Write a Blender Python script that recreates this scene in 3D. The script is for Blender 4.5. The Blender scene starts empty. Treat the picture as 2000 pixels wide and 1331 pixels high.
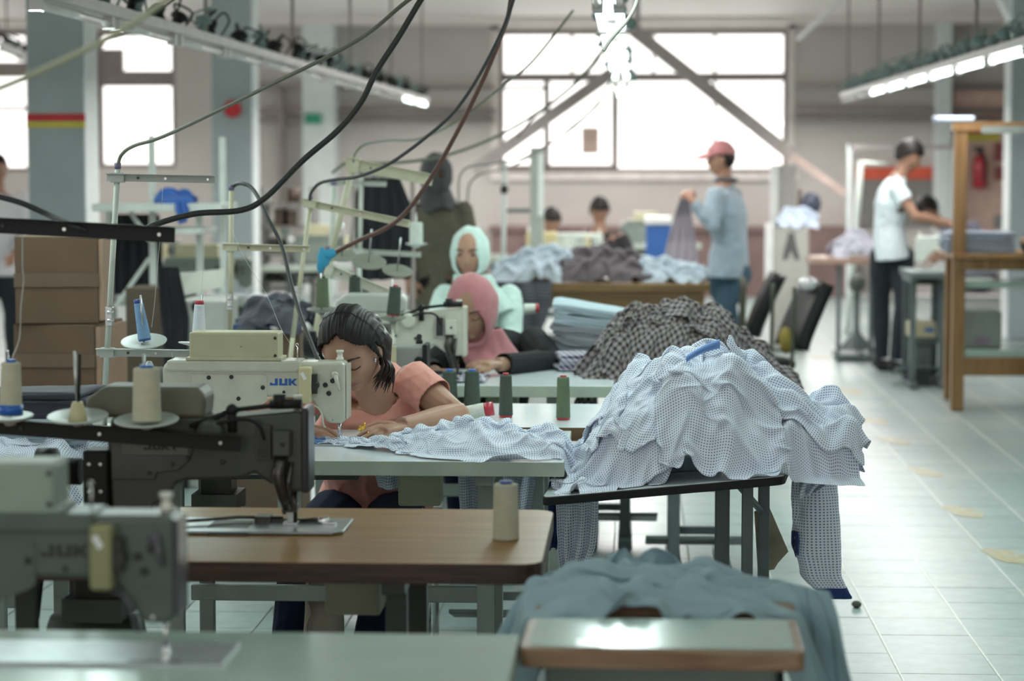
import bpy, bmesh, math, random
import numpy as np
from mathutils import Vector, Matrix, noise
random.seed(7); np.random.seed(7)
R = math.radians
SC = bpy.context.scene
COL = SC.collection

# ------------------------------------------------------------------ camera
F = 4600.0                       # focal length in pixels of the 2000 x 1331 frame
CH = 1.55
_th = math.atan(345.5 / F); _ps = math.atan(237.0 / F * math.cos(_th))
_r = Vector((math.cos(_ps), math.sin(_ps), 0))
_f = Vector((-math.sin(_ps) * math.cos(_th), math.cos(_ps) * math.cos(_th), -math.sin(_th)))
_u = _r.cross(_f)
CAM = Vector((0, 0, CH))
cam = bpy.data.cameras.new('camera'); camo = bpy.data.objects.new('camera', cam); COL.objects.link(camo)
M4 = Matrix((_r, _u, -_f)).transposed().to_4x4(); M4.translation = CAM
camo.matrix_world = M4
cam.sensor_width = 36; cam.lens = 36 * F / 2000
cam.clip_start = 0.05; cam.clip_end = 200
cam.dof.use_dof = True; cam.dof.focus_distance = 6.5; cam.dof.aperture_fstop = 3.0; cam.dof.aperture_blades = 0
SC.camera = camo
def P(u, v, d):                  # world point seen at pixel (u, v) at depth y = d
    k = _f + _r * ((u - 1000) / F) - _u * ((v - 665.5) / F)
    return CAM + k * (d / k.y)
def Pz(u, v, z):                 # world point seen at pixel (u, v) at height z
    k = _f + _r * ((u - 1000) / F) - _u * ((v - 665.5) / F)
    return CAM + k * ((z - CH) / k.z)

# ------------------------------------------------------------------ light
W = bpy.data.worlds.new('sky'); SC.world = W; W.use_nodes = True
nt = W.node_tree; bg = nt.nodes['Background']
bg.inputs[0].default_value = (1.0, 0.965, 0.93, 1); bg.inputs[1].default_value = 2.3
SC.view_settings.view_transform = 'Standard'; SC.view_settings.look = 'None'
SC.view_settings.exposure = 0.14; SC.view_settings.gamma = 1.0; SC.view_settings.use_curve_mapping = False
SC.cycles.use_denoising = True
SC.cycles.max_bounces = 7; SC.cycles.diffuse_bounces = 4; SC.cycles.glossy_bounces = 3
SC.cycles.transmission_bounces = 4; SC.cycles.caustics_reflective = False; SC.cycles.caustics_refractive = False
SC.cycles.sample_clamp_indirect = 6.0
def area(name, loc, size, energy, color, rot=(0, 0, 0), portal=False):
    l = bpy.data.lights.new(name, 'AREA'); l.shape = 'RECTANGLE'; l.size, l.size_y = size
    l.energy = energy; l.color = color
    if portal: l.cycles.is_portal = True
    o = bpy.data.objects.new(name, l); COL.objects.link(o); o.location = loc; o.rotation_euler = rot
    return o
COOL = (0.80, 1.0, 0.95)
# the strip lights of the hall: one long lamp under each row of tubes, and the rows behind the photographer
for _x in (-6.2, -2.12, -0.04, 2.0):
    for _y in (1.5, 9.0, 17.0, 24.0):
        area('tube_row_light', (_x, _y, 2.9 if _y < 8 else 2.09), (0.25, 6.0), {1.5: 14, 9.0: 46, 17.0: 70, 24.0: 88}[_y] if _x > -5 else 55, COOL if _y < 12 else (1, .98, .96))
for nm, loc, sz, rot in (('back', (0.12, 28.35, 2.29), (3.4, 1.7), (R(-90), 0, 0)),
                         ('left', (-12.1, 8, 1.9), (1.7, 26), (0, R(-90), 0)),
                         ('front', (-1, -4.1, 1.9), (9, 1.7), (R(90), 0, 0))):
    area('window_portal_' + nm, loc, sz, 1, (1, 1, 1), rot, True)

# ------------------------------------------------------------------ materials
MATS = {}
def attach(o, parent):
    o.location = Vector(o.location) - Vector(parent.location); o.parent = parent
    for k in ('label', 'category', 'group'):
        if k in o: del o[k]
    return o
def mat(name, color=(.5, .5, .5), rough=.5, metal=0., var=.06, scale=8., bump=0., bscale=60., spec=.5, emit=None, estr=1., dirt=None, dscale=5., dlev=.55, sheen=0., sub=0., coat=0.):
    if name in MATS: return MATS[name]
    m = bpy.data.materials.new(name); m.use_nodes = True; n = m.node_tree; b = n.nodes['Principled BSDF']
    b.inputs['Roughness'].default_value = rough; b.inputs['Metallic'].default_value = metal
    b.inputs['Specular IOR Level'].default_value = spec
    if sheen: b.inputs['Sheen Weight'].default_value = sheen
    if coat: b.inputs['Coat Weight'].default_value = coat; b.inputs['Coat Roughness'].default_value = .12
    if sub: b.inputs['Subsurface Weight'].default_value = sub; b.inputs['Subsurface Radius'].default_value = (.02, .008, .004); b.inputs['Subsurface Scale'].default_value = .4
    tc = n.nodes.new('ShaderNodeTexCoord')
    nz = n.nodes.new('ShaderNodeTexNoise'); nz.inputs['Scale'].default_value = scale; nz.inputs['Detail'].default_value = 5
    n.links.new(tc.outputs['Object'], nz.inputs['Vector'])
    rmp = n.nodes.new('ShaderNodeMapRange'); rmp.inputs[1].default_value = .25; rmp.inputs[2].default_value = .75
    rmp.inputs[3].default_value = 1 - var * 2; rmp.inputs[4].default_value = 1 + var * 2
    n.links.new(nz.outputs['Fac'], rmp.inputs[0])
    mx = n.nodes.new('ShaderNodeMix'); mx.data_type = 'RGBA'; mx.blend_type = 'MULTIPLY'; mx.inputs[0].default_value = 1
    mx.inputs[6].default_value = (*color, 1); n.links.new(rmp.outputs[0], mx.inputs[7])
    out = mx.outputs[2]
    if dirt:
        n2 = n.nodes.new('ShaderNodeTexNoise'); n2.inputs['Scale'].default_value = dscale; n2.inputs['Detail'].default_value = 8; n2.inputs['Roughness'].default_value = .7
        n.links.new(tc.outputs['Object'], n2.inputs['Vector'])
        r2 = n.nodes.new('ShaderNodeMapRange'); r2.inputs[1].default_value = dlev; r2.inputs[2].default_value = dlev + .1
        n.links.new(n2.outputs['Fac'], r2.inputs[0])
        m2 = n.nodes.new('ShaderNodeMix'); m2.data_type = 'RGBA'; n.links.new(r2.outputs[0], m2.inputs[0])
        n.links.new(out, m2.inputs[6]); m2.inputs[7].default_value = (*dirt, 1); out = m2.outputs[2]
    n.links.new(out, b.inputs['Base Color'])
    if bump:
        bn = n.nodes.new('ShaderNodeTexNoise'); bn.inputs['Scale'].default_value = bscale; bn.inputs['Detail'].default_value = 4
        n.links.new(tc.outputs['Object'], bn.inputs['Vector'])
        bp = n.nodes.new('ShaderNodeBump'); bp.inputs['Strength'].default_value = bump; bp.inputs['Distance'].default_value = .01
        n.links.new(bn.outputs['Fac'], bp.inputs['Height']); n.links.new(bp.outputs[0], b.inputs['Normal'])
    if emit: b.inputs['Emission Color'].default_value = (*emit, 1); b.inputs['Emission Strength'].default_value = estr
    MATS[name] = m; return m

def uv_mat(name, base, kind, c2, pitch=.0125, rad=.26, rough=.85, c3=None):
    """woven cloth: 'dots', 'gingham' or 'weave' laid out in the cloth's own UV metres"""
    if name in MATS: return MATS[name]
    m = bpy.data.materials.new(name); m.use_nodes = True; n = m.node_tree; b = n.nodes['Principled BSDF']
    b.inputs['Roughness'].default_value = rough; b.inputs['Sheen Weight'].default_value = .15; b.inputs['Specular IOR Level'].default_value = .2
    uv = n.nodes.new('ShaderNodeUVMap'); sp = n.nodes.new('ShaderNodeSeparateXYZ'); n.links.new(uv.outputs[0], sp.inputs[0])
    def mth(op, a, bb=None, cl=False):
        q = n.nodes.new('ShaderNodeMath'); q.operation = op; q.use_clamp = cl
        for i, x in enumerate((a, bb)):
            if x is None: continue
            if isinstance(x, (int, float)): q.inputs[i].default_value = x
            else: n.links.new(x, q.inputs[i])
        return q.outputs[0]
    fx = mth('SUBTRACT', mth('FRACT', mth('DIVIDE', sp.outputs[0], pitch)), .5)
    fy = mth('SUBTRACT', mth('FRACT', mth('DIVIDE', sp.outputs[1], pitch)), .5)
    if kind == 'dots':
        d2 = mth('ADD', mth('MULTIPLY', fx, fx), mth('MULTIPLY', fy, fy))
        fac = mth('MULTIPLY', mth('SUBTRACT', rad * rad, d2), 60., True)
    elif kind == 'gingham':
        a = mth('MULTIPLY', mth('SUBTRACT', mth('ABSOLUTE', fx), .25), 30., True); c = mth('MULTIPLY', mth('SUBTRACT', mth('ABSOLUTE', fy), .25), 30., True)
        fac = mth('MULTIPLY', mth('ADD', a, c), .5)
    else:
        a = mth('MULTIPLY', mth('ABSOLUTE', fx), 2.); c = mth('MULTIPLY', mth('ABSOLUTE', fy), 2.)
        fac = mth('MULTIPLY', mth('ADD', a, c), .5)
    mx = n.nodes.new('ShaderNodeMix'); mx.data_type = 'RGBA'; n.links.new(fac, mx.inputs[0])
    mx.inputs[6].default_value = (*base, 1); mx.inputs[7].default_value = (*c2, 1)
    n.links.new(mx.outputs[2], b.inputs['Base Color'])
    wv = n.nodes.new('ShaderNodeTexNoise'); wv.inputs['Scale'].default_value = 700; n.links.new(uv.outputs[0], wv.inputs['Vector'])
    bp = n.nodes.new('ShaderNodeBump'); bp.inputs['Strength'].default_value = .15; bp.inputs['Distance'].default_value = .002
    n.links.new(wv.outputs['Fac'], bp.inputs['Height']); n.links.new(bp.outputs[0], b.inputs['Normal'])
    MATS[name] = m; return m

def wood(name, c1, c2, axis=0, scale=6., rough=.35, coat=.0):
    if name in MATS: return MATS[name]
    m = bpy.data.materials.new(name); m.use_nodes = True; n = m.node_tree; b = n.nodes['Principled BSDF']
    b.inputs['Roughness'].default_value = rough
    if coat: b.inputs['Coat Weight'].default_value = coat; b.inputs['Coat Roughness'].default_value = .15
    tc = n.nodes.new('ShaderNodeTexCoord'); mp = n.nodes.new('ShaderNodeMapping')
    s = [scale * 6] * 3; s[axis] = scale * .5; mp.inputs['Scale'].default_value = s
    n.links.new(tc.outputs['Object'], mp.inputs[0])
    nz = n.nodes.new('ShaderNodeTexNoise'); nz.inputs['Scale'].default_value = 1.; nz.inputs['Detail'].default_value = 8; nz.inputs['Distortion'].default_value = .6
    n.links.new(mp.outputs[0], nz.inputs['Vector'])
    cr = n.nodes.new('ShaderNodeValToRGB'); cr.color_ramp.elements[0].position = .35; cr.color_ramp.elements[1].position = .65
    cr.color_ramp.elements[0].color = (*c1, 1); cr.color_ramp.elements[1].color = (*c2, 1)
    n.links.new(nz.outputs['Fac'], cr.inputs[0]); n.links.new(cr.outputs[0], b.inputs['Base Color'])
    MATS[name] = m; return m

# ------------------------------------------------------------------ mesh builder
def catmull(pts, n=8):
    pts = [Vector(p) for p in pts]
    if len(pts) < 3: return pts
    q = [pts[0] * 2 - pts[1]] + pts + [pts[-1] * 2 - pts[-2]]; out = []
    for i in range(1, len(q) - 2):
        a, b, c, d = q[i - 1:i + 3]
        for k in range(n):
            t = k / n
            out.append(.5 * ((2 * b) + (c - a) * t + (2 * a - 5 * b + 4 * c - d) * t * t + (3 * b - a - 3 * c + d) * t ** 3))
    out.append(pts[-1]); return out
class MB:
    def __init__(s): s.v = []; s.f = []; s.m = []; s.sm = []; s.uv = None
    def add(s, vs, fs, mi=0, smooth=False):
        o = len(s.v); s.v += [tuple(v) for v in vs]
        for f in fs: s.f.append([i + o for i in f]); s.m.append(mi); s.sm.append(smooth)
        return s
    def box(s, c, sz, rot=None, mi=0, taper=None):
        c = Vector(c); h = Vector(sz) / 2; vs = []
        for z in (-1, 1):
            for y in (-1, 1):
                for x in (-1, 1):
                    k = 1 if (taper is None or z < 0) else taper
                    p = Vector((x * h.x * k, y * h.y * k, z * h.z))
                    if rot is not None: p = rot @ p
                    vs.append(c + p)
        return s.add(vs, [(0, 2, 3, 1), (4, 5, 7, 6), (0, 1, 5, 4), (2, 6, 7, 3), (0, 4, 6, 2), (1, 3, 7, 5)], mi)
    def bb(s, x0, x1, y0, y1, z0, z1, mi=0):
        return s.box(((x0 + x1) / 2, (y0 + y1) / 2, (z0 + z1) / 2), (x1 - x0, y1 - y0, z1 - z0), mi=mi)
    def beam(s, a, b, w, h, mi=0, up=(0, 0, 1)):
        a, b = Vector(a), Vector(b); d = (b - a); L = d.length; d.normalize(); up = Vector(up)
        if abs(d.dot(up)) > .98: up = Vector((0, 1, 0))
        x = d.cross(up).normalized(); z = x.cross(d)
        return s.box((a + b) / 2, (w, L, h), Matrix((x, d, z)).transposed(), mi)
    def tube(s, pts, r, n=8, mi=0, caps=True, smooth=True, flat=None):
        pts = [Vector(p) for p in pts]; N = len(pts)
        if not isinstance(r, (list, tuple)): r = [r] * N
        vs = []; prev = None
        for i, p in enumerate(pts):
            t = (pts[min(i + 1, N - 1)] - pts[max(i - 1, 0)]).normalized()
            if prev is None:
                a = Vector((0, 0, 1)) if abs(t.z) < .9 else Vector((1, 0, 0)); x = t.cross(a).normalized()
            else: x = (prev - t * prev.dot(t)).normalized()
            prev = x; y = t.cross(x)
            for k in range(n):
                an = 2 * math.pi * k / n; rr = r[i]; fx = 1 if flat is None else flat
                vs.append(p + x * (math.cos(an) * rr) + y * (math.sin(an) * rr * fx))
        fs = [(i * n + k, i * n + (k + 1) % n, (i + 1) * n + (k + 1) % n, (i + 1) * n + k) for i in range(N - 1) for k in range(n)]
        s.add(vs, fs, mi, smooth); o = len(s.v) - N * n
        if caps:
            s.f.append([o + k for k in range(n)][::-1]); s.m.append(mi); s.sm.append(False)
            s.f.append([o + (N - 1) * n + k for k in range(n)]); s.m.append(mi); s.sm.append(False)
        return s
    def cyl(s, a, b, r, n=16, mi=0, r2=None): return s.tube([a, b], [r, r if r2 is None else r2], n, mi)
    def lathe(s, c, prof, n=24, mi=0, axis=(0, 0, 1), mis=None):
        c = Vector(c); ax = Vector(axis).normalized(); q = Vector((0, 0, 1)).rotation_difference(ax); vs = []
        for r, h in prof:
            for k in range(n):
                an = 2 * math.pi * k / n; vs.append(c + q @ Vector((r * math.cos(an), r * math.sin(an), h)))
        o = len(s.v); s.v += [tuple(v) for v in vs]
        for i in range(len(prof) - 1):
            for k in range(n):
                s.f.append([o + i * n + k, o + i * n + (k + 1) % n, o + (i + 1) * n + (k + 1) % n, o + (i + 1) * n + k])
                s.m.append(mi if mis is None else mis[i]); s.sm.append(True)
        s.f.append([o + k for k in range(n)][::-1]); s.m.append(mi if mis is None else mis[0]); s.sm.append(False)
        s.f.append([o + (len(prof) - 1) * n + k for k in range(n)]); s.m.append(mi if mis is None else mis[-1]); s.sm.append(False)
        return s
    def prism(s, poly, y0, y1, mi=0, plane='xz'):
        n = len(poly); vs = []
        A = sum(poly[i][0] * poly[(i + 1) % n][1] - poly[(i + 1) % n][0] * poly[i][1] for i in range(n))
        if A < 0: poly = poly[::-1]
        for y in (y0, y1):
            for a, b in poly:
                vs.append({'xz': (a, y, b), 'xy': (a, b, y), 'yz': (y, a, b)}[plane])
        fl = plane in ('xz',)
        fs = [tuple(range(n)) if fl else tuple(range(n))[::-1], tuple(range(n, 2 * n))[::-1] if fl else tuple(range(n, 2 * n))]
        for i in range(n):
            j = (i + 1) % n; fs.append((i, i + n, j + n, j) if fl else (i, j, j + n, i + n))
        return s.add(vs, fs, mi)
    def grid(s, fn, nu, nv, mi=0, closed_u=False, uvf=None):
        vs = []; 
        for j in range(nv):
            for i in range(nu): vs.append(fn(i / (nu if closed_u else nu - 1), j / (nv - 1)))
        fs = []
        for j in range(nv - 1):
            for i in range(nu if closed_u else nu - 1):
                a = j * nu + i; b = j * nu + (i + 1) % nu; fs.append((a, b, b + nu, a + nu))
        return s.add(vs, fs, mi, True)
    def ball(s, c, r, n=12, mi=0, rot=None):
        c = Vector(c); r = Vector(r) if isinstance(r, (tuple, list, Vector)) else Vector((r, r, r))
        def fn(u, v):
            a = 2 * math.pi * u; b = math.pi * (v - .5) * .9999
            p = Vector((r.x * math.cos(a) * math.cos(b), r.y * math.sin(a) * math.cos(b), r.z * math.sin(b)))
            if rot is not None: p = rot @ p
            return c + p
        return s.grid(fn, n, max(6, n // 2 + 1), mi, True)
    def xf(s, fn):
        s.v = [tuple(fn(Vector(p))) for p in s.v]; return s
    def data(s, name, mats, off=None):
        me = bpy.data.meshes.new(name)
        vs = s.v if off is None else [(a - off[0], b - off[1], c - off[2]) for a, b, c in s.v]
        me.from_pydata(vs, [], s.f)
        for m in (mats if isinstance(mats, (list, tuple)) else [mats]): me.materials.append(m)
        me.polygons.foreach_set('material_index', s.m); me.polygons.foreach_set('use_smooth', s.sm)
        me.update(); return me
def base_of(mb):
    v = np.array(mb.v); lo = v.min(0); hi = v.max(0)
    return Vector(((lo[0] + hi[0]) / 2, (lo[1] + hi[1]) / 2, lo[2]))
def tag(o, label=None, cat=None, group=None, kind=None):
    if label: o['label'] = label
    if cat: o['category'] = cat
    if group: o['group'] = group
    if kind: o['kind'] = kind
    return o
def link(name, me, parent=None, loc=(0, 0, 0)):
    o = bpy.data.objects.new(name, me); COL.objects.link(o); o.location = loc
    if parent is not None: o.parent = parent
    return o
def bev(o, w=.003, seg=2, ang=35):
    m = o.modifiers.new('bevel', 'BEVEL'); m.width = w; m.segments = seg; m.limit_method = 'ANGLE'; m.angle_limit = R(ang); return o
def solo(name, mb, mats, label, cat, group=None, b=0, kind=None):
    """a thing that is one mesh, given in world coordinates"""
    loc = base_of(mb); o = link(name, mb.data(name, mats, loc), None, loc)
    if b: bev(o, b)
    return tag(o, label, cat, group, kind)
def struct(name, mb, mats, parent=None, b=0):
    o = link(name, mb.data(name, mats), parent)
    if b: bev(o, b)
    if parent is None: o['kind'] = 'structure'
    return o
class Thing:
    """an Empty at the thing's base; parts are given in its local coordinates, or in world coordinates with w=True"""
    def __init__(s, name, label, cat, loc=(0, 0, 0), rz=0, group=None):
        s.o = bpy.data.objects.new(name, None); COL.objects.link(s.o); s.o.location = loc; s.o.rotation_euler = (0, 0, rz)
        s.o.empty_display_size = .1; tag(s.o, label, cat, group); s.loc = Vector(loc)
    def part(s, name, mb, mats, sub=None, b=0, w=False, label=None, kind=None):
        me = mb.data(name, mats, s.loc if w else None)
        o = link(name, me, sub if sub is not None else s.o)
        if b: bev(o, b)
        if label: o['label'] = label
        if kind: o['kind'] = kind
        return o
def copy_tree(o, parent=None, loc=None, rz=None, label=None):
    kids = [c for c in o.children]
    c = o.copy(); COL.objects.link(c); c.parent = parent
    if loc is not None: c.location = loc
    if rz is not None: c.rotation_euler = (0, 0, rz)
    if label: c['label'] = label
    for k in kids: copy_tree(k, c)
    return c
# ================================================================== the room
m_wall = mat('plaster wall', (.57, .525, .495), .8, var=.03, scale=2, bump=.05)
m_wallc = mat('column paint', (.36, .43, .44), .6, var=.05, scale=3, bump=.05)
m_colw = mat('pale paint and lit column sides', (.72, .76, .76), .6, var=.03)
m_ceil = mat('ceiling paint', (.80, .73, .70), .55, var=.02, scale=1)
m_floor = mat('grout', (.30, .31, .29), .8)
m_frame = mat('window frame', (.27, .23, .215), .6)
m_sill = mat('pale sill paint', (.75, .68, .65), .5)
m_pipe = mat('grey pipe paint', (.33, .28, .265), .5)
m_maroon = mat('maroon shelving', (.19, .12, .11), .7, var=.12, scale=3)
m_red = mat('red paint', (.55, .03, .04), .5); m_yel = mat('yellow paint', (.62, .55, .08), .5)
m_green = mat('green sign', (.04, .33, .20), .5); m_white = mat('white paint', (.8, .8, .78), .5)
m_dark = mat('dark rubber', (.02, .02, .022), .55); m_steel = mat('steel', (.55, .56, .56), .3, 1., var=.08)
def tilemat(i, c):
    return mat('glazed tile %d' % i, c, .31, var=.07, scale=14, bump=.02, bscale=14, dirt=tuple(x * .72 for x in c), dscale=22, dlev=.64)
m_tiles = [tilemat(i, c) for i, c in enumerate(((.36, .43, .42), (.325, .40, .39), (.385, .445, .43), (.345, .42, .41)))]
m_groutl = mat('white jointing strip', (.74, .73, .70), .35, var=.08, scale=30)
m_fmark = mat('worn yellow floor paint', (.42, .345, .17), .35, var=.15, scale=30, dirt=(.44, .47, .42), dscale=14, dlev=.5)

D = 28.0
def wx(u, d=D): return (u - 1237) * d / F
def wz(v, d=D): return CH - (v - 320) * d / F
XL, XR, YF = -12.0, 6.5, -4.0
# back wall with three window openings
holes = [(-12.0 + .6, wx(50), wz(335), wz(60)), (wx(185), wx(340), wz(328), wz(62)), (wx(976), wx(1535), wz(337), wz(62))]
def wall_with_holes(name, a0, a1, z1, hs, place):
    """place(a, z) -> boxes between the openings"""
    mb = MB(); xs = a0
    for h in sorted(hs):
        place(mb, xs, h[0], 0, z1); place(mb, h[0], h[1], 0, h[2]); place(mb, h[0], h[1], h[3], z1); xs = h[1]
    place(mb, xs, a1, 0, z1); return struct(name, mb, m_wall)
ZC = wz(44)
wall_with_holes('wall_back', XL - .3, XR + .3, ZC + .3, holes, lambda mb, a, b, z0, z1: mb.bb(a, b, D, D + .3, z0, z1))
wall_with_holes('wall_left', YF, D, ZC + .3, [(1.5, 13.5, 1.0, 2.8), (15, 27, 1.0, 2.8)], lambda mb, a, b, z0, z1: mb.bb(XL - .3, XL, a, b, z0, z1))
struct('wall_right', MB().bb(XR, XR + .3, YF, D, 0, ZC + .3), m_wall)
wall_with_holes('wall_front', XL - .3, XR + .3, ZC + .3, [(-6, 4, 1.0, 2.8)], lambda mb, a, b, z0, z1: mb.bb(a, b, YF - .3, YF, z0, z1))
struct('ceiling', MB().bb(XL - .3, XR + .3, YF - .3, D + .3, ZC + .02, ZC + .25), m_ceil)
mb = MB()
for y in (8, 14.6, 21.1, 27.6): mb.bb(XL, XR, y - .15, y + .15, ZC - (.06 if y > 27 else .02), ZC + .03)
struct('ceiling_beam', mb, m_ceil)
# windows
def window(name, x0, x1, z0, z1, bars, panes, y=D + .08):
    fr = MB(); t = .05
    fr.bb(x0, x1, y - .05, y + .07, z0, z0 + t); fr.bb(x0, x1, y - .05, y + .07, z1 - t, z1)
    fr.bb(x0, x0 + t, y - .05, y + .07, z0 + t, z1 - t); fr.bb(x1 - t, x1, y - .05, y + .07, z0 + t, z1 - t)
    w = struct(name, fr, m_frame)
    for (a0, a1, b0, b1) in bars: struct('mullion', MB().bb(a0, a1, y - .04, y + .06, b0, b1), m_frame, w, .004)
    gl = bpy.data.materials.get('window glass')
    if not gl:
        gl = bpy.data.materials.new('window glass'); gl.use_nodes = True; b = gl.node_tree.nodes['Principled BSDF']
        nn = gl.node_tree; tr = nn.nodes.new('ShaderNodeBsdfTransparent'); g2 = nn.nodes.new('ShaderNodeBsdfGlossy'); g2.inputs['Roughness'].default_value = .02
        ms = nn.nodes.new('ShaderNodeMixShader'); ms.inputs[0].default_value = .05; nn.links.new(tr.outputs[0], ms.inputs[1]); nn.links.new(g2.outputs[0], ms.inputs[2])
        nn.links.new(ms.outputs[0], nn.nodes['Material Output'].inputs[0])
    for (a0, a1, b0, b1) in panes: struct('pane', MB().bb(a0, a1, y + .005, y + .011, b0, b1), gl, w)
    return w
x0, x1, z0, z1 = holes[2]
zb0, zb1 = wz(160), wz(144)
def vb(u, w, v0, v1): return (wx(u) - w / 2, wx(u) + w / 2, wz(v1), wz(v0))
window('window_1', x0, x1, z0, z1, [(x0, x1, zb0, zb1), vb(1117, .035, 62, 147), vb(1275, .035, 62, 147), vb(1394, .035, 62, 147), vb(1068, .07, 158, 330), vb(1201, .08, 158, 335),
    vb(1394, .035, 158, 335), (x0, wx(1068), wz(176), wz(169)), (x0, wx(1201), wz(331), wz(322))],
    [(wx(a), wx(b), wz(146), z1) for a, b in ((978, 1117), (1117, 1275), (1275, 1394), (1394, 1533))] + [(wx(a), wx(b), z0, wz(157)) for a, b in ((978, 1068), (1068, 1201), (1201, 1394), (1394, 1533))])
x0, x1, z0, z1 = holes[1]
window('window_2', x0, x1, z0, z1, [(x0, x1, wz(168), wz(138)), (x0, wx(235), wz(138), wz(95))], [(x0, x1, z0, wz(160)), (x0, x1, wz(145), z1)])
x0, x1, z0, z1 = holes[0]
window('window_3', x0, x1, z0, z1, [(x0, x1, wz(150), wz(120)), (x0, x1, wz(215), wz(207)), (wx(-80), wx(-72), z0, z1)], [(x0, x1, z0, z1)])
struct('window_trim_1', MB().bb(wx(960), wx(1556), D - .08, D, wz(352), wz(337)).bb(wx(960), wx(976), D - .03, D, wz(337), wz(50)).bb(wx(1535), wx(1548), D - .03, D, wz(337), wz(50)).bb(wx(960), wx(1548), D - .03, D, wz(60), wz(50)), m_sill)
tag(solo('paper_notice', MB().bb(wx(1136), wx(1170), D + .06, D + .065, wz(301), wz(249)), mat('brown paper', (.55, .42, .36), .8), 'brown sheet of paper stuck on the big window pane', 'paper'))
# pipes on the back wall
for v, r in ((172, .028), (218, .035), (236, .03)):
    for a, b in ((505, 968), (1550, 1985)):
        solo('wall_pipe', MB().cyl((wx(a), D - .09, wz(v)), (wx(b), D - .09, wz(v)), r, 10), m_pipe,
             '%s grey wall pipe %s' % ({172: 'topmost', 218: 'middle', 236: 'lowest'}[v], 'between the green exit sign and the big window' if a < 1000 else 'between the big window and the fire extinguisher'), 'pipe', 'grey pipes along the back wall')
solo('down_pipe', MB().tube(catmull([(wx(505), D - .1, wz(168)), (wx(540), D - .1, wz(176)), (wx(551), D - .1, wz(200)), (wx(553), D - .1, wz(420))]), .045, 10), m_pipe, 'dark bent pipe running down the wall beside the second column', 'pipe')
# columns
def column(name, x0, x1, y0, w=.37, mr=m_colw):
    mb = MB().bb(x0, x1, y0, y0 + w, 0, ZC, 0); mb.m[-1] = 1; mb.m[-2] = 1  # side faces paler: the light falling on them is put into the colour
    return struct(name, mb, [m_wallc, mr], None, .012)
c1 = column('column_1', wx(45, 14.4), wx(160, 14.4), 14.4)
struct('column_stripe', MB().bb(wx(44, 14.4), wx(161, 14.4), 14.392, 14.4, wz(236, 14.4), wz(222, 14.4)), m_red, c1)
struct('column_stripe', MB().bb(wx(44, 14.4), wx(161, 14.4), 14.392, 14.4, wz(249, 14.4), wz(237, 14.4)), m_yel, c1)
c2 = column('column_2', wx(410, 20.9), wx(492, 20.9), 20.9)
solo('round_sign', MB().lathe((wx(453, 20.88), 20.88, wz(213, 20.88)), [(.078, 0), (.078, .012)], 28, 0, (0, -1, 0)), m_red, 'round red sign fixed to the second column', 'sign')
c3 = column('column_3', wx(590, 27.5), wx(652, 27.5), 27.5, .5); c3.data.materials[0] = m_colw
sg = solo('exit_sign', MB().bb(wx(607), wx(638), 27.46, 27.5, wz(243), wz(224)).bb(wx(612), wx(624), 27.455, 27.46, wz(239), wz(228)), m_green, 'small green exit sign on the pale wall column', 'sign')
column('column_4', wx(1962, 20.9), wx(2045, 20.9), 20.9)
solo('column_bracket', MB().prism([(wx(1962, 20.9), wz(-5, 20.9)), (wx(1962, 20.9), wz(45, 20.9)), (wx(1940, 20.9), wz(0, 20.9)), (wx(1935, 20.9), wz(-20, 20.9)), (wx(1962, 20.9), wz(-20, 20.9))], 20.95, 21.2), m_colw, 'pale curved bracket at the head of the column by the wooden shelf frame', 'bracket')
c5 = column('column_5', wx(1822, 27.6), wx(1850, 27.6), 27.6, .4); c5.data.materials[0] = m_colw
# inclined braces in front of the big window
solo('brace', MB().beam(P(1215, 128, 22), P(925, 333, 22), .12, .11).beam(P(1214, 128, 22), P(1214, -34, 22), .05, .05), mat('brace steel', (.40, .35, .335), .5), 'grey steel brace sloping down across the big window towards the columns', 'brace', 'steel braces')
solo('brace', MB().beam(P(1238, 60, 22), P(1545, 303, 22), .12, .12).beam(P(1245, 66, 22), P(1245, -34, 22), .05, .05).beam(P(1540, 300, 22.0), P(1650, 378, 22.0), .05, .07, 1), [MATS['brace steel'], mat('pink brace', (.62, .47, .42), .5)], 'steel brace sloping over the man in the cap, its lower end thin and pinkish', 'brace', 'steel braces')
# dado, shelving and boards at the foot of the back wall
solo('cupboard', MB().bb(wx(965), wx(1518), D - .5, D - .004, 0, wz(447)).bb(wx(960), wx(1525), D - .55, D - .004, wz(450), wz(440)), m_maroon, 'long dark maroon cupboard standing below the big window', 'cupboard', b=.01)
solo('cupboard', MB().bb(wx(1560), wx(1660), D - .5, D - .004, 0, wz(440)), m_maroon, 'short dark maroon cupboard at the wall behind the white cabinet', 'cupboard', b=.01)
solo('notice_board', MB().bb(wx(1668), wx(1812), D - .06, D - .006, wz(440), wz(350), 0).bb(wx(1668), wx(1812), D - .08, D - .006, wz(350), wz(326), 1), [mat('grey board', (.21, .2, .19), .7), mat('orange red board', (.62, .10, .05), .6)], 'grey notice board with an orange-red top band behind the man in white', 'notice board')
pb = Thing('poster_panel', 'pink wall panel with rows of dark posters beside the extinguisher', 'panel', (wx(1905), D - .04, wz(470)))
pb.part('panel', MB().bb(wx(1852), wx(1965), D - .05, D - .006, wz(520), wz(180)), mat('salmon panel', (.72, .50, .42), .6), w=True)
mp_ = mat('dark red poster', (.33, .10, .09), .6); mp2 = mat('grey poster', (.30, .30, .28), .6)
for a, b, c, d_, m in ((1930, 1958, 280, 315, mp_), (1932, 1956, 325, 352, mp_), (1932, 1952, 418, 445, mp2), (1857, 1880, 418, 445, mp2)):
    pb.part('poster', MB().bb(wx(a), wx(b), D - .06, D - .05, wz(d_), wz(c)), m, w=True)
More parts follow.
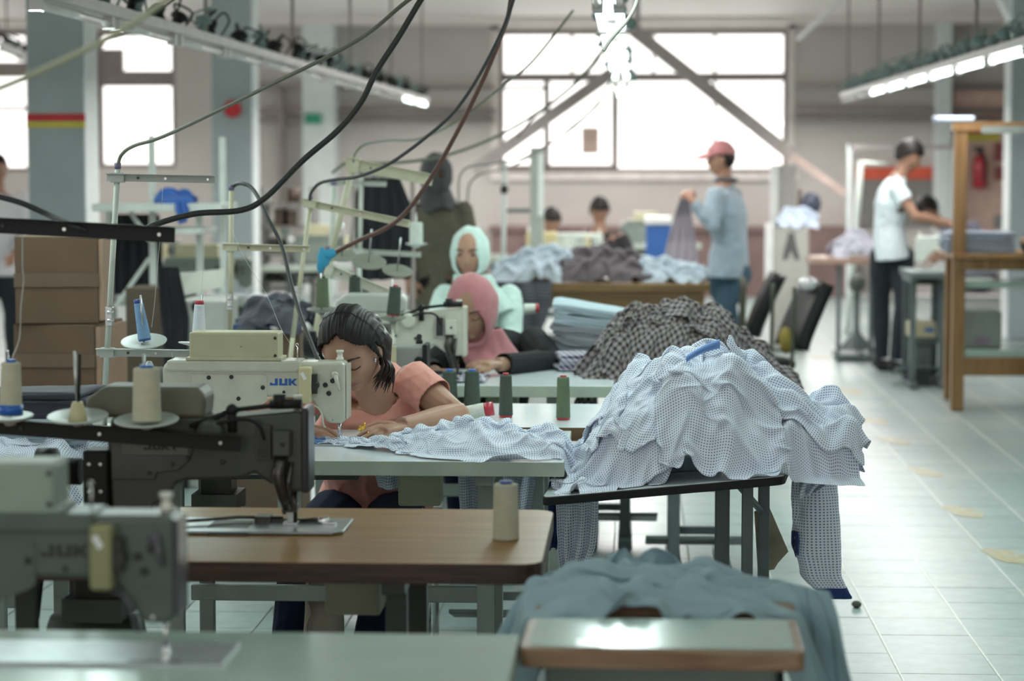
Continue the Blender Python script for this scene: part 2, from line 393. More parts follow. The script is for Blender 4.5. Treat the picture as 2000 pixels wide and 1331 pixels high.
pb.part('header_band', MB().bb(wx(1852), wx(1940), D - .07, D - .05, wz(262), wz(247), 0).bb(wx(1852), wx(1940), D - .07, D - .05, wz(276), wz(263), 1), [m_red, m_yel], w=True)
ex = Thing('fire_extinguisher', 'red fire extinguisher hung on the pink wall panel', 'extinguisher', (wx(1902), D - .14, wz(370)))
ex.part('cylinder', MB().lathe((wx(1902), D - .14, wz(368)), [(.02, 0), (.085, .01), (.088, .30), (.06, .37), (.025, .40)], 20), mat('extinguisher red', (.52, .03, .05), .25, coat=.5), w=True)
ex.part('valve', MB().cyl((wx(1902), D - .14, wz(302)), (wx(1902), D - .14, wz(292)), .03).box((wx(1898), D - .2, wz(290)), (.14, .03, .03)), m_dark, w=True)
ex.part('hose', MB().tube(catmull([P(1905, 292, D - .2), P(1922, 305, D - .22), P(1922, 340, D - .22), P(1914, 368, D - .2)]), .012), m_dark, w=True)

# ------------------------------------------------------------------ floor and its tiles
floor = struct('floor', MB().bb(XL, XR, YF, D, -.3, -.004), m_floor)
TP = .296; TX0 = 1.112; TY0 = 7.427
def proj(p):
    k = Vector(p) - CAM; return (1000 + F * k.dot(_r) / k.dot(_f), 665.5 - F * k.dot(_u) / k.dot(_f), k.dot(_f))
tb = MB().bb(-(TP - .007) / 2, (TP - .007) / 2, -(TP - .004) / 2, (TP - .004) / 2, -.009, 0)
tiles = [tb.data('tile', m) for m in m_tiles]
near, far = [], []
for j in range(-13, 70):
    for i in range(-40, 18):
        x = TX0 + (i + .5) * TP; y = TY0 + (j + .5) * TP
        if not (XL + .15 < x < XR - .15 and y < D - .1 and y > 3.5): continue
        u, v, z = proj((x, y, 0))
        if -500 < u < 2900 and v < 1700:
            vis = (-60 < u < 2060 and v < 1400) and (x > .62 or (-.1 < x and y > 6.9 and y < 12))
            (near if vis else far).append((y, x))
near.sort(); far += near[300:]; near = near[:300]
for y, x in near:
    o = link('tile', random.choice(tiles), floor, (x, y, random.uniform(-.0006, .0006)))
    o.rotation_euler = (random.uniform(-.0012, .0012), random.uniform(-.0012, .0012), 0)
mb = MB(); h = (TP - .006) / 2
for y, x in far:
    z = random.uniform(-.0005, .0005); mb.add([(x - h, y - h, z), (x + h, y - h, z), (x + h, y + h, z), (x - h, y + h, z)], [(0, 1, 2, 3)], random.randrange(4))
o = struct('distant_tiles', mb, m_tiles, floor); o['kind'] = 'stuff'
for i in range(-2, 9):
    x = TX0 + i * TP; z0_ = .0012; pts = []
    y = 6.0
    while y < 27: pts.append((x + random.uniform(-.0015, .0015), y, 0)); y += .6
    mb = MB()
    for a, b in zip(pts, pts[1:]):
        mb.add([(a[0] - .0035, a[1], -.003), (a[0] + .0035, a[1], -.003), (b[0] + .0035, b[1], -.003), (b[0] - .0035, b[1], -.003),
                (a[0] - .003, a[1], z0_), (a[0] + .003, a[1], z0_), (b[0] + .003, b[1], z0_), (b[0] - .003, b[1], z0_)], [(4, 5, 6, 7), (0, 4, 7, 3), (1, 2, 6, 5), (0, 1, 5, 4)])
    struct('jointing_strip', mb, m_groutl, floor)
for (u, v) in ((1963, 1087), (1880, 1000), (1806, 923), (1746, 862), (1705, 822), (1662, 765), (1600, 698)):
    c = Pz(u, v, 0); mb = MB(); L = .30; wd = .12
    poly = [(-.03, -L / 2), (.05, -L * .42), (.085, -.02), (.09, .08), (.04, L * .5), (-.04, L * .42), (-.085, .05), (-.07, -.06)]
    mb.add([(c.x + a * .95, c.y + b * 1.15 - 1.1 * a, .0016) for a, b in poly], [tuple(range(8))])
    struct('floor_marking', mb, m_fmark, floor)
# ================================================================== strip light rows and cables
m_tube_on = mat('lit tube', (1, 1, 1), .4, emit=(.86, 1, .97), estr=5)
m_tube_off = mat('tube glass', (.86, .86, .84), .15, spec=.6)
m_rail = mat('white light rail', (.66, .62, .61), .35, spec=.6)
m_black = mat('black plastic', (.014, .015, .015), .5, spec=.25)
m_teal = mat('grey green plastic', (.20, .28, .27), .45)
def light_row(label, a, b, n, lit, plug=.055, dark=m_black, pairs=1, off=0.):
    a, b = Vector(a), Vector(b); t = Thing('light_row', label, 'light fitting', (a + b) / 2, 0, 'strip light rows under the ceiling')
    L = (b - a).length; d = (b - a).normalized(); x = Vector((1, 0, 0))
    t.part('rail', MB().beam(a, b, .07, .045), m_rail, w=True, b=.004)
    k = int(L / 3.2) + 1
    for i in range(k + 1):
        p = a.lerp(b, (i + .15) / (k + .3)); t.part('hanger_rod', MB().cyl(p, (p.x, p.y, ZC + .03), .011, 8), m_pipe, w=True)
    for i in range(n):
        for s in range(pairs):
            o = x * ((s - (pairs - 1) / 2) * .08)
            p0 = a + d * (L * (i + .06) / n) + Vector((0, 0, -.05)) + o; p1 = a + d * (L * (i + .94) / n) + Vector((0, 0, -.05)) + o
            t.part('tube', MB().cyl(p0, p1, .017, 12), m_tube_on if lit(i) else m_tube_off, w=True)
            t.part('tube_socket', MB().beam(p0 - d * .03, p0 + d * .02, .04, .05), m_rail, w=True); t.part('tube_socket', MB().beam(p1 - d * .02, p1 + d * .03, .04, .05), m_rail, w=True)
    m = int(L / .36)
    for i in range(m):
        p = a.lerp(b, (i + random.uniform(.2, .8)) / m) + Vector((random.uniform(-.03, .03), 0, .022)); mb = MB()
        h = random.uniform(.05, .085); mb.lathe(p, [(.018, 0), (.02, h * .5), (plug * random.uniform(.6, .9), h * .75), (plug * .75, h), (.012, h + .015)], 10, 0, (random.uniform(-.5, .5), random.uniform(-.5, .5), 1))
        q = p + Vector((0, .02, h)); mb.tube(catmull([q, q + Vector((random.uniform(-.06, .06), .05, .05)), q + Vector((random.uniform(-.08, .08), .12, .01)), q + Vector((0, .17, -h))], 4), .006, 5)
        t.part('plug', mb, random.choice([dark, dark, m_teal]), w=True)
    return t
light_row('long unlit strip light row running past the two pillars, lit only at its far end', P(60, -22, 8.2), P(832, 195, 23.7), 12, lambda i: i >= 10)
light_row('brightest strip light row, twin tubes hanging above the big window centre', P(1160, -190, 5.9), P(1219, 176, 21.3), 10, lambda i: i in (2, 3, 4, 5, 6, 8, 9), dark=m_teal, pairs=2, plug=.10)
light_row('lit strip light row above the white-shirted man with dark plugs along it', P(2105, 52, 10.6), P(1648, 186, 22.2), 9, lambda i: i < 7, plug=.07, dark=m_teal)
light_row('short strip light row beyond the first pillar at the hall side', P(-260, -30, 16), P(75, 120, 26), 6, lambda i: i in (3,), plug=.06)
t = solo('conduit', MB().beam(P(1560, 76, 24), P(1650, -10, 22), .05, .03), m_rail, 'pale slanting conduit hanging under the ceiling between the window and the lit row', 'conduit')
for (u, v0, v1, d) in ((825, 10, 190, 23.5), (740, -10, 120, 24), (1672, 0, 175, 22), (1722, -5, 160, 23), (1820, 12, 215, 22)):
    pass
m_cab = [mat('dark grey cable', (.035, .038, .038), .5), mat('brown cable', (.11, .045, .035), .5), mat('grey green cable', (.16, .17, .13), .5), mat('pale yellow cable', (.45, .47, .33), .5), mat('pale grey cable', (.30, .29, .27), .5)]
def cable(label, pts, r, m):
    w = catmull([P(*p) for p in pts], 10)
    return solo('cable', MB().tube(w, r, 8), m_cab[m], label, 'cable', 'cables hanging to the machines')
cable('grey green cable running from the tall pale thread stand up across the first pillar lamps', [(230, 322, 6.85), (238, 302, 6.85), (262, 285, 6.8), (330, 262, 6.7), (520, 170, 6.4), (700, 78, 6.2), (810, -8, 6.1), (960, -90, 6.1), (1178, -162, 6.2)], .0055, 2)
cable('thick dark cable sagging from the black bar up between the second pillar and the lamps', [(272, 458, 6.0), (300, 440, 6.0), (380, 418, 6.0), (470, 411, 6.0), (520, 385, 6.0), (590, 315, 6.0), (660, 255, 6.0), (705, 200, 6.0), (735, 140, 6.0), (780, 70, 6.0), (828, -10, 6.0), (900, -120, 6.05), (1030, -175, 6.1), (1172, -165, 6.3)], .0078, 0)
cable('short dark cable falling in front of the striped pillar to the black bar', [(-40, 376, 5.2), (0, 385, 5.2), (45, 398, 5.2), (90, 418, 5.2), (140, 440, 5.1), (170, 450, 5.1)], .0065, 0)
cable('black cable drooping from the cream pole down behind the coral woman head', [(452, 374, 7.9), (458, 362, 7.9), (475, 359, 7.85), (496, 372, 7.8), (520, 420, 7.65), (550, 480, 7.6), (570, 560, 7.5), (590, 625, 7.4), (622, 706, 7.3)], .0066, 0)
cable('black cable curving over the slanted arm bracket up past the scarfed standing woman', [(605, 392, 8.4), (608, 376, 8.4), (625, 358, 8.4), (660, 350, 8.3), (700, 345, 8.2), (760, 320, 8.1), (830, 270, 8.0), (890, 215, 7.9), (940, 140, 7.8), (985, 50, 7.7), (1010, -20, 7.6), (1040, -80, 7.4), (1188, -78, 7.4)], .0062, 0)
cable('brown cable hanging in a long curve down to the blue rag', [(620, 560, 8.6), (632, 520, 8.6), (650, 497, 8.6), (700, 470, 8.5), (750, 448, 8.4), (790, 418, 8.3), (830, 365, 8.2), (870, 300, 8.1), (915, 215, 8.0), (955, 130, 7.9), (990, 40, 7.8), (1012, -30, 7.6), (1100, -75, 7.6), (1190, -66, 7.6)], .0085, 1)
cable('thin grey green cable leaving the highest slanted bracket towards the window', [(691, 320, 9.1), (694, 300, 9.12), (715, 282, 9.2), (760, 274, 9.5), (815, 272, 9.8), (870, 250, 10), (930, 210, 10), (985, 165, 10), (1040, 120, 10), (1120, 20, 10)], .0055, 2)
cable('dark brown cable crossing behind the scarfed standing woman to the centre lamps', [(648, 338, 12.4), (680, 318, 12.4), (740, 320, 12.4), (830, 312, 12.5), (900, 295, 12.6), (980, 262, 12.8), (1050, 220, 13), (1110, 175, 13), (1165, 120, 13), (1200, 40, 13)], .0085, 2)
cable('pale yellow blurred cable crossing the upper corner by the lamp row', [(-60, 190, 3.7), (0, 172, 3.7), (80, 138, 3.7), (180, 90, 3.7), (260, 45, 3.7), (340, -10, 3.7)], .0052, 3)
cable('grey cable looping down in front of the brightest lamp row', [(1178, 100, 6.5), (1195, 75, 6.5), (1225, 40, 6.5), (1243, 5, 6.5), (1246, -40, 6.5)], .005, 4)
cable('pale grey cable arching over the far machines by the standing woman', [(895, 400, 13), (898, 345, 13), (920, 325, 13), (970, 318, 13.2), (1040, 300, 13.4), (1160, 215, 13.5), (1210, 110, 13.5)], .006, 4)
cable('second pale grey cable arching lower over the far machines', [(912, 400, 14), (918, 358, 14), (945, 338, 14), (1000, 325, 14.2), (1090, 270, 14.4), (1200, 170, 14.5)], .006, 4)
cable('drooping cable with a green stripe in front of the window, beside the sloping brace', [(1010, 270, 14), (1040, 232, 14), (1075, 205, 14), (1110, 175, 14), (1150, 130, 14), (1190, 80, 14)], .006, 2)
# ================================================================== sewing machines, stands and tables
m_cream = mat('cream machine enamel', (.56, .56, .47), .34, var=.05, scale=18, dirt=(.33, .31, .25), dscale=40, dlev=.66, coat=.25)
m_creamb = mat('yellowed cream cover', (.50, .47, .31), .42, var=.05, scale=14, dirt=(.33, .30, .19), dscale=26, dlev=.62)
m_ydial = mat('yellow cream plastic', (.60, .54, .32), .4)
m_gmach = mat('grey green machine enamel', (.078, .10, .086), .34, var=.07, scale=12, dirt=(.12, .13, .11), dscale=20, dlev=.62, coat=.3)
m_dkmach = mat('dark grey machine enamel', (.046, .051, .043), .42, var=.08, scale=12, dirt=(.03, .033, .028), dscale=16, dlev=.6, coat=.2)
m_olive = mat('olive grey cover', (.125, .12, .088), .45, var=.06, scale=10, dirt=(.10, .095, .07), dscale=12, dlev=.62)
m_pale = mat('pale machine enamel', (.62, .68, .63), .35, var=.04, scale=12)
m_bed = mat('ground steel bed', (.42, .46, .48), .28, .7, var=.08, scale=20)
m_chrome = mat('chrome', (.72, .72, .72), .18, 1.)
m_screw = mat('black screw', (.02, .02, .02), .4)
m_blue = mat('blue lettering', (.02, .11, .38), .5); m_blk = mat('black lettering', (.015, .015, .017), .5)
m_ink = mat('white label', (.8, .8, .8), .6)
def letters_juki(mb, x, z, y, h, w):
    """the four block letters, flat and slightly proud of the casting (seen from -y)"""
    s = h * .30; lw = w * .245; g = w * .028
    def R_(a, b, c, d_, sk=0): mb.add([(a, y, c), (b, y, c), (b, y, d_), (a, y, d_)], [(0, 1, 2, 3)])
    x0 = x                                              # J
    R_(x0 + lw * .60, x0 + lw * .95, z, z + h); R_(x0, x0 + lw * .6, z, z + s); R_(x0, x0 + lw * .26, z + s, z + h * .42)
    x0 = x + lw + g                                     # U
    R_(x0, x0 + lw * .34, z, z + h); R_(x0 + lw * .66, x0 + lw, z, z + h); R_(x0 + lw * .34, x0 + lw * .66, z, z + s)
    x0 = x + 2 * (lw + g)                               # K
    R_(x0, x0 + lw * .34, z, z + h)
    for q in (1, -1):
        zc = z + h / 2; e = zc + q * h / 2
        vs = [(x0 + lw * .34, y, zc - q * h * .08), (x0 + lw * .34, y, zc + q * h * .12), (x0 + lw * .66, y, e), (x0 + lw * 1.05, y, e), (x0 + lw * .62, y, zc - q * .0)]
        mb.add(vs, [tuple(range(5)) if q < 0 else tuple(range(5))[::-1]])
    x0 = x + 3 * (lw + g) + lw * .26                    # I
    R_(x0, x0 + lw * .36, z, z + h)
def screws(t, sub, pts, y, r=.0062, m=None):
    for (x, z) in pts: t.part('screw', MB().lathe((x, y, z), [(r, 0), (r, .002), (r * .6, .003)], 12, 0, (0, -1, 0)), m or m_screw, sub)
def machine_a(name, label, loc, rz, body, cover, ink, dial=None, top=True, faceplate=None, needle=True):
    """flat-bed lockstitch machine seen from behind: the needle end points to +x, the back faces -y"""
    t = Thing(name, label, 'sewing machine', loc, rz, 'sewing machines')
    out = [(-.505, .0), (-.505, .215), (-.492, .232), (.010, .234), (.022, .228), (.022, .075), (.014, .058), (-.026, .058), (-.034, .064), (-.068, .118), (-.085, .130), (-.215, .133), (-.25, .127), (-.278, .108), (-.298, .07), (-.31, .03), (-.315, 0)]
    b = t.part('arm', MB().prism(out, -.046, .046), body, b=.009); b.modifiers['bevel'].segments = 3
    t.part('arm_ridge', MB().prism([(-.49, .206), (-.115, .206), (-.105, .214), (-.105, .2375), (-.49, .2375)], -.056, .056), body, b=.006)
    pl = t.part('cover_plate', MB().prism([(-.42, .020), (-.30, .020), (-.285, .06), (-.262, .095), (-.215, .112), (-.203, .122), (-.203, .192), (-.210, .198), (-.42, .198)], -.0485, -.045), body, b=.0012)
    screws(t, pl, [(-.37, .188), (-.305, .19), (-.215, .16), (-.285, .128), (-.325, .086), (-.40, .03)], -.0485)
    screws(t, b, [(-.155, .147)], -.046, .0045)
    lt = MB(); letters_juki(lt, -.195, .166, -.0466, .020, .098); t.part('lettering', lt, ink)
    dl = t.part('thread_cover', MB().bb(-.108, -.072, -.083, -.046, .118, .222), dial or m_ydial, b=.006)
    t.part('sticker', MB().prism([(-.103, .203), (-.095, .209), (-.084, .190), (-.092, .184)], -.0838, -.0832), m_ink, dl)
    t.part('tension_spring', MB().cyl((-.064, -.046, .168), (-.064, -.075, .168), .012, 14).bb(-.072, -.058, -.07, -.046, .145, .20), m_screw)
    screws(t, b, [(-.036, .168), (-.015, .180), (-.026, .144)], -.046, .0072)
    lv = MB().tube([(-.006, -.052, .196), (-.001, -.058, .176), (.006, -.056, .152)], [.007, .006, .003], 8); lv.lathe((-.008, -.047, .197), [(.011, 0), (.011, .006), (.006, .01)], 14, 0, (0, -1, 0))
    t.part('presser_lever', lv, faceplate or body)
    screws(t, b, [(-.014, .069)], -.046, .004, m_chrome)
    t.part('face_plate', MB().bb(.022, .0275, -.042, .042, .07, .226), faceplate or body, b=.002)
    t.part('tension_knob', MB().lathe((-.0, .005, .234), [(.011, 0), (.011, .008), (.008, .010), (.008, .022), (.011, .024), (.011, .030)], 16), mat('ivory knob', (.72, .70, .62), .4))
    nb = t.part('needle_bar', MB().cyl((0, 0, .02), (0, 0, .060), .0042, 10).cyl((0, 0, .002), (0, 0, .022), .0016, 6).cyl((.0, -.013, .012), (.0, -.013, .06), .004, 10), m_chrome)
    t.part('presser_foot', MB().bb(-.007, .007, -.022, .012, .001, .004).bb(-.005, .005, -.02, -.006, .004, .016), m_chrome, nb, b=.001)
    t.part('knee_lifter_wire', MB().tube(catmull([(-.078, -.055, .112), (-.06, -.062, .108), (-.045, -.065, .09), (-.04, -.06, .055), (-.036, -.05, .048)], 5), .0028, 8), faceplate or body)
    t.part('thread_guide', MB().cyl((-.122, .0, .235), (-.122, .0, .272), .002, 6).tube(catmull([(-.122, 0, .272), (-.127, 0, .278), (-.122, 0, .283), (-.118, 0, .277)], 4), .0012, 5), m_chrome)
    hw = MB().lathe((-.56, 0, .165), [(.05, 0), (.066, .004), (.066, .012), (.05, .018), (.05, .045), (.04, .055)], 28, 0, (1, 0, 0))
    t.part('hand_wheel', hw, mat('grey wheel', (.30, .31, .30), .35, .3))
    if top:
        mb = MB().bb(-.425, -.170, -.052, .05, .240, .318); c = t.part('motor_cover', mb, cover, b=.006)
        t.part('cover_lip', MB().bb(-.435, -.160, -.056, .054, .2375, .246), cover, c, b=.002)
        lt = MB(); letters_juki(lt, -.335, .268, -.0527, .018, .09); t.part('embossed_lettering', lt, cover, c)
        screws(t, c, [(-.178, .302), (-.178, .252)], -.052, .0045)
    t.part('bed', MB().bb(-.52, .105, -.089, .089, -.004, .003), m_bed, b=.002)
    t.part('bed_slot', MB().bb(-.05, .035, -.074, -.066, .003, .0036), m_screw)
    t.part('oil_pan', MB().prism([(-.50, -.04), (.08, -.04), (.06, -.10), (-.46, -.10)], -.085, .085), m_dkmach, b=.005)
    return t
def machine_b(name, label, loc, rz, body, cover, box, ink, dk=m_black):
    """heavy double-needle machine with its top rods, seen from behind"""
    t = Thing(name, label, 'sewing machine', loc, rz, 'sewing machines')
    out = [(-.385, 0), (-.395, .20), (-.385, .245), (-.10, .25), (.03, .262), (.04, .25), (.042, .10), (.034, .085), (-.005, .083), (-.035, .10), (-.07, .125), (-.10, .112), (-.22, .108), (-.245, .10), (-.252, .08), (-.252, 0)]
    b = t.part('arm', MB().prism(out, -.05, .05), body, b=.01); b.modifiers['bevel'].segments = 3
    pl = t.part('cover_plate', MB().prism([(-.385, .11), (-.29, .11), (-.285, .125), (-.24, .13), (-.215, .15), (-.205, .175), (-.205, .215), (-.385, .22)], -.056, -.05), body, b=.002)
    t.part('name_panel', MB().bb(-.36, -.215, -.0585, -.056, .165, .205), mat('dark name panel', tuple(c * .62 for c in (.21, .22, .19)), .4), pl, b=.001)
    lt = MB(); letters_juki(lt, -.312, .176, -.0592, .0145, .072); t.part('lettering', lt, ink)
    screws(t, pl, [(-.30, .125), (-.25, .145), (-.215, .16)], -.056, .0045)
    screws(t, b, [(-.285, .047)], -.05, .016); screws(t, b, [(-.14, .15)], -.05, .006)
    t.part('boss', MB().lathe((-.165, -.045, .215), [(.03, 0), (.03, .02), (.02, .026)], 18, 0, (0, -1, 0)), body)
    st = t.part('stitch_box', MB().bb(-.445, -.39, -.07, .02, .035, .175), dk, b=.006)
    screws(t, st, [(-.43, .145), (-.405, .145), (-.43, .085), (-.405, .085)], -.07, .005, m_steel)
    t.part('hand_wheel', MB().lathe((-.565, 0, .12), [(.03, 0), (.052, .004), (.052, .045), (.03, .05), (.03, .10)], 24, 0, (1, 0, 0)), m_black)
    t.part('motor_cover', MB().prism([(-.44, .245), (-.18, .245), (-.175, .29), (-.19, .312), (-.40, .314), (-.44, .285)], -.055, .06), box, b=.009)
    rod = MB().tube([(-.21, -.06, .228), (-.118, -.055, .262)], .0055, 8).ball((-.118, -.055, .264), .014).tube([(-.118, -.055, .264), (.0, -.05, .276)], .0055, 8)
    rod.cyl((-.035, -.05, .276), (.034, -.05, .278), .011, 10).cyl((-.015, -.05, .27), (-.015, -.05, .298), .014, 12).cyl((-.118, -.055, .264), (-.118, -.055, .215), .010, 10)
    rod.tube(catmull([(-.20, -.06, .222), (-.10, -.07, .245), (-.06, -.07, .235), (-.045, -.065, .20)], 5), .004, 6)
    t.part('lifting_rod', rod, dk)
    t.part('top_knob', MB().lathe((.018, 0, .262), [(.011, 0), (.011, .01), (.008, .012), (.008, .022), (.011, .025), (.011, .03)], 14), MATS.get('ivory knob') or mat('ivory knob', (.72, .70, .62), .4))
    w = t.part('window_box', MB().bb(-.066, -.032, -.066, -.05, .155, .232), m_chrome if body is m_cream else body, b=.002)
    t.part('dark_window', MB().bb(-.062, -.036, -.0675, -.066, .160, .228), m_screw, w)
    t.part('tension_box', MB().bb(-.028, .012, -.078, -.05, .165, .222), body, b=.004); screws(t, b, [(-.005, .192)], -.078, .005)
    t.part('face_plate', MB().bb(.030, .048, -.052, .052, .082, .268), body if body is m_cream else mat('worn black enamel', (.03, .03, .035), .25), b=.005)
    mech = MB().tube([(-.01, -.055, .17), (-.018, -.062, .12), (-.008, -.058, .075), (.0, -.05, .045)], [.014, .016, .012, .008], 8)
    mech.tube([(.01, -.052, .15), (.004, -.06, .10), (.002, -.05, .06)], .007, 6).cyl((0, 0, .015), (0, 0, .09), .006, 8).cyl((.012, -.01, .01), (.012, -.01, .09), .005, 8).cyl((-.012, -.012, .03), (-.012, -.012, .09), .004, 8).bb(-.016, .018, -.02, .01, .035, .05)
    nd = t.part('needle_mechanism', mech, mat('oily steel', (.08, .075, .07), .3, .8, var=.2, scale=60))
    t.part('brass_nut', MB().cyl((-.025, -.062, .145), (-.012, -.066, .145), .006, 8), mat('brass', (.6, .45, .12), .3, 1.), nd)
    t.part('presser_foot', MB().bb(-.014, .018, -.02, .014, .006, .012).bb(-.006, .01, -.012, .004, .012, .036), m_steel, nd, b=.001)
    bed = t.part('bed', MB().prism([(-.40, -.11), (.105, -.11), (.128, -.085), (.128, .095), (-.40, .095)], 0, .006, plane='xy'), m_bed, b=.002)
    t.part('slide_opening', MB().bb(-.175, -.085, -.06, .05, .006, .0066), m_screw, bed)
    t.part('feed_linkage', MB().tube([(-.26, -.04, .014), (-.12, .03, .016), (-.02, .03, .016)], .004, 6).bb(-.08, -.045, .0, .05, .006, .022).tube([(.02, .02, .012), (.06, .03, .014), (.08, .04, .012)], .004, 6).bb(-.05, .06, .028, .034, .006, .014), mat('oily steel', (.08, .075, .07)), bed)
    t.part('edge_guide', MB().bb(.07, .10, -.005, .006, .006, .012).cyl((.06, .01, .012), (.085, .015, .014), .008, 10), m_chrome, bed, b=.001)
    t.part('hinge_clip', MB().bb(-.165, -.075, -.118, -.10, -.004, .004), m_dkmach, bed, b=.002)
    t.part('oil_pan', MB().prism([(-.40, -.042), (.115, -.042), (.10, -.085), (-.36, -.085)], -.10, .10), m_dkmach, b=.006)
    return t
m_edge = mat('chipped green table edge', (.42, .48, .40), .6, var=.06, scale=12, dirt=(.20, .17, .12), dscale=28, dlev=.66)
m_lam = mat('white laminate', (.70, .76, .78), .16, var=.02, scale=5, spec=.5)
m_lamg = mat('pale green laminate', (.40, .53, .47), .16, var=.04, scale=5, dirt=(.42, .52, .46), dscale=8)
m_legp = mat('grey green frame paint', (.105, .135, .135), .45, var=.08, scale=14, dirt=(.12, .13, .12), dscale=24, dlev=.64)
m_legl = mat('pale grey frame paint', (.25, .285, .265), .45, var=.06, scale=12)
m_motor = mat('motor housing', (.10, .115, .10), .45, var=.08, scale=10)
def table(name, label, x0, x1, y0, y1, z, top, edge, leg=None, th=.042, r=.02, legs=True, motor=False, fx=None, group='tables', shelf=False):
    c = Vector(((x0 + x1) / 2, (y0 + y1) / 2, 0)); t = Thing(name, label, 'table', c, 0, group)
    x0 -= c.x; x1 -= c.x; y0 -= c.y; y1 -= c.y
    poly = []
    for cx, cy, a0 in ((x1 - r, y1 - r, 0), (x0 + r, y1 - r, 90), (x0 + r, y0 + r, 180), (x1 - r, y0 + r, 270)):
        for k in range(5): a = R(a0 + k * 22.5); poly.append((cx + r * math.cos(a), cy + r * math.sin(a)))
    mb = MB().prism(poly, z - th, z, 1, 'xy'); mb.m[-len(poly) - 1] = 0
    # the top face is the upper cap
    for i, f in enumerate(mb.f):
        if len(f) > 4: mb.m[i] = 0 if mb.v[f[0]][2] > z - .001 else 1
    t.part('tabletop', mb, [top, edge], b=.002)
    leg = leg or m_legp
    if legs:
        lx = fx or (x0 + .2, x1 - .22)
        for x in lx:
            for y in (y0 + .14, y1 - .14): t.part('leg', MB().bb(x - .022, x + .022, y - .016, y + .016, .05, z - th), leg, b=.003)
            t.part('foot', MB().bb(x - .028, x + .028, y0 + .02, y1 - .02, .012, .05).bb(x - .02, x + .02, y0 + .03, y0 + .07, 0, .012).bb(x - .02, x + .02, y1 - .07, y1 - .03, 0, .012), leg, b=.004)
            t.part('top_rail', MB().bb(x - .024, x + .024, y0 + .06, y1 - .06, z - th - .035, z - th), leg, b=.003)
        t.part('crossbar', MB().bb(lx[0], lx[-1], -.03, .0, .30, .345), leg, b=.003)
        t.part('crossbar', MB().bb(lx[0], lx[-1], y1 - .2, y1 - .17, .12, .15), leg, b=.003)
        t.part('treadle', MB().box((sum(lx) / 2, -.02, .11), (.40, .24, .014), Matrix.Rotation(R(-14), 3, 'X')).bb(lx[0], lx[-1], -.02, -.0, .10, .12), leg, b=.003)
    if motor:
        mx = motor if isinstance(motor, float) else -.25
        m = t.part('motor', MB().lathe((mx - .13, .02, z - .27), [(.05, 0), (.085, .01), (.09, .12), (.085, .2), (.04, .215)], 22, 0, (1, 0, 0)).bb(mx - .08, mx + .05, -.06, .1, z - .19, z - .14), m_motor)
        t.part('motor_bracket', MB().bb(mx - .06, mx + .03, -.03, .07, z - .15, z - th), m_dkmach, b=.003)
        t.part('belt', MB().tube([(mx - .16, .02, z - .36), (mx - .18, .02, z - .18), (mx - .17, .02, z - th)], .006, 6).tube([(mx - .16, .04, z - .20), (mx - .14, .04, z - th)], .006, 6), m_black)
        t.part('switch_box', MB().bb(.16, .28, -.05, .06, z - .17, z - th), mat('beige switch box', (.36, .36, .26), .5), b=.006)
    return t
def wd(u, d): return (u - 1237) * d / F
# -- row in focus: woman's table, its machine
YT0, YT1 = 6.28, 7.03
table('sewing_table', 'white laminate sewing table with chipped green front edge under the coral woman machine', wd(1103, YT0) - 1.28, wd(1103, YT0), YT0, YT1, .75, m_lam, m_edge, m_legl, th=.040, r=.004, motor=-.35, group='sewing tables')
mA = machine_a('sewing_machine', 'cream sewing machine with blue lettering in front of the coral woman face', Vector((wd(661, 6.69), 6.69, .753)), 0, m_cream, m_creamb, m_blue)
# -- wood table and machine
table('sewing_table', 'brown wood-topped sewing table with dark worn edge and one cream cone', -.18 - 1.28, -.18, 4.66, 5.41, .75, wood('light oak laminate', (.27, .135, .036), (.35, .19, .060), 0, 4, .36), wood('dark chipped edge', (.018, .007, .006), (.065, .028, .016), 0, 14, .5), m_dkmach, r=.05, motor=-.33, group='sewing tables', fx=(-.44, .335))
mB = machine_b('sewing_machine', 'dark grey double-needle sewing machine standing on the brown wood tabletop', Vector((wd(561, 5.11), 5.11, .752)), 0, m_dkmach, m_olive, m_olive, m_blk)
# -- nearest pale green table and machine
table('sewing_table', 'pale green laminate sewing table along the bottom of the view, under the blurred machine', -1.75, .0 - .19, 3.30, 3.957, .75, m_lamg, m_edge, m_dkmach, r=.01, group='sewing tables')
mC = machine_a('sewing_machine', 'blurred grey green sewing machine on the pale green table, with olive thread cover', Vector((wd(312, 3.755), 3.755, .753)), 0, m_gmach, mat('pale green cover', (.27, .33, .27), .35), m_blk, mat('olive yellow plastic', (.27, .26, .13), .45), faceplate=mat('dark violet plate', (.10, .09, .11), .2))
# -- pink-scarfed woman's row
table('sewing_table', 'white sewing table with chipped cream edge at which the pink-scarfed woman sews', wd(1200, 8.46) - 1.28, wd(1200, 8.46), 8.46, 9.15, .75, m_lam, m_edge, m_legl, r=.01, motor=-.3, group='sewing tables')
mD = machine_b('sewing_machine', 'cream double-needle sewing machine beside the pink-scarfed woman', Vector((wd(887, 8.76), 8.76, .752)), 0, m_cream, m_cream, mat('grey cream cover', (.42, .44, .40), .4, var=.05), m_blk)
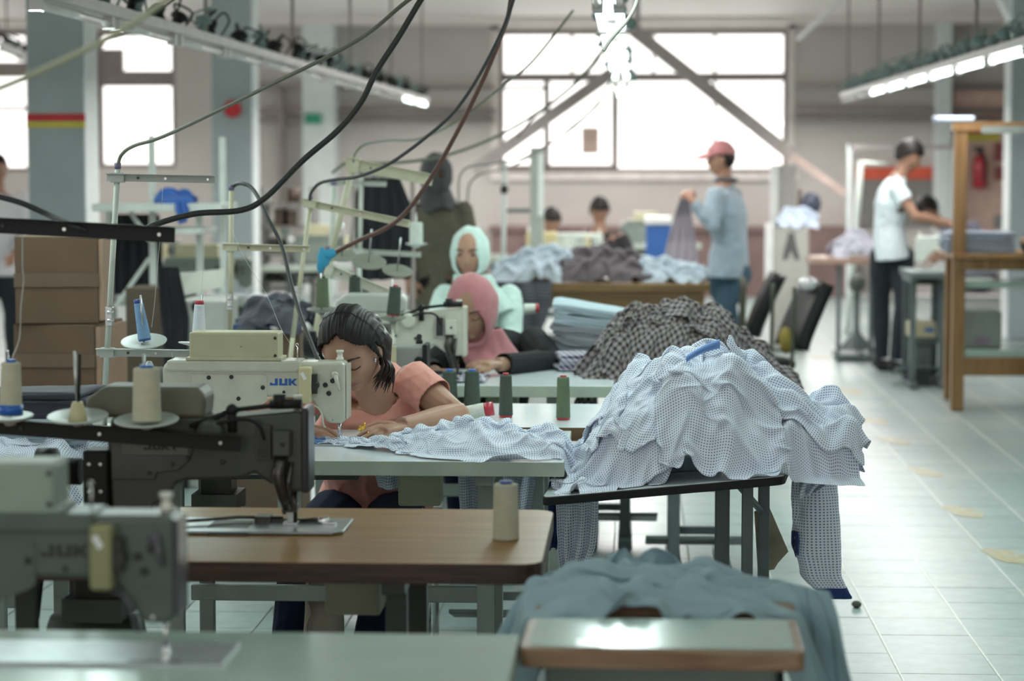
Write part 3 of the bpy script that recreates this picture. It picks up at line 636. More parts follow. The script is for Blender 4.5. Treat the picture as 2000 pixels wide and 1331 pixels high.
# grey machine end standing between coral woman and pink-scarfed woman
t = Thing('sewing_machine', 'small grey machine head with black knobs between the coral woman and the plaid cloth', 'sewing machine', P(790, 775, 8.0), 0, 'sewing machines')
t.part('arm', MB().bb(P(722, 0, 8.0).x, P(832, 0, 8.0).x, 7.95, 8.06, P(0, 745, 8).z, P(0, 672, 8).z), mat('mid grey enamel', (.27, .29, .28), .35), w=True, b=.008)
t.part('face_plate', MB().bb(P(826, 0, 8.0).x, P(835, 0, 8.0).x, 7.94, 8.07, P(0, 745, 8).z, P(0, 668, 8).z), m_black, w=True, b=.003)
t.part('top_knob', MB().lathe(P(819, 672, 8.0), [(.012, 0), (.012, .012), (.008, .015), (.010, .028), (.005, .034)], 14), m_black, w=True)
t.part('dial', MB().lathe(P(818, 705, 7.95), [(.014, 0), (.014, .02)], 16, 0, (0, -1, 0)), m_black, w=True)
t.part('cream_side', MB().bb(P(690, 0, 8.0).x, P(775, 0, 8.0).x, 7.93, 7.95, P(0, 705, 8).z, P(0, 670, 8).z), m_creamb, w=True, b=.003)
t.part('stand_foot', MB().bb(P(700, 0, 8.0).x, P(760, 0, 8.0).x, 7.96, 8.05, .754, P(0, 740, 8).z), m_cream, w=True, b=.003)
# narrow white table beside the coral woman, holding the green cones
table('side_table', 'narrow white side table carrying the standing green thread cones', -.66, -.075, 7.12, 7.83, .75, m_lam, wood('brown lipping', (.12, .07, .035), (.2, .12, .06), 0, 10), m_legl, r=.01, group='side tables')
# pedestal of the small gray machine: another white table behind
table('sewing_table', 'white table end mostly hidden behind the coral woman, holding the grey machine head', wd(425, 7.9), wd(872, 7.9), 7.86, 8.36, .75, m_lam, m_edge, m_legl, group='sewing tables')
# side table under the plaid pile
table('side_table', 'low side table under the plaid shirt heap with its white corner showing', wd(1215, 8.6), wd(1535, 8.72), 8.72, 9.25, .75, m_lam, m_black, m_legp, r=.02, group='side tables')
# tilted side table in focus
t = Thing('side_table', 'tilted white side table with black rim under the dotted shirt heap', 'table', (.1, 6.5, 0), 0, 'side tables')
Q = [Vector((-.235, 6.16, .672)), Vector((.40, 6.20, .728)), Vector((.485, 6.88, .738)), Vector((-.19, 6.86, .682))]
def slab(Q, r, th):
    n = len(Q); out = []
    for i in range(n):
        a, b, c = Q[i - 1], Q[i], Q[(i + 1) % n]; p = b + (a - b).normalized() * r; q = b + (c - b).normalized() * r
        for k in range(5): s = k / 4; out.append((1 - s) ** 2 * p + 2 * s * (1 - s) * b + s * s * q)
    return out
o_ = slab(Q, .03, .02); n = len(o_)
t.part('tabletop', MB().add([p for p in o_] + [p - Vector((0, 0, .004)) for p in o_], [tuple(range(n))] + [(i, i + n, (i + 1) % n + n, (i + 1) % n) for i in range(n)]), m_lam, w=True)
o2 = [p + (p - Vector((.12, 6.5, p.z))).normalized() * .004 for p in o_]
t.part('black_rim', MB().add([p - Vector((0, 0, .0015)) for p in o2] + [p - Vector((0, 0, .024)) for p in o2], [tuple(range(n, 2 * n))[::-1]] + [(i, i + n, (i + 1) % n + n, (i + 1) % n) for i in range(n)] + [tuple(range(n))]), m_black, w=True, b=.003)
for a, b, d in (((1400, 1428), 0, 6.45), ((1452, 1474), 0, 6.3), ((1484, 1506), 0, 6.72), ((1133, 1150), 0, 6.7)):
    x0, x1 = wd(a[0], d), wd(a[1], d); t.part('leg', MB().bb(x0, x1, d - .015, d + .015, 0, .70), m_legp, w=True, b=.003)
t.part('apron', MB().beam((wd(1210, 6.4), 6.4, .675), (wd(1452, 6.4), 6.4, .698), .02, .05).beam((wd(1420, 6.4), 6.42, .69), (wd(1420, 6.4), 6.75, .70), .03, .04), m_legp, w=True, b=.002)
t.part('stretcher', MB().beam((wd(1295, 6.6), 6.62, .27), (wd(1455, 6.6), 6.62, .27), .03, .03).beam((wd(1415, 6.6), 6.45, .27), (wd(1415, 6.6), 6.75, .27), .03, .03), m_legp, w=True, b=.002)
t.part('diagonal_strut', MB().tube([(wd(1434, 6.5), 6.5, .68), (wd(1490, 6.7), 6.7, .56)], .01, 6), m_legp, w=True)
# small board in front
t = Thing('side_table', 'small pale board with worn brown edges in front of the dusty teal garment', 'table', (wd(1290, 4.0), 4.0, 0), 0, 'side tables')
za = .75; A = [Pz(1032, 1207, za), Pz(1556, 1210, za), Pz(1573, 1275, za), Pz(1014, 1266, za)]
A = [A[3], A[2], A[1], A[0]]; o_ = slab(A, .02, .03); n = len(o_)
m_brn = wood('worn brown edge', (.20, .11, .06), (.36, .24, .15), 0, 10)
t.part('board', MB().add([p for p in o_] + [p - Vector((0, 0, .034)) for p in o_], [tuple(range(n))] + [tuple(range(n, 2 * n))[::-1]] + [(i, i + n, (i + 1) % n + n, (i + 1) % n) for i in range(n)], 1), m_brn, w=True, b=.004)
c = sum(A, Vector()) / 4; o3 = [c + (p - c) * .93 + Vector((0, 0, .0012)) for p in o_]
t.part('laminate_face', MB().add(o3, [tuple(range(n))]), m_lamg, w=True)
t.part('paper_label', MB().add([Pz(u, v, za + .002) for u, v in ((1124, 1274 - 10), (1174, 1264), (1172, 1248), (1126, 1248))], [(0, 1, 2, 3)]), mat('shiny white label', (.9, .9, .92), .2), w=True)
x0, x1 = wd(1066, 3.95), wd(1520, 3.95)
t.part('cabinet', MB().bb(x0, x1, 3.92, 4.12, .05, za - .034), mat('grey green steel', (.16, .21, .20), .45, var=.07), w=True, b=.008)
t.part('foot', MB().bb(x0 + .02, x0 + .08, 3.94, 4.1, 0, .05).bb(x1 - .08, x1 - .02, 3.94, 4.1, 0, .05), m_black, w=True)
# ------------------------------------------------------------------ thread stands, cones
m_pole = mat('cream pole paint', (.50, .53, .47), .4, var=.06, scale=20); m_poley = mat('yellowed pole paint', (.52, .50, .36), .4, var=.06, scale=20)
m_palearm = mat('grey arm paint', (.40, .42, .39), .4)
def stand(label, bot, top, arms, discs=(), m=m_pole, r=.0085, ma=None, clamp=None, aw=.022, md=None):
    """arms: (point at pole, tip); discs: (centre, radius)"""
    t = Thing('thread_stand', label, 'thread stand', (bot.x, bot.y, bot.z), 0, 'thread stands'); ma = ma or m
    t.part('pole', MB().cyl(bot, top, r, 14), m, w=True)
    t.part('pole_cap', MB().cyl(top, top + Vector((0, 0, .018)), r * 1.15, 14), mat('violet cap', (.16, .14, .24), .5), w=True)
    for a, b in arms:
        d = (b - a).normalized(); s = Vector((0, 0, 1)); bk = Vector((0, 1, 0))
        mb = MB().beam(a - d * .03, b, .003, aw).beam(a - d * .03 + s * aw / 2 - bk * .009, b + s * aw / 2 - bk * .009, .02, .0025)
        o = t.part('arm', mb, ma, w=True, b=.0008)
        t.part('clamp', MB().beam(a - d * .018, a + d * .024, .026, aw * 1.3), ma, o, w=True, b=.002)
        for k in (.22, .5, .93): t.part('eyelet', MB().lathe(a.lerp(b, k) + Vector((0, -.004, 0)), [(.004, 0), (.004, .003)], 10, 0, (0, -1, 0)), m_steel if k > .3 else m_screw, o, w=True)
    for c, rr, ax in discs:
        t.part('spool_dish', MB().lathe(c, [(.012, -.018), (.014, -.012), (rr * .98, .0), (rr, .003), (rr * .97, .004), (.014, -.006)], 32, 0, ax), md or mat('pale dish', (.50, .55, .52), .35), w=True)
        t.part('spool_pin', MB().cyl(c, c + Vector(ax).normalized() * .145, .003, 8), m_steel, w=True)
    if clamp is not None:
        t.part('pole_joint', MB().beam(clamp + Vector((0, 0, -.028)), clamp + Vector((0, 0, .028)), .022, .024).cyl(clamp + Vector((-.004, -.014, .012)), clamp + Vector((.016, -.014, .012)), .006, 8).cyl(clamp + Vector((-.004, -.014, -.012)), clamp + Vector((.016, -.014, -.012)), .006, 8), m_steel, w=True, b=.002)
    return t
def cone(name, label, c, h, r0, r1, thr, cap=None, core=None, axis=(0, 0, 1), group='thread cones', band=.0):
    """thread cone: c is its foot, r0 foot radius, r1 head radius; cap colour at the head, core colour at the foot"""
    c = Vector(c); ax = Vector(axis).normalized(); t = Thing(name, label, 'thread cone', c, 0, group)
    a, b = (.05 if core else 0), (1 - band)
    pr = []; N = 26
    for i in range(N + 1):
        s = i / N; pr.append(((r0 + (r1 - r0) * s) * (1 + .012 * math.sin(i * 2.6) + .006 * random.uniform(-1, 1)), h * (a + (b - a) * s)))
    pr = [(pr[0][0] * .9, pr[0][1])] + pr + [(r1 * .82, h * b + .002)]
    t.part('thread_winding', MB().lathe(c, pr, 28, 0, ax), thr, w=True)
    if core is not None: t.part('cone_foot', MB().lathe(c, [(r0 * .93, 0), (r0 * .95, h * a + .002)], 24, 0, ax), core, w=True)
    if cap is not None: t.part('cone_head', MB().lathe(c, [(r1 * (.96 if band else .55), h * b), (r1 * (.93 if band else .5), h + (.0 if band else .008))], 24, 0, ax), cap, w=True)
    return t
def thread(label, pts, r=.0006, m=None):
    return solo('thread', MB().tube([P(*p) for p in pts] if len(pts) < 3 else catmull([P(*p) for p in pts], 6), r, 5), m or mat('pale thread', (.62, .62, .60), .5), label, 'thread', 'threads')
m_thr = {k: mat(k + ' thread', c, .75, var=.04, scale=40, bump=.4, bscale=220) for k, c in dict(cream=(.60, .58, .44), dusty=(.50, .49, .38), blue=(.20, .36, .58), white=(.72, .77, .84), green=(.045, .065, .05), mossy=(.11, .15, .085), paper=(.62, .66, .60)).items()}
m_capb = mat('blue plastic cap', (.02, .13, .50), .3); m_capr = mat('crimson plastic cap', (.45, .04, .06), .3); m_capn = mat('navy plastic cap', (.03, .08, .30), .3)
S1 = stand('tall pale thread stand with two dishes behind the cream machine', P(205, 760, 6.9), P(230, 330, 6.9), [(P(228, 347, 6.9), P(420, 351, 6.9)), (P(208, 689, 6.9), P(402, 692, 6.9))],
           [(P(281, 668, 6.86), .068, (0.0, -.28, 1)), (P(392, 672, 6.86), .066, (.04, .05, 1))], m_pole, clamp=P(214, 618, 6.9), ma=m_palearm)
S1.part('base_clamp', MB().bb(wd(190, 6.9), wd(222, 6.9), 6.86, 6.94, .737, .775), m_steel, w=True, b=.003)
S1.part('lower_pole', MB().cyl(P(205, 760, 6.9), (P(203, 800, 6.9).x, 6.9, .76), .0085, 12), m_pole, w=True)
cone('thread_cone', 'light blue thread cone leaning on the tall pale stand', P(283, 668, 6.86) + Vector((0, 0, .003)), .124, .0195, .0135, m_thr['blue'], m_capn, m_capn, (-.16, 0, 1), band=.10)
cone('thread_cone', 'white thread cone with crimson top on the tall pale stand', P(388, 671, 6.86) + Vector((0, 0, .003)), .124, .0215, .0145, m_thr['white'], m_capr, None, (.03, 0, 1), band=.10)
# black bars of the wood table's stand
S2 = stand('black thread stand of the wood-topped table with two wide dishes', P(-70, 1000, 5.15), P(-95, 400, 5.15), [(P(-88, 436, 5.1), P(342, 460, 5.1)), (P(-78, 828, 5.0), P(470, 868, 5.0))],
           [(P(152, 815, 4.98), .066, (0, -.16, 1)), (P(286, 822, 4.98), .070, (0, -.14, 1)), (P(20, 815, 4.98), .05, (0, -.1, 1))], m_black, r=.011, aw=.034)
S2.part('base_clamp', MB().bb(P(-70, 0, 5.15).x - .03, P(-70, 0, 5.15).x + .03, 5.1, 5.2, .75, .83), m_black, w=True, b=.003)
cone('thread_cone', 'big cream thread cone with blue core standing on the black stand dish', P(287, 822, 4.96), .112, .031, .0275, m_thr['cream'], m_capb, None, (0, 0, 1))
cone('thread_cone', 'cream thread cone with wide blue foot band at the frame edge', P(21, 812, 4.96), .113, .0245, .0205, m_thr['cream'], m_capb, None, (.02, 0, 1)).part('blue_band', MB().lathe(P(21, 812, 4.96), [(.0262, .002), (.0258, .024)], 24, 0, (.02, 0, 1)), m_capb, w=True)
t = Thing('spool_post', 'empty yellowed cone holder with a tall black pin on the black stand dish', 'cone holder', P(152, 825, 4.96))
t.part('holder', MB().lathe(P(152, 824, 4.96), [(.021, 0), (.018, .02), (.012, .04), (.011, .043)], 18), m_ydial, w=True)
t.part('pin', MB().cyl(P(153, 790, 4.96), P(156, 692, 4.96), .0035, 8), m_black, w=True)
cone('thread_cone', 'dusty cream thread cone standing alone on the wood tabletop', Pz(988, 1054, .751), .118, .0285, .026, m_thr['dusty'], m_capn, None)
cone('thread_cone', 'dark green cone with red head and foot standing upright on white side table', Pz(988, 815, .751), .132, .0225, .0185, m_thr['green'], m_capr, m_capr)
cone('thread_cone', 'mossy green cone standing apart, next to the dotted shirt heap', Pz(1100, 820, .751), .132, .0225, .019, m_thr['mossy'], m_capr, m_capr)
cone('thread_cone', 'dark green blue-tipped cone close to the coral woman elbow', Pz(878, 792, .751), .112, .028, .023, m_thr['green'], m_capb, None)
cone('thread_cone', 'dark green blue-tipped cone standing next to the fallen one', Pz(922, 792, .751), .112, .028, .023, m_thr['green'], m_capb, None)
cone('thread_cone', 'fallen cone of unwound cream thread with a wide red end', P(905, 808, 7.25), .095, .021, .023, m_thr['paper'], m_capr, None, (1, 0, .17), band=.30)
S3 = stand('yellowed thread stand with one arm rising behind the motor cover', P(450, 660, 7.9), P(452, 372, 7.9), [(P(452, 483, 7.9), P(605, 487, 7.9))], [], m_poley, clamp=P(449, 590, 7.9))
S3.part('lower_pole', MB().cyl(P(450, 660, 7.9), (P(450, 700, 7.9).x, 7.9, .76), .0085, 12), m_poley, w=True)
S4 = stand('leaning cream stand whose long arm slopes down over the coral woman', P(572, 660, 8.5), P(607, 394, 8.5), [(P(606, 398, 8.5), P(800, 438, 8.5))], [], m_poley, clamp=P(581, 575, 8.5), aw=.026)
S4.part('lower_pole', MB().cyl(P(572, 660, 8.5), (P(562, 730, 8.5).x, 8.5, .76), .0085, 12), m_poley, w=True)
S5 = stand('tall leaning cream stand with the broad slanted arm near the scarfed standing woman', P(636, 540, 9.1), P(691, 318, 9.1), [(P(690, 322, 9.1), P(845, 352, 9.1))], [], m_poley, aw=.045, r=.012)
S5.part('lower_pole', MB().cyl(P(636, 540, 9.1), (P(605, 690, 9.1).x, 9.1, .76), .012, 12), m_poley, w=True)
S6 = stand('pale upright stand carrying the white cone, in front of the black clothing', P(702, 520, 10.8), P(706, 340, 10.8), [(P(650, 357, 10.8), P(755, 360, 10.8)), (P(700, 492, 10.8), P(822, 498, 10.8))], [(P(813, 477, 10.8), .05, (0, 0, 1))], m_pole, r=.01)
S6.part('lower_pole', MB().cyl(P(702, 520, 10.8), (P(702, 600, 10.8).x, 10.8, .76), .01, 12), m_pole, w=True)
cone('thread_cone', 'white cone on the pale stand before the olive coat', P(813, 477, 10.8), .098, .031, .030, m_thr['paper'])
S7 = stand('slim cream stand pole beside the pale wall column', P(645, 545, 10.4), P(652, 362, 10.4), [], [], m_pole, r=.012)
S7.part('lower_pole', MB().cyl(P(645, 545, 10.4), (P(640, 640, 10.4).x, 10.4, .76), .012, 12), m_pole, w=True)
# slanted disc rack with dark cones in front of the mint-scarfed woman
S8 = stand('cream slanted dish rack loaded with dark green cones behind the coral woman', P(640, 520, 9.0), P(640, 490, 9.0), [(P(640, 525, 9.0), P(760, 575, 9.0))], [(P(720, 512, 9.3), .07, (.15, -.45, 1)), (P(776, 530, 9.2), .06, (.15, -.4, 1)), (P(668, 500, 9.4), .06, (.1, -.4, 1)), (P(767, 622, 8.55), .052, (0, -.1, 1)), (P(628, 605, 8.6), .055, (0, -.1, 1))], m_cream, aw=.04, md=mat('olive dish', (.20, .21, .17), .4))
for i, (u, v, d, lb) in enumerate(((630, 600, 8.6, 'dark green cone on the slanted rack beside the brown cable end'), (693, 595, 8.9, 'dark green cone on the slanted rack just above the coral woman hair'), (768, 617, 8.55, 'dark green cone with red tip on the white dish near the pink scarf'))):
    cone('thread_cone', lb, P(u, v, d), .105, .0255, .021, m_thr['green'] if i else m_thr['mossy'], m_capr if i == 2 else m_black, m_capr if i == 2 else None, (.08 if i == 2 else 0, 0, 1))
for a_, b_, r_ in (((P(768, 0, 8.55).x, 8.55, .76), P(767, 626, 8.55), .006), ((P(628, 0, 8.6).x, 8.6, .76), P(628, 608, 8.6), .006), ((P(640, 0, 9.0).x, 9.0, .76), P(640, 525, 9.0), .008)): S8.part('dish_post', MB().cyl(a_, b_, r_), m_cream, w=True)
for o in S8.o.children:
    if o.name.startswith('spool_dish') and o.data.vertices[0].co.z + S8.loc.z > .95 and False: pass
solo('rag', MB().ball(P(632, 505, 8.55), (.022, .02, .04), 12).ball(P(642, 497, 8.55), (.03, .02, .02), 10).ball(P(626, 520, 8.55), (.015, .015, .03), 8).xf(lambda p: p + Vector((noise.noise(p * 40), noise.noise(p * 40 + Vector((9, 0, 0))), noise.noise(p * 40 + Vector((0, 9, 0))))) * .012), mat('bright blue rag', (.04, .30, .50), .8), 'bright blue rag knotted at the end of the brown cable', 'rag')
thread('pale thread dropping from the arm tip to the white cone', [(406, 370, 6.9), (402, 430, 6.9), (396, 530, 6.9), (392, 590, 6.88)])
thread('pale thread running from the arm tip to the cream machine guide', [(418, 372, 6.9), (442, 415, 6.88), (470, 490, 6.85), (520, 575, 6.8), (548, 640, 6.75), (574, 683, 6.7)], .0005)
thread('two pale threads falling from the high arm towards the blue cone', [(318, 362, 6.9), (312, 470, 6.9), (302, 590, 6.9), (296, 640, 6.9)])
thread('looped threads falling from the black bar beside the cardboard boxes', [(44, 450, 5.1), (44, 520, 5.1), (46, 548, 5.1), (41, 600, 5.1), (38, 660, 5.1), (24, 700, 5.0)], .0012)
thread('slack thread crossing the cream machine cover plate', [(336, 690, 6.6), (342, 740, 6.6), (360, 765, 6.6), (400, 790, 6.6), (428, 803, 6.6)], .0005)
# ================================================================== cloth: sheets relaxed over what carries them
def fnoise(shape, cells, rng, oct=3):
    """smooth value noise on a grid, -1..1"""
    out = np.zeros(shape); amp = 1; tot = 0
    for o in range(oct):
        cu, cv = max(2, int(cells[0] * 2 ** o)) + 1, max(2, int(cells[1] * 2 ** o)) + 1
        g = rng.uniform(-1, 1, (cv + 1, cu + 1))
        y = np.linspace(0, cv - .001, shape[0]); x = np.linspace(0, cu - .001, shape[1])
        iy = y.astype(int); ix = x.astype(int); fy = (y - iy)[:, None]; fx = (x - ix)[None, :]
        fy = fy * fy * (3 - 2 * fy); fx = fx * fx * (3 - 2 * fx)
        a = g[iy][:, ix]; b = g[iy][:, ix + 1]; c = g[iy + 1][:, ix]; d = g[iy + 1][:, ix + 1]
        out += amp * ((a * (1 - fx) + b * fx) * (1 - fy) + (c * (1 - fx) + d * fx) * fy); tot += amp; amp *= .5
    return out / tot
class Field:
    """height map of a table top and of whatever already lies on it"""
    def __init__(s, x0, x1, y0, y1, fn, res=.008, floor=-1.):
        s.x0, s.y0, s.res = x0, y0, res
        s.X = np.arange(x0, x1, res); s.Y = np.arange(y0, y1, res)
        gx, gy = np.meshgrid(s.X, s.Y); s.h = fn(gx, gy)
    def at(s, x, y):
        fx = np.clip((x - s.x0) / s.res, 0, s.h.shape[1] - 1.001); fy = np.clip((y - s.y0) / s.res, 0, s.h.shape[0] - 1.001)
        ix = fx.astype(int); iy = fy.astype(int); fx = fx - ix; fy = fy - iy; h = s.h
        return (h[iy, ix] * (1 - fx) + h[iy, ix + 1] * fx) * (1 - fy) + (h[iy + 1, ix] * (1 - fx) + h[iy + 1, ix + 1] * fx) * fy
    def lay(s, Pn, th=.004, only_above=None):
        p = Pn.reshape(-1, 3); ix = np.round((p[:, 0] - s.x0) / s.res).astype(int); iy = np.round((p[:, 1] - s.y0) / s.res).astype(int)
        for dx in (-1, 0, 1):
            for dy in (-1, 0, 1):
                a = np.clip(ix + dx, 0, s.h.shape[1] - 1); b = np.clip(iy + dy, 0, s.h.shape[0] - 1)
                np.maximum.at(s.h, (b, a), p[:, 2] + th - .002 * (abs(dx) + abs(dy)))
def relax(P0, rest, field, steps=90, iters=6, grav=.0012, guide=.03, gz=.0, bend=.25, pins=None, fric=.5, smooth=2, stiff_shear=.4):
    """P0 (nv, nu, 3) start positions; rest (du, dv) spacing. Position based cloth with a soft pull to the start in x and y"""
    Pn = P0.copy(); V = np.zeros_like(Pn); T = P0.copy(); du, dv = rest; dd = math.hypot(du, dv)
    gu = guide if np.ndim(guide) else np.full(Pn.shape[:2], guide); gu = gu[..., None]
    def con(a, b, L, k=1., comp=1.):
        d = b - a; l = np.sqrt((d * d).sum(-1, keepdims=True)) + 1e-9; e = (l - L) / l * .5 * k
        if comp < 1: e = np.where(l < L, e * comp, e)
        d = d * e; a += d; b -= d
    for st in range(steps):
        V *= .93; V[..., 2] -= grav; old = Pn.copy(); Pn += V
        Pn[..., :2] += (T[..., :2] - Pn[..., :2]) * gu
        if gz: Pn[..., 2:] += (T[..., 2:] - Pn[..., 2:]) * gz
        for it in range(iters):
            for o in (0, 1):
                A = Pn[:, o:-1:2]; B = Pn[:, o + 1::2]; n = min(A.shape[1], B.shape[1]); con(A[:, :n], B[:, :n], du)
                A = Pn[o:-1:2]; B = Pn[o + 1::2]; n = min(A.shape[0], B.shape[0]); con(A[:n], B[:n], dv)
            if it % 2 == 0:
                for oy in (0, 1):
                    A = Pn[oy:-1:2, :-1]; B = Pn[oy + 1::2, 1:]; n = min(A.shape[0], B.shape[0]); con(A[:n], B[:n], dd, stiff_shear * .5)
                    A = Pn[oy:-1:2, 1:]; B = Pn[oy + 1::2, :-1]; n = min(A.shape[0], B.shape[0]); con(A[:n], B[:n], dd, stiff_shear * .5)
                con(Pn[:, :-2], Pn[:, 2:], 2 * du, bend * .4); con(Pn[:-2], Pn[2:], 2 * dv, bend * .4)
                if Pn.shape[1] > 8: con(Pn[:, :-4], Pn[:, 4:], 4 * du, bend * .12); con(Pn[:-4], Pn[4:], 4 * dv, bend * .12)
            if field is not None:
                h = field.at(Pn[..., 0], Pn[..., 1]) + .003; m = Pn[..., 2] < h
                Pn[..., 2] = np.where(m, h, Pn[..., 2])
                mm = m[..., None]; Pn[..., :2] = np.where(mm, Pn[..., :2] * (1 - fric / iters) + old[..., :2] * fric / iters, Pn[..., :2])
            if pins is not None:
                w, tgt = pins; Pn = np.where(w[..., None] > 0, Pn + (tgt - Pn) * w[..., None], Pn)
        V = Pn - old; V = np.clip(V, -.02, .02)
    for _ in range(smooth):
        Q = Pn.copy(); Q[1:-1, 1:-1] = Pn[1:-1, 1:-1] * .6 + .1 * (Pn[:-2, 1:-1] + Pn[2:, 1:-1] + Pn[1:-1, :-2] + Pn[1:-1, 2:]); Pn = Q
    return Pn
def cloth_mesh(name, Pn, du, dv, mats, sub=1, th=.0012, off=None, mifn=None, origin=None, uv0=(0, 0)):
    nv, nu = Pn.shape[:2]; origin = origin if origin is not None else Vector(((Pn[..., 0].min() + Pn[..., 0].max()) / 2, (Pn[..., 1].min() + Pn[..., 1].max()) / 2, Pn[..., 2].min()))
    me = bpy.data.meshes.new(name); v = (Pn - np.array(origin)).reshape(-1, 3)
    i, j = np.meshgrid(np.arange(nu - 1), np.arange(nv - 1)); a = (j * nu + i).ravel()
    fs = np.stack([a, a + 1, a + 1 + nu, a + nu], 1)
    me.from_pydata(v.tolist(), [], fs.tolist())
    me.polygons.foreach_set('use_smooth', [True] * len(fs))
    for m in (mats if isinstance(mats, (list, tuple)) else [mats]): me.materials.append(m)
    if mifn is not None:
        uu = (i.ravel() + .5) / (nu - 1); vv = (j.ravel() + .5) / (nv - 1); me.polygons.foreach_set('material_index', [int(q) for q in mifn(uu, vv)])
    uvl = me.uv_layers.new(name='UVMap'); U = np.empty((len(fs) * 4, 2)); idx = fs.ravel(); U[:, 0] = (idx % nu) * du + uv0[0]; U[:, 1] = (idx // nu) * dv + uv0[1]
    uvl.data.foreach_set('uv', U.ravel()); me.update()
    o = link(name, me, None, origin)
    if th:
        md = o.modifiers.new('thickness', 'SOLIDIFY'); md.thickness = th; md.offset = -1
    if sub:
        md = o.modifiers.new('smooth', 'SUBSURF'); md.levels = sub; md.render_levels = sub; md.subdivision_type = 'CATMULL_CLARK'
    return o
def sheet(field, cx, cy, lx, ly, ang, fu, fv, n, seed, lift=.05, amp=.05, cells=(4, 4), top=None, warp=.03, **kw):
    """a garment piece: footprint lx x ly (metres) turned by ang, of cloth fu / fv times larger, dropped on the field"""
    rng = np.random.RandomState(seed); L = (lx * fu, ly * fv); nu = max(8, int(L[0] / n)); nv = max(8, int(L[1] / n)); du, dv = L[0] / (nu - 1), L[1] / (nv - 1)
    a = np.linspace(-.5, .5, nu)[None, :] * np.ones((nv, 1)); b = np.linspace(-.5, .5, nv)[:, None] * np.ones((1, nu))
    a2 = a * lx + fnoise((nv, nu), (3, 3), rng) * warp; b2 = b * ly + fnoise((nv, nu), (3, 3), rng) * warp
    c, s = math.cos(ang), math.sin(ang); x = cx + a2 * c - b2 * s; y = cy + a2 * s + b2 * c
    z = field.at(x, y) + lift + fnoise((nv, nu), cells, rng, 2) * amp
    P0 = np.stack([x, y, z], -1)
    return relax(P0, (du, dv), field, **kw), du, dv
m_dot = uv_mat('white cloth with small blue dots', (.80, .84, .92), 'dots', (.13, .20, .40), .0078, .27)
m_dotblue = uv_mat('blue checked facing', (.16, .29, .62), 'dots', (.06, .12, .36), .0078, .3)
m_navy = uv_mat('navy dotted cuff', (.025, .05, .17), 'dots', (.05, .09, .26), .008, .25)
m_plaid = uv_mat('dark plaid cloth', (.25, .215, .215), 'gingham', (.014, .009, .012), .027)
m_plaid2 = uv_mat('lilac plaid cloth', (.52, .50, .58), 'gingham', (.05, .03, .07), .024)
m_greyc = uv_mat('grey woven cloth', (.22, .23, .26), 'dots', (.34, .36, .40), .007, .3)
m_bluegrey = uv_mat('light blue grey cloth', (.34, .43, .48), 'weave', (.38, .46, .51), .003)
m_tealc = uv_mat('dusty teal cloth', (.29, .41, .46), 'weave', (.32, .45, .50), .003)
m_darkc = uv_mat('dark slate cloth', (.060, .060, .080), 'weave', (.075, .075, .095), .004)
m_mark = mat('maroon chalk mark', (.10, .02, .03), .8)

def tbl_plane(x, y):
    return .672 + (x + .235) * (.056 / .635) + (y - 6.18) * .014
PX = [-.30, -.22, -.16, -.08, 0, .09, .17, .232, .29, .374, .43, .517, .60, .65, .70]
PZ = [.0, .03, .08, .175, .255, .285, .315, .315, .26, .19, .165, .13, .09, .045, 0]
def pile(x, y):
    h = np.interp(x, PX, PZ); yc = 6.58 - .05 * np.exp(-((x - .1) / .3) ** 2); w = np.interp(x, [-.3, 0, .3, .7], [.16, .27, .30, .24])
    q = np.clip(1 - ((y - yc) / w) ** 2, 0, 1) ** .62
    t = tbl_plane(x, y); on = (x > -.225 + (y - 6.18) * .05) & (x < .405 + (y - 6.2) * .125) & (y > 6.175) & (y < 6.87)
    base = np.where(on, t, np.where((x > .4) & (x < .655) & (abs(y - 6.58) < .22), .715, -1.))
    return np.where((q > 0) & (base > 0), np.maximum(base, t + (h - .025) * q), base)
def ridges(x, y, ang, wl, seed, k=2.2):
    """sharp crooked ridges, 0..1, such as a crushed garment makes"""
    c, s = math.cos(ang), math.sin(ang); a = x * c + y * s; b = -x * s + y * c
    w = .35 * np.sin(b * 9 + seed) + .22 * np.sin(b * 21 + a * 7 + seed * 2.3) + .18 * np.sin(a * 13 - b * 5 + seed * 1.7)
    v = 1 - abs(np.sin(a / wl * math.pi + w * 2.4 + seed)); return v ** k
def pile2(x, y):
    z = pile(x, y); t = tbl_plane(x, y); up = np.clip((z - t) / .06, 0, 1) * (z > .6)
    return z + up * (.050 * ridges(x, y * .7, .5, .16, 1.) + .028 * ridges(x, y, -.7, .10, 4.)) - up * .014
FP = Field(-.5, .95, 5.95, 7.15, pile2)
def squash(Pn, lo=.705, k=.12):
    z = Pn[..., 2]; x = Pn[..., 0]; q = np.clip((x - .40) / .05, 0, 1); z2 = np.where(z < lo, lo + (z - lo) * k, z); Pn[..., 2] = z * (1 - q) + z2 * q; Pn[..., 1] += q * np.where(z < lo, (lo - z) * .25, 0); return Pn
def garment(name, Pn, du, dv, mats, label, cat, group=None, sub=1, **kw):
    return tag(cloth_mesh(name, Pn, du, dv, mats, sub, **kw), label, cat, group)
GD = 'white dotted shirts in the heap'
Pn, du, dv = sheet(FP, .185, 6.56, .80, .56, .04, 1.75, 2.2, .0105, 3, lift=.03, amp=.06, cells=(7, 6), steps=75, guide=.07, bend=.36, smooth=4); squash(Pn)
garment('shirt', Pn, du, dv, m_dot, 'white dotted shirt spread lowest in the heap on the tilted side table', 'shirt', GD); FP.lay(Pn, .0)
Pn, du, dv = sheet(FP, .16, 6.50, .50, .36, .55, 2.0, 2.3, .010, 8, lift=.03, amp=.07, cells=(5, 5), steps=85, guide=.07, bend=.4, smooth=4); squash(Pn)
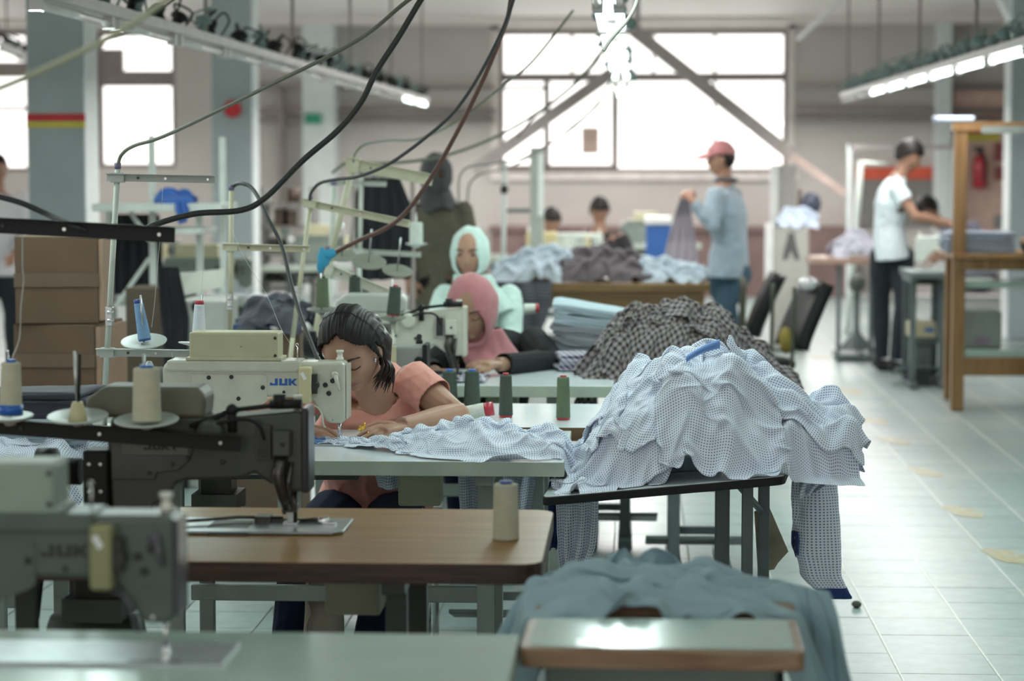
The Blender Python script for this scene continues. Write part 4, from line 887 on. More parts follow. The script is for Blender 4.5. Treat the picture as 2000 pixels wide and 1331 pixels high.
garment('shirt', Pn, du, dv, [m_dot, m_dotblue], 'white dotted shirt crumpled at the peak of the heap, blue facing showing', 'shirt', GD, mifn=lambda u, v: ((u > .93) & (v > .6))); FP.lay(Pn, .0)
Pn, du, dv = sheet(FP, .455, 6.50, .37, .26, -.12, 1.5, 1.9, .010, 11, lift=.03, amp=.05, cells=(5, 5), steps=80, guide=.12, bend=.4, gz=.05, smooth=4); squash(Pn)
SJ = garment('shirt', Pn, du, dv, m_dot, 'white dotted shirt whose wide tail juts out over the table corner', 'shirt', GD); FP.lay(Pn, .0)
Pn, du, dv = sheet(FP, .03, 6.275, .46, .14, .10, 1.35, 1.9, .010, 15, lift=.03, amp=.04, cells=(5, 3), steps=80, guide=.07, bend=.3)
garment('shirt', Pn, du, dv, m_dot, 'white dotted sleeve lying low along the black-rimmed table front', 'shirt', GD); FP.lay(Pn, .0)
Pn, du, dv = sheet(FP, .03, 6.40, .30, .20, 1.0, 1.7, 1.9, .010, 25, lift=.03, amp=.05, cells=(5, 4), steps=80, guide=.08, bend=.3)
garment('shirt', Pn, du, dv, m_dot, 'white dotted shirt front slumped on the machine side of the heap', 'shirt', GD); FP.lay(Pn, .0)
Pn, du, dv = sheet(FP, .235, 6.295, .33, .20, .06, 1.4, 2.3, .010, 28, lift=.03, amp=.04, cells=(5, 3), steps=80, guide=.08, bend=.3)
garment('shirt', Pn, du, dv, m_dot, 'white dotted shirt hem lying flat at the foot of the heap, towards the aisle', 'shirt', GD)
st_ = MB().grid(lambda u, v: P(1340 + 66 * u, 702 - 30 * u + (v - .5) * (9 + 7 * u) - 4 * math.sin(u * 3), 6.385 + .03 * u - .01 * math.sin(v * 3)), 8, 4)
o = bpy.data.objects.new('blue_neck_facing', st_.data('blue_neck_facing', m_dotblue, SJ.location)); COL.objects.link(o); o.parent = SJ; o.modifiers.new('thickness', 'SOLIDIFY').thickness = .002
# shirt being sewn, drawn from the needle across the sewing table to the heap
def seam(x, y):
    t = np.where((x < -.18) & (x > -1.4) & (y > 6.285) & (y < 7.03), .752, np.where((x > -.23) & (x < .4) & (y > 6.17), tbl_plane(x, y), -1.))
    h = np.interp(x, [-.86, -.78, -.72, -.62, -.52, -.42, -.32, -.22, -.12, 0.0], [.0, .006, .012, .035, .055, .07, .05, .05, .055, .05])
    yc = np.interp(x, [-.86, -.7, -.5, -.4, -.3, 0], [6.67, 6.58, 6.54, 6.50, 6.50, 6.5]); w = np.interp(x, [-.86, -.75, -.5, -.3, 0], [.03, .09, .17, .17, .12])
    q = np.clip(1 - ((y - yc) / w) ** 2, 0, 1) ** .6
    return np.where((q > 0) & (t > 0), t + h * q + q * np.clip(h / .05, 0, 1) * (.030 * ridges(x, y, .9, .11, 2.) + .016 * ridges(x, y, -.5, .07, 5.) - .008), t)
FS = Field(-1.1, .25, 6.0, 7.15, seam)
def strip(field, ctrl, n, fu, fv, seed, amp=.03, lift=.02, **kw):
    """ctrl: (x, y, half width) along the strip"""
    rng = np.random.RandomState(seed); ctrl = np.array(ctrl, float); s = np.r_[0, np.cumsum(np.hypot(np.diff(ctrl[:, 0]), np.diff(ctrl[:, 1])))]
    L = s[-1] * fu; Wd = ctrl[:, 2].max() * 2 * fv; nu = int(L / n); nv = int(Wd / n); du, dv = L / (nu - 1), Wd / (nv - 1)
    q = np.linspace(0, s[-1], nu); x = np.interp(q, s, ctrl[:, 0]); y = np.interp(q, s, ctrl[:, 1]); w = np.interp(q, s, ctrl[:, 2])
    tx = np.gradient(x); ty = np.gradient(y); tl = np.hypot(tx, ty); nx, ny = -ty / tl, tx / tl; b = np.linspace(-1, 1, nv)[:, None]
    X = x + nx * w * b + fnoise((nv, nu), (4, 3), rng) * .015; Y = y + ny * w * b + fnoise((nv, nu), (4, 3), rng) * .015
    Z = field.at(X, Y) + lift + fnoise((nv, nu), (8, 4), rng, 2) * amp
    return relax(np.stack([X, Y, Z], -1), (du, dv), field, **kw), du, dv
Pn, du, dv = strip(FS, [(-.92, 6.675, .04), (-.85, 6.665, .04), (-.79, 6.64, .035), (-.72, 6.58, .06), (-.6, 6.54, .12), (-.45, 6.47, .165), (-.34, 6.455, .165), (-.24, 6.47, .14), (-.1, 6.48, .12), (.02, 6.5, .13)], .0095, 1.45, 1.6, 5, amp=.04, steps=80, guide=.08, bend=.26)
garment('shirt', Pn, du, dv, [m_dot, m_dotblue], 'white dotted shirt being sewn, its blue collar tip under the needle', 'shirt', mifn=lambda u, v: (u < .05))
# cloth hanging below: sleeve over the corner, tails under the tables
def hang(top, pts, fold, n, seed, r=None):
    """open curtain: pts = (x, y, z, half width, turn) down the fall"""
    rng = np.random.RandomState(seed); pts = np.array(pts, float); s = np.r_[0, np.cumsum(np.sqrt((np.diff(pts[:, :3], axis=0) ** 2).sum(1)))]
    nv = max(10, int(s[-1] / n)); q = np.linspace(0, s[-1], nv); g = [np.interp(q, s, pts[:, k]) for k in range(5)]; Wd = pts[:, 3].max() * 2 * 1.35; nu = max(12, int(Wd / n))
    a = np.linspace(-1, 1, nu)[None, :]; ph = fnoise((nv, nu), (2, 2), rng) * 2.2; fd = np.sin(a * fold * math.pi + ph) * (.35 + .65 * np.linspace(.3, 1, nv)[:, None]) * .022 + fnoise((nv, nu), (5, 6), rng) * .010
    X = g[0][:, None] + a * g[3][:, None] * np.cos(g[4])[:, None] - fd * np.sin(g[4])[:, None]; Y = g[1][:, None] + a * g[3][:, None] * np.sin(g[4])[:, None] - fd * np.cos(g[4])[:, None]
    Z = g[2][:, None] + fnoise((nv, nu), (3, 2), rng) * .01 * np.linspace(0, 1, nv)[:, None] + 0 * X
    return np.stack([X, Y, Z], -1), Wd / nu, s[-1] / nv
def sleeve(name, label, path, n=.009, seed=1, mats=None, cuff=.12, flat=.5, cat='shirt', group=None, knots=6):
    """closed tube of cloth: path = (x, y, z, radius)"""
    rng = np.random.RandomState(seed); pts = np.array(path, float); s = np.r_[0, np.cumsum(np.sqrt((np.diff(pts[:, :3], axis=0) ** 2).sum(1)))]
    nv = int(s[-1] / n); q = np.linspace(0, s[-1], nv); g = [np.interp(q, s, pts[:, k]) for k in range(4)]; C = 2 * math.pi * pts[:, 3].max() * .8; nu = int(C / n)
    an = np.linspace(0, 2 * math.pi, nu)[None, :]; w = fnoise((nv, nu), (6, knots), rng); w[:, -1] = w[:, 0]; bl = np.minimum(1, np.minimum(np.arange(nu), np.arange(nu)[::-1]) / 4.)[None, :]
    ridge = (1 - abs(w) * 2) * .012 * bl; lg = np.sin(an * 4 + np.linspace(0, 5, nv)[:, None]) * .006 * bl
    rr = g[3][:, None] + ridge + lg
    X = g[0][:, None] + rr * np.cos(an); Y = g[1][:, None] + rr * np.sin(an) * flat; Z = g[2][:, None] + fnoise((nv, 1), (4, 1), rng) * .006 + 0 * X
    return garment(name, np.stack([X, Y, Z], -1), C / nu, s[-1] / nv, mats or [m_dot, m_navy], label, cat, group, mifn=lambda u, v: (v > 1 - cuff), th=.0015)
YS = 6.55
def hx(u): return wd(u, YS)
def hz(v): return P(1500, v, YS).z
SS = sleeve('shirt', 'white dotted sleeve with navy cuff hanging from the table corner to near the floor',
       [(hx(1592), YS + .05, hz(862), .05), (hx(1600), YS, hz(900), .052), (hx(1598), YS, hz(960), .056), (hx(1600), YS, hz(1020), .060), (hx(1602), YS, hz(1080), .060), (hx(1610), YS, hz(1125), .050), (hx(1628), YS, hz(1150), .044), (hx(1648), YS, hz(1168), .026)], seed=4, cuff=.10)
Pn, du, dv = hang(None, [(hx(1585), YS - .07, hz(858), .035, .1), (hx(1592), YS - .10, hz(890), .06, .1), (hx(1590), YS - .11, hz(925), .045, .1), (hx(1572), YS - .11, hz(958), .018, .1)], 2, .009, 9)
attach(garment('shirt_flap', Pn, du, dv, m_dot, None, None), SJ)
Pn, du, dv = hang(None, [(hx(1632), YS - .06, hz(868), .05, -.2), (hx(1640), YS - .10, hz(890), .055, -.2), (hx(1650), YS - .12, hz(912), .05, -.2)], 2, .009, 19)
attach(garment('shirt_tail', Pn, du, dv, m_dot, None, None), SJ)
Pn, du, dv = hang(None, [(hx(1555), YS - .02, hz(1035), .010, .1), (hx(1556), YS - .02, hz(1060), .012, .1), (hx(1560), YS - .02, hz(1084), .004, .1)], 1, .006, 2)
attach(garment('blue_tab', Pn, du, dv, m_navy, None, None), SS)
YH = 6.5
Pn, du, dv = hang(None, [(wd(1128, YH), YH, .70, .06, 0), (wd(1130, YH), YH, P(0, 1000, YH).z, .058, .1), (wd(1128, YH), YH, P(0, 1060, YH).z, .052, .15), (wd(1118, YH), YH, P(0, 1120, YH).z, .030, .2)], 3, .010, 21)
SH = garment('shirt', Pn, du, dv, m_dot, 'long dotted shirt tail hanging between the sewing table and tilted table', 'shirt')
Pn, du, dv = hang(None, [(wd(978, 7.0), 7.0, .72, .125, 0), (wd(972, 7.0), 7.0, .64, .12, .1), (wd(965, 7.0), 7.0, P(0, 1006, 7.0).z - .05, .10, .1)], 4, .012, 22)
garment('shirt', Pn, du, dv, m_dot, 'dotted cloth hanging behind the sewing table end, above the lone cone', 'shirt')
Pn, du, dv = hang(None, [(wd(782, 6.78), 6.78, .70, .075, 0), (wd(782, 6.8), 6.8, .66, .078, .1), (wd(775, 6.82), 6.82, .60, .06, .1)], 3, .011, 23)
garment('shirt', Pn, du, dv, m_dot, 'dotted cloth hanging under the sewing table over the coral woman lap', 'shirt')
Pn, du, dv = hang(None, [(wd(1083, 6.35), 6.55, .70, .02, .4), (wd(1085, 6.35), 6.55, .62, .022, .4), (wd(1082, 6.35), 6.55, .52, .02, .4), (wd(1078, 6.35), 6.55, .47, .012, .4)], 2, .008, 33)
attach(garment('navy_facing', Pn, du, dv, m_navy, None, None), SH)
# ================================================================== people
m_skin = mat('warm skin', (.42, .235, .165), .5, var=.05, scale=14, sub=.12, spec=.35)
m_skin2 = mat('tan skin', (.33, .185, .125), .5, var=.05, scale=14, sub=.1, spec=.35)
m_lip = mat('lips', (.36, .13, .115), .4, sub=.1)
m_hair = mat('black hair', (.010, .0075, .0075), .5, var=.2, scale=60, spec=.3)
m_brow = mat('eyebrow hair', (.03, .018, .015), .7)
m_eyew = mat('eye white', (.6, .58, .55), .3); m_gold = mat('gold', (.75, .48, .10), .22, 1.)
def remeshed(mb, voxel, it=2):
    me = mb.data('tmp', m_skin); o = link('tmp', me); md = o.modifiers.new('r', 'REMESH'); md.mode = 'VOXEL'; md.voxel_size = voxel; md.use_smooth_shade = True
    if it: s = o.modifiers.new('s', 'SMOOTH'); s.iterations = it; s.factor = .5
    dg = bpy.context.evaluated_depsgraph_get(); e = o.evaluated_get(dg); m2 = e.to_mesh()
    v = np.empty(len(m2.vertices) * 3); m2.vertices.foreach_get('co', v); f = [tuple(p.vertices) for p in m2.polygons]
    e.to_mesh_clear(); bpy.data.objects.remove(o); bpy.data.meshes.remove(me)
    return v.reshape(-1, 3), f
def trim(v, f, kill):
    """drop the faces for which kill(centre array) is true"""
    c = np.array([v[list(q)].mean(0) for q in f]); k = kill(c); return [q for q, x in zip(f, k) if not x]
def compact(v, f):
    used = sorted({i for q in f for i in q}); mp = {a: b for b, a in enumerate(used)}; return v[used], [[mp[i] for i in q] for q in f]
def wrinkle(v, amp, sc, seed=0, dirs=(1, .4, 1)):
    out = v.copy()
    for i, p in enumerate(v):
        q = Vector((p[0] * sc * dirs[0] + seed, p[1] * sc * dirs[1], p[2] * sc * dirs[2])); w = noise.noise_vector(q * .6) * .8
        a = 1 - abs(noise.noise(q + w)) * 2.2; n = noise.noise_vector(q + Vector((7, 3, 1)))
        d = (a ** 2 if a > 0 else 0) * amp
        out[i, 0] += n.x * d; out[i, 1] += -abs(d) * .8 + n.y * d * .5; out[i, 2] += n.z * d * .6
    return out
def head_mesh(s=1., n=56, nv=60, female=True, hide_eyes=False):
    """(verts, faces, material indices) local: x to the person's left, -y is where the face looks, z up; centre of the head at 0"""
    vs = []; ax, ay, az = .073 * s, .093 * s, .115 * s
    G = lambda x, z, cx, cz, sx, sz: math.exp(-((x - cx) / sx) ** 2 - ((z - cz) / sz) ** 2)
    for j in range(nv):
        t = j / (nv - 1); ph = math.pi * (t - .5)
        for i in range(n):
            q = 2 * math.pi * i / n; 
            q2 = q - .35 * math.sin(q) if True else q           # denser to the front
            nx, ny, nz = math.sin(q2) * math.cos(ph), -math.cos(q2) * math.cos(ph), math.sin(ph)
            x, y, z = nx * ax, ny * ay, nz * az
            if z < 0:
                k = -z / az; x *= 1 - .30 * k ** 1.4; y = y * (1 - .12 * k) - .008 * s * k if y < 0 else y * (1 - .55 * k ** 1.3)
            if y > 0 and z > 0: y *= 1.04
            if y < 0:
                X, Z = x / s, z / s; fr = min(1, -ny * 1.6); d = 0
                d += .019 * G(X, Z, 0, -.022, .011, .012) + .012 * G(X, Z, 0, .002, .0075, .022)                     # nose
                d += .006 * (G(X, Z, .013, -.026, .006, .006) + G(X, Z, -.013, -.026, .006, .006))
                for e in (-1, 1):
                    d -= .011 * G(X, Z, e * .031, .012, .017, .011); d += .0075 * G(X, Z, e * .031, .010, .012, .0085)
                    d += .004 * G(X, Z, e * .030, .034, .022, .008); d += .005 * G(X, Z, e * .042, -.018, .018, .018)
                    d -= .003 * G(X, Z, e * .03, -.055, .01, .02)
                d += .0065 * G(X, Z, 0, -.0495, .019, .0045) + .0075 * G(X, Z, 0, -.059, .015, .0052) - .004 * G(X, Z, 0, -.0540, .022, .0022)
                d += .008 * G(X, Z, 0, -.088, .018, .014) - .004 * G(X, Z, 0, -.071, .016, .006)
                y -= d * s * fr
                if z < 0: y = y * 1.0
            vs.append((x, y, z))
    fs, mi = [], []
    for j in range(nv - 1):
        for i in range(n):
            a = j * n + i; b = j * n + (i + 1) % n; fs.append((a, b, b + n, a + n))
            c = [sum(vs[k][m] for k in fs[-1]) / 4 / s for m in range(3)]
            mi.append(1 if c[1] < 0 and abs(c[0]) < .023 - abs(c[2] + .0545) * .9 and -.0645 < c[2] < -.0455 else 0)
    return vs, fs, mi
def rot_head(c, yaw, pitch, roll=0.):
    """yaw 0 looks to -y (the camera), positive turns to the person's left (+x); pitch positive looks down"""
    return Matrix.Translation(Vector(c)) @ Matrix.Rotation(yaw, 4, 'Z') @ Matrix.Rotation(roll, 4, 'Y') @ Matrix.Rotation(pitch, 4, 'X')
def hand(mb, wrist, fwd, up, size=1., curl=.35, thumb=1, spread=.12):
    """palm and five fingers; fwd = towards the knuckles, up = back of the hand, thumb = side (+1 / -1 along fwd x up)"""
    f = Vector(fwd).normalized(); u = Vector(up); u = (u - f * u.dot(f)).normalized(); s = f.cross(u) * thumb; w = Vector(wrist); k = size
    pm = w + f * .045 * k
    mb.tube([w - f * .02 * k, w + f * .02 * k, w + f * .06 * k, w + f * .085 * k], [.024 * k, .031 * k, .037 * k, .032 * k], 10, flat=.45)
    mb.v[-40:] = mb.v[-40:]
    for q, (o, L) in enumerate(((.030, .070), (.011, .078), (-.009, .073), (-.028, .057))):
        p = w + f * (.080 - abs(q - 1.3) * .004) * k + s * o * k; a = f.lerp(s, (1.4 - q) * spread * .55).normalized(); pts = [p - a * .02 * k, p]; cu = curl
        for seg in (.45, .32, .25):
            a = (a - u * cu).normalized(); p = p + a * (L * seg * k); pts.append(p); cu = curl * 1.15
        mb.tube(pts, [.0088 * k, .0092 * k, .0083 * k, .0073 * k, .0058 * k], 8); mb.ball(pts[-1], .0060 * k, 8)
    p = w + f * .022 * k + s * .022 * k; a = (f * .62 + s * .78 - u * .1).normalized(); p2 = p + a * .038 * k; a2 = (f * .85 + s * .38 - u * .3).normalized(); p3 = p2 + a2 * .03 * k; p4 = p3 + (a2 - u * .2 - s * .15).normalized() * .024 * k
    mb.tube([p - a * .01 * k, p, p2, p3, p4], [.013 * k, .0135 * k, .011 * k, .0095 * k, .0068 * k], 8); mb.ball(p4, .0068 * k, 8)
def limb(mb, a, b, c, ra, rb, rc, bulge=1.08):
    a, b, c = Vector(a), Vector(b), Vector(c)
    mb.tube([a, a.lerp(b, .35), a.lerp(b, .75), b, b.lerp(c, .3), b.lerp(c, .7), c], [ra, ra * bulge * .97, rb * 1.04, rb, rb * 1.03, (rb + rc) / 2 * .95, rc], 12); mb.ball(b, rb * 1.02, 12); mb.ball(a, ra, 12)
def torso(mb, neck, sh_l, sh_r, waist, hip, k=1., depth=.105, width=.165, hipw=.17):
    """lofted trunk; neck, waist, hip = centres; shoulders = joint centres"""
    neck, sh_l, sh_r, waist, hip = map(Vector, (neck, sh_l, sh_r, waist, hip)); X = (sh_l - sh_r).normalized(); top = (sh_l + sh_r) / 2; sw = (sh_l - sh_r).length / 2
    rings = [(neck, .055 * k, .055 * k), (top.lerp(neck, .45), .085 * k, .065 * k), (top.lerp(neck, .1), sw * .86, .085 * k), (top.lerp(waist, .18), sw * .98, depth), (top.lerp(waist, .45), width * 1.02, depth * 1.1), (top.lerp(waist, .75), width * .9, depth), (waist, width * .84, depth * .95), (waist.lerp(hip, .5), hipw * .95, depth * 1.05), (hip, hipw, depth * 1.12)]
    n = 20; vs = []
    for i, (c, a, b) in enumerate(rings):
        d = (rings[min(i + 1, len(rings) - 1)][0] - rings[max(i - 1, 0)][0]).normalized(); Y = d.cross(X).normalized(); 
        for q in range(n):
            t = 2 * math.pi * q / n; ct, st = math.cos(t), math.sin(t); vs.append(c + X * a * math.copysign(abs(ct) ** .85, ct) + Y * b * math.copysign(abs(st) ** .9, st))
    fs = [(i * n + q, i * n + (q + 1) % n, (i + 1) * n + (q + 1) % n, (i + 1) * n + q) for i in range(len(rings) - 1) for q in range(n)]
    fs += [tuple(range(n))[::-1], tuple(range((len(rings) - 1) * n, len(rings) * n))]
    return mb.add(vs, fs, 0, True)
def hair_cap(t, H, mtl, s=1., front=.052, back=-.05, vol=1.09, seed=1, side=.0, name='hair', bump=.0022, w=True, nn=72):
    """shell over the skull: front = hair line height at the brow, back = nape height"""
    vs, fs, mi = head_mesh(s, nn, 70 if nn < 100 else 90); out = []; keep = []
    for (x, y, z) in vs:
        p = Vector((x, y, z)); n = Vector((x / .075 ** 2, y / .095 ** 2, z / .115 ** 2)).normalized(); g = (noise.noise(Vector((math.atan2(x, z + .15) * 26 + seed, y * 9, z * 4))) + .8 * (nn > 100) * noise.noise(Vector((math.atan2(x, z + .15) * 80 + seed, y * 14, z * 6)))) * bump * 1.2
        k = (vol - 1) * .1 * s * (1.15 if y > 0 else 1); out.append(H @ (p + n * (k + g)))
    def line(x, y):
        a = (y / s + .093) / .186; a = max(0, min(1, a)); e = front + (back - front) * min(1, max(0, (a - .28) / .40)) ** .9; return e - side * (abs(x / s) / .07) * (a < .4)
    for f in fs:
        c = [sum(vs[k][m] for k in f) / 4 for m in range(3)]
        if c[2] / s > line(c[0], c[1]) + noise.noise(Vector((c[0] * 60, c[1] * 60, seed))) * .006: keep.append(f)
    v, f = compact(np.array([tuple(p) for p in out]), keep); mb = MB(); mb.add(v, f, 0, True)
    o = t.part(name, mb, mtl, w=w); md = o.modifiers.new('thickness', 'SOLIDIFY'); md.thickness = .008; md.offset = -1; return o
def face_bits(t, H, s=1., open_eyes=False, brow=m_brow):
    for e in (-1, 1):
        b = MB(); b.tube(catmull([H @ (Vector((e * x, y, z)) * s) for x, y, z in ((.012, -.0925, .033), (.026, -.0935, .0385), (.040, -.086, .0375), (.052, -.073, .031))], 5), [.0016 * s] + [.0030 * s] * 8 + [.0022 * s] * 6 + [.0008 * s], 6)
        t.part('eyebrow', b, brow, w=True)
        if open_eyes:
            t.part('eye', MB().ball(H @ (Vector((e * .031, -.083, .011)) * s), (.0095 * s, .005 * s, .005 * s), 12).add([], []), m_brow, w=True)
        else:
            b = MB(); b.tube(catmull([H @ (Vector((e * x, y, z)) * s) for x, y, z in ((.017, -.0865, .007), (.026, -.0905, .0035), (.036, -.0885, .0035), (.047, -.079, .006))], 5), .0019 * s, 6); t.part('eyelashes', b, m_brow, w=True)
def ear(mb, H, s=1.):
    for e in (-1, 1): mb.ball(H @ (Vector((e * .074, .004, -.002)) * s), Vector((.009, .017, .030)) * s, 12, 0, (H.to_3x3() @ Matrix.Rotation(e * .35, 3, 'Z')))
def person(name_label, cat, C, skin, top, pants, head, loc=None, s=1., sleeve=1., hair=None, voxel=.008, extra=None, wr=.006, topname='shirt', detail=False, collar=None, hands=True, shoes=None, group=None, topext=0., open_eyes=True, hsize=1., curl=.5):
    """C: joints in world space: neck, sl, sr, el, er, wl, wr, waist, hip, kl, kr, al, ar ; head = (centre, yaw, pitch, roll)"""
    C = {k: Vector(v) for k, v in C.items()}; base = Vector((C['hip'].x, C['hip'].y, 0)) if loc is None else Vector(loc)
    t = Thing('person', name_label, cat, base, 0, group)
    body = MB(); torso(body, C['neck'], C['sl'], C['sr'], C['waist'], C['hip'], s, .09 * s, .15 * s, .155 * s)
    H = rot_head(*head); hc = Vector(head[0]); body.tube([C['neck'] - Vector((0, 0, .03)), C['neck'].lerp(hc, .5), H @ Vector((0, .018, -.05))], [.055 * s, .050 * s, .052 * s], 12)
    for a in 'lr':
        if 'e' + a in C:
            limb(body, C['s' + a], C['e' + a], C['w' + a], .044 * s, .036 * s, .026 * s)
            if hands:
                d = (C['w' + a] - C['e' + a]).normalized(); hd = C.get('h' + a); d = (hd - C['w' + a]).normalized() if hd is not None else d
                hand(body, C['w' + a], d, C.get('u' + a, Vector((0, 0, 1))), hsize * s, curl, (1 if a == 'l' else -1) * (1 if not C.get('t' + a) else -1))
        if 'k' + a in C: limb(body, C['hip'].lerp(C['k' + a], .12) + Vector((.075 * s * (1 if a == 'l' else -1) * (-1 if C.get('flip') else 1), 0, 0)), C['k' + a], C['a' + a], .075 * s, .05 * s, .035 * s)
    if not detail:
        hv, hf, _ = head_mesh(s, 40, 40); body.add([H @ Vector(p) for p in hv], hf, 0, True); ear(body, H, s)
    v, f = remeshed(body, voxel, 1); bm_ = MB().add(v, f, 0, True)
    if detail:
        hv, hf, hm = head_mesh(s, 110, 110); o0 = len(bm_.v); n0 = len(bm_.f); bm_.add([H @ Vector(p) for p in hv], hf, 0, True)
        for i, q in enumerate(hm): bm_.m[n0 + i] = q
        ear(bm_, H, s)
    t.part('body', bm_, [skin, m_lip], w=True)
    # shirt
    g = MB(); e = .012; k = s
    torso(g, C['neck'] - Vector((0, 0, .012)), C['sl'], C['sr'], C['waist'], C['hip'] - Vector((0, 0, topext)), s * 1.0, .112 * s, .178 * s, .185 * s)
    ends = []
    for a in 'lr':
        if 'e' + a in C:
            S, E, Wq = C['s' + a], C['e' + a], C['w' + a]
            if sleeve < 1: E2 = S.lerp(E, sleeve); g.tube([S - (E2 - S) * .1, S, S.lerp(E2, .6), E2 + (E2 - S).normalized() * .02], [.05 * k, .058 * k, .056 * k, .056 * k], 14); ends.append((E2, (E - S).normalized()))
            else:
                limb(g, S, E, Wq, .058 * k, .049 * k, .037 * k); W2 = E.lerp(Wq, .90); ends.append((W2, (Wq - E).normalized()))
    v, f = remeshed(g, voxel * .95, 2)
    hp = C['hip'] - Vector((0, 0, topext)); ax = (C['neck'] - C['waist']).normalized(); nk = np.array(C['neck'] + ax * (-.004)); nr = (.060 if detail else .10)
    def kill(c):
        r = ((c - nk) @ np.array(ax) > 0) & (np.linalg.norm(c - nk, axis=1) < nr * s)
        for E2, d in ends: r |= ((c - np.array(E2)) @ np.array(d) > 0) & (np.linalg.norm(c - np.array(E2), axis=1) < (.11 if sleeve < 1 else .12) * s)
        return r
    f = trim(v, f, kill); v, f = compact(v, f); v = wrinkle(v, wr, 11, hash(topname) % 7)
    sh = t.part(topname, MB().add(v, f, 0, True), top, w=True); md = sh.modifiers.new('thickness', 'SOLIDIFY'); md.thickness = .003; md.offset = 1
    if pants and 'kl' in C:
        g = MB()
        for a in 'lr':
            sg = (1 if a == 'l' else -1) * (-1 if C.get('flip') else 1); limb(g, C['hip'] + Vector((.07 * s * sg, 0, 0)), C['k' + a], C['a' + a], .088 * s, .066 * s, .052 * s)
        g.ball(C['hip'], (.165 * s, .115 * s, .11 * s), 18)
        v, f = remeshed(g, voxel, 2); v = wrinkle(v, wr, 9, 3); t.part('trousers', MB().add(v, f, 0, True), pants, w=True)
        if shoes:
            for a in 'lr':
                A = C['a' + a]; d = Vector(C.get('foot', (0, -1, 0))).normalized()
                t.part('shoe', MB().tube([A + Vector((0, 0, -.02)) - d * .06, A + Vector((0, 0, -A.z + .045)) - d * .01, Vector((A.x, A.y, .04)) + d * .09, Vector((A.x, A.y, .03)) + d * .17], [.035 * s, .045 * s, .042 * s, .028 * s], 12), shoes, w=True)
    return t, H
def scarf(t, H, s, mtl, drape, opening=(.052, .074), ocz=-.008, vol=1.16, name='headscarf', seed=2, tail=None, under=None, ytop=0.):
    """closed head scarf: hood with an oval face opening, gathered to the throat and spread over the chest"""
    n = 72; rows = []; rng = random.Random(seed)
    def ring(fn): rows.append([fn(2 * math.pi * i / n) for i in range(n)])
    for q, (yy, sx, sz, cz) in enumerate(((-.068, opening[0], opening[1], ocz), (-.078, opening[0] + .004, opening[1] + .005, ocz), (-.070, opening[0] + .016, opening[1] + .016, ocz), (-.045, .080, .103, -.002), (-.01, .092, .122, .004), (.035, .096, .125, .008), (.075, .082, .108, .008), (.102, .052, .07, .006), (.112, .015, .02, .004))):
        def fn(a, yy=yy, sx=sx, sz=sz, cz=cz, q=q):
            x = math.sin(a) * sx; z = math.cos(a) * sz + cz
            low = max(0, -math.cos(a)); z -= low * .012 * (q > 1); w = 0 if q < 1 else (math.sin(a * 9 + q * .9 + seed) * .0022 + noise.noise(Vector((math.sin(a) * 3, math.cos(a) * 3, q * .4 + seed))) * .005)
            return H @ (Vector((x * (1 + w * 8), yy + low * .004, z * (1 + w * 6))) * s * (vol / 1.16))
        ring(fn)
    mb = MB(); vs = [p for r in rows for p in r]; mb.add(vs, [(j * n + i, j * n + (i + 1) % n, (j + 1) * n + (i + 1) % n, (j + 1) * n + i) for j in range(len(rows) - 1) for i in range(n)], 0, True)
    o = t.part(name, mb, mtl, w=True); md = o.modifiers.new('thickness', 'SOLIDIFY'); md.thickness = .003; md.offset = -1; md2 = o.modifiers.new('smooth', 'SUBSURF'); md2.levels = 1; md2.render_levels = 1
    # the drape: rings from under the jaw to the chest
    rows = []; m = len(drape)
    for q, (c, rx, ry) in enumerate(drape):
        c = Vector(c); row = []
        for i in range(n):
            a = 2 * math.pi * i / n; f = math.sin(a * 11 + q * .55 + seed) * .35 + math.sin(a * 5 - q * .8) * .5 + noise.noise(Vector((math.sin(a) * 2.2, math.cos(a) * 2.2, q * .35 + seed))) * 1.2
            k = 1 + f * (.035 + .05 * q / m); row.append(c + Vector((math.sin(a) * rx * k, -math.cos(a) * ry * k, math.sin(a * 3 + seed) * .006 * q)))
        rows.append(row)
    mb = MB(); vs = [p for r in rows for p in r]; mb.add(vs, [(j * n + i, j * n + (i + 1) % n, (j + 1) * n + (i + 1) % n, (j + 1) * n + i) for j in range(m - 1) for i in range(n)], 0, True)
    o2 = t.part('scarf_drape', mb, mtl, w=True); md = o2.modifiers.new('thickness', 'SOLIDIFY'); md.thickness = .004; md.offset = -1; md2 = o2.modifiers.new('smooth', 'SUBSURF'); md2.levels = 1; md2.render_levels = 1
    if under is not None:
        t.part('under_cap', MB().tube([H @ (Vector((math.sin(a) * opening[0] * 1.02, -.066, math.cos(a) * opening[1] * 1.02 + ocz)) * s) for a in [R(x) for x in range(-80, 81, 10)]], .004, 6), under, w=True)
    return o
def cloth_mat(name, c, rough=.85, var=.05): return mat(name, c, rough, var=var, scale=30, bump=.12, bscale=400, sheen=.2 if max(c) > .2 else .02, spec=.5 if max(c) > .2 else .15)
m_coral = cloth_mat('coral jersey', (.74, .33, .27)); m_jean = cloth_mat('navy denim', (.012, .018, .045)); m_pinkh = cloth_mat('dusty pink scarf', (.44, .17, .185)); m_blackk = cloth_mat('black knit', (.020, .021, .022))
m_mint = cloth_mat('mint scarf', (.56, .70, .65)); m_olivec = cloth_mat('olive coat', (.155, .14, .105)); m_greyh = cloth_mat('dark grey scarf', (.10, .10, .105)); m_cham = cloth_mat('faded blue shirt', (.26, .34, .39)); m_jeanb = cloth_mat('blue jeans', (.045, .09, .125))
m_tee = cloth_mat('white tee', (.66, .76, .80)); m_dkj = cloth_mat('dark grey jeans', (.022, .028, .034)); m_cap = cloth_mat('faded pink cap', (.46, .19, .19))

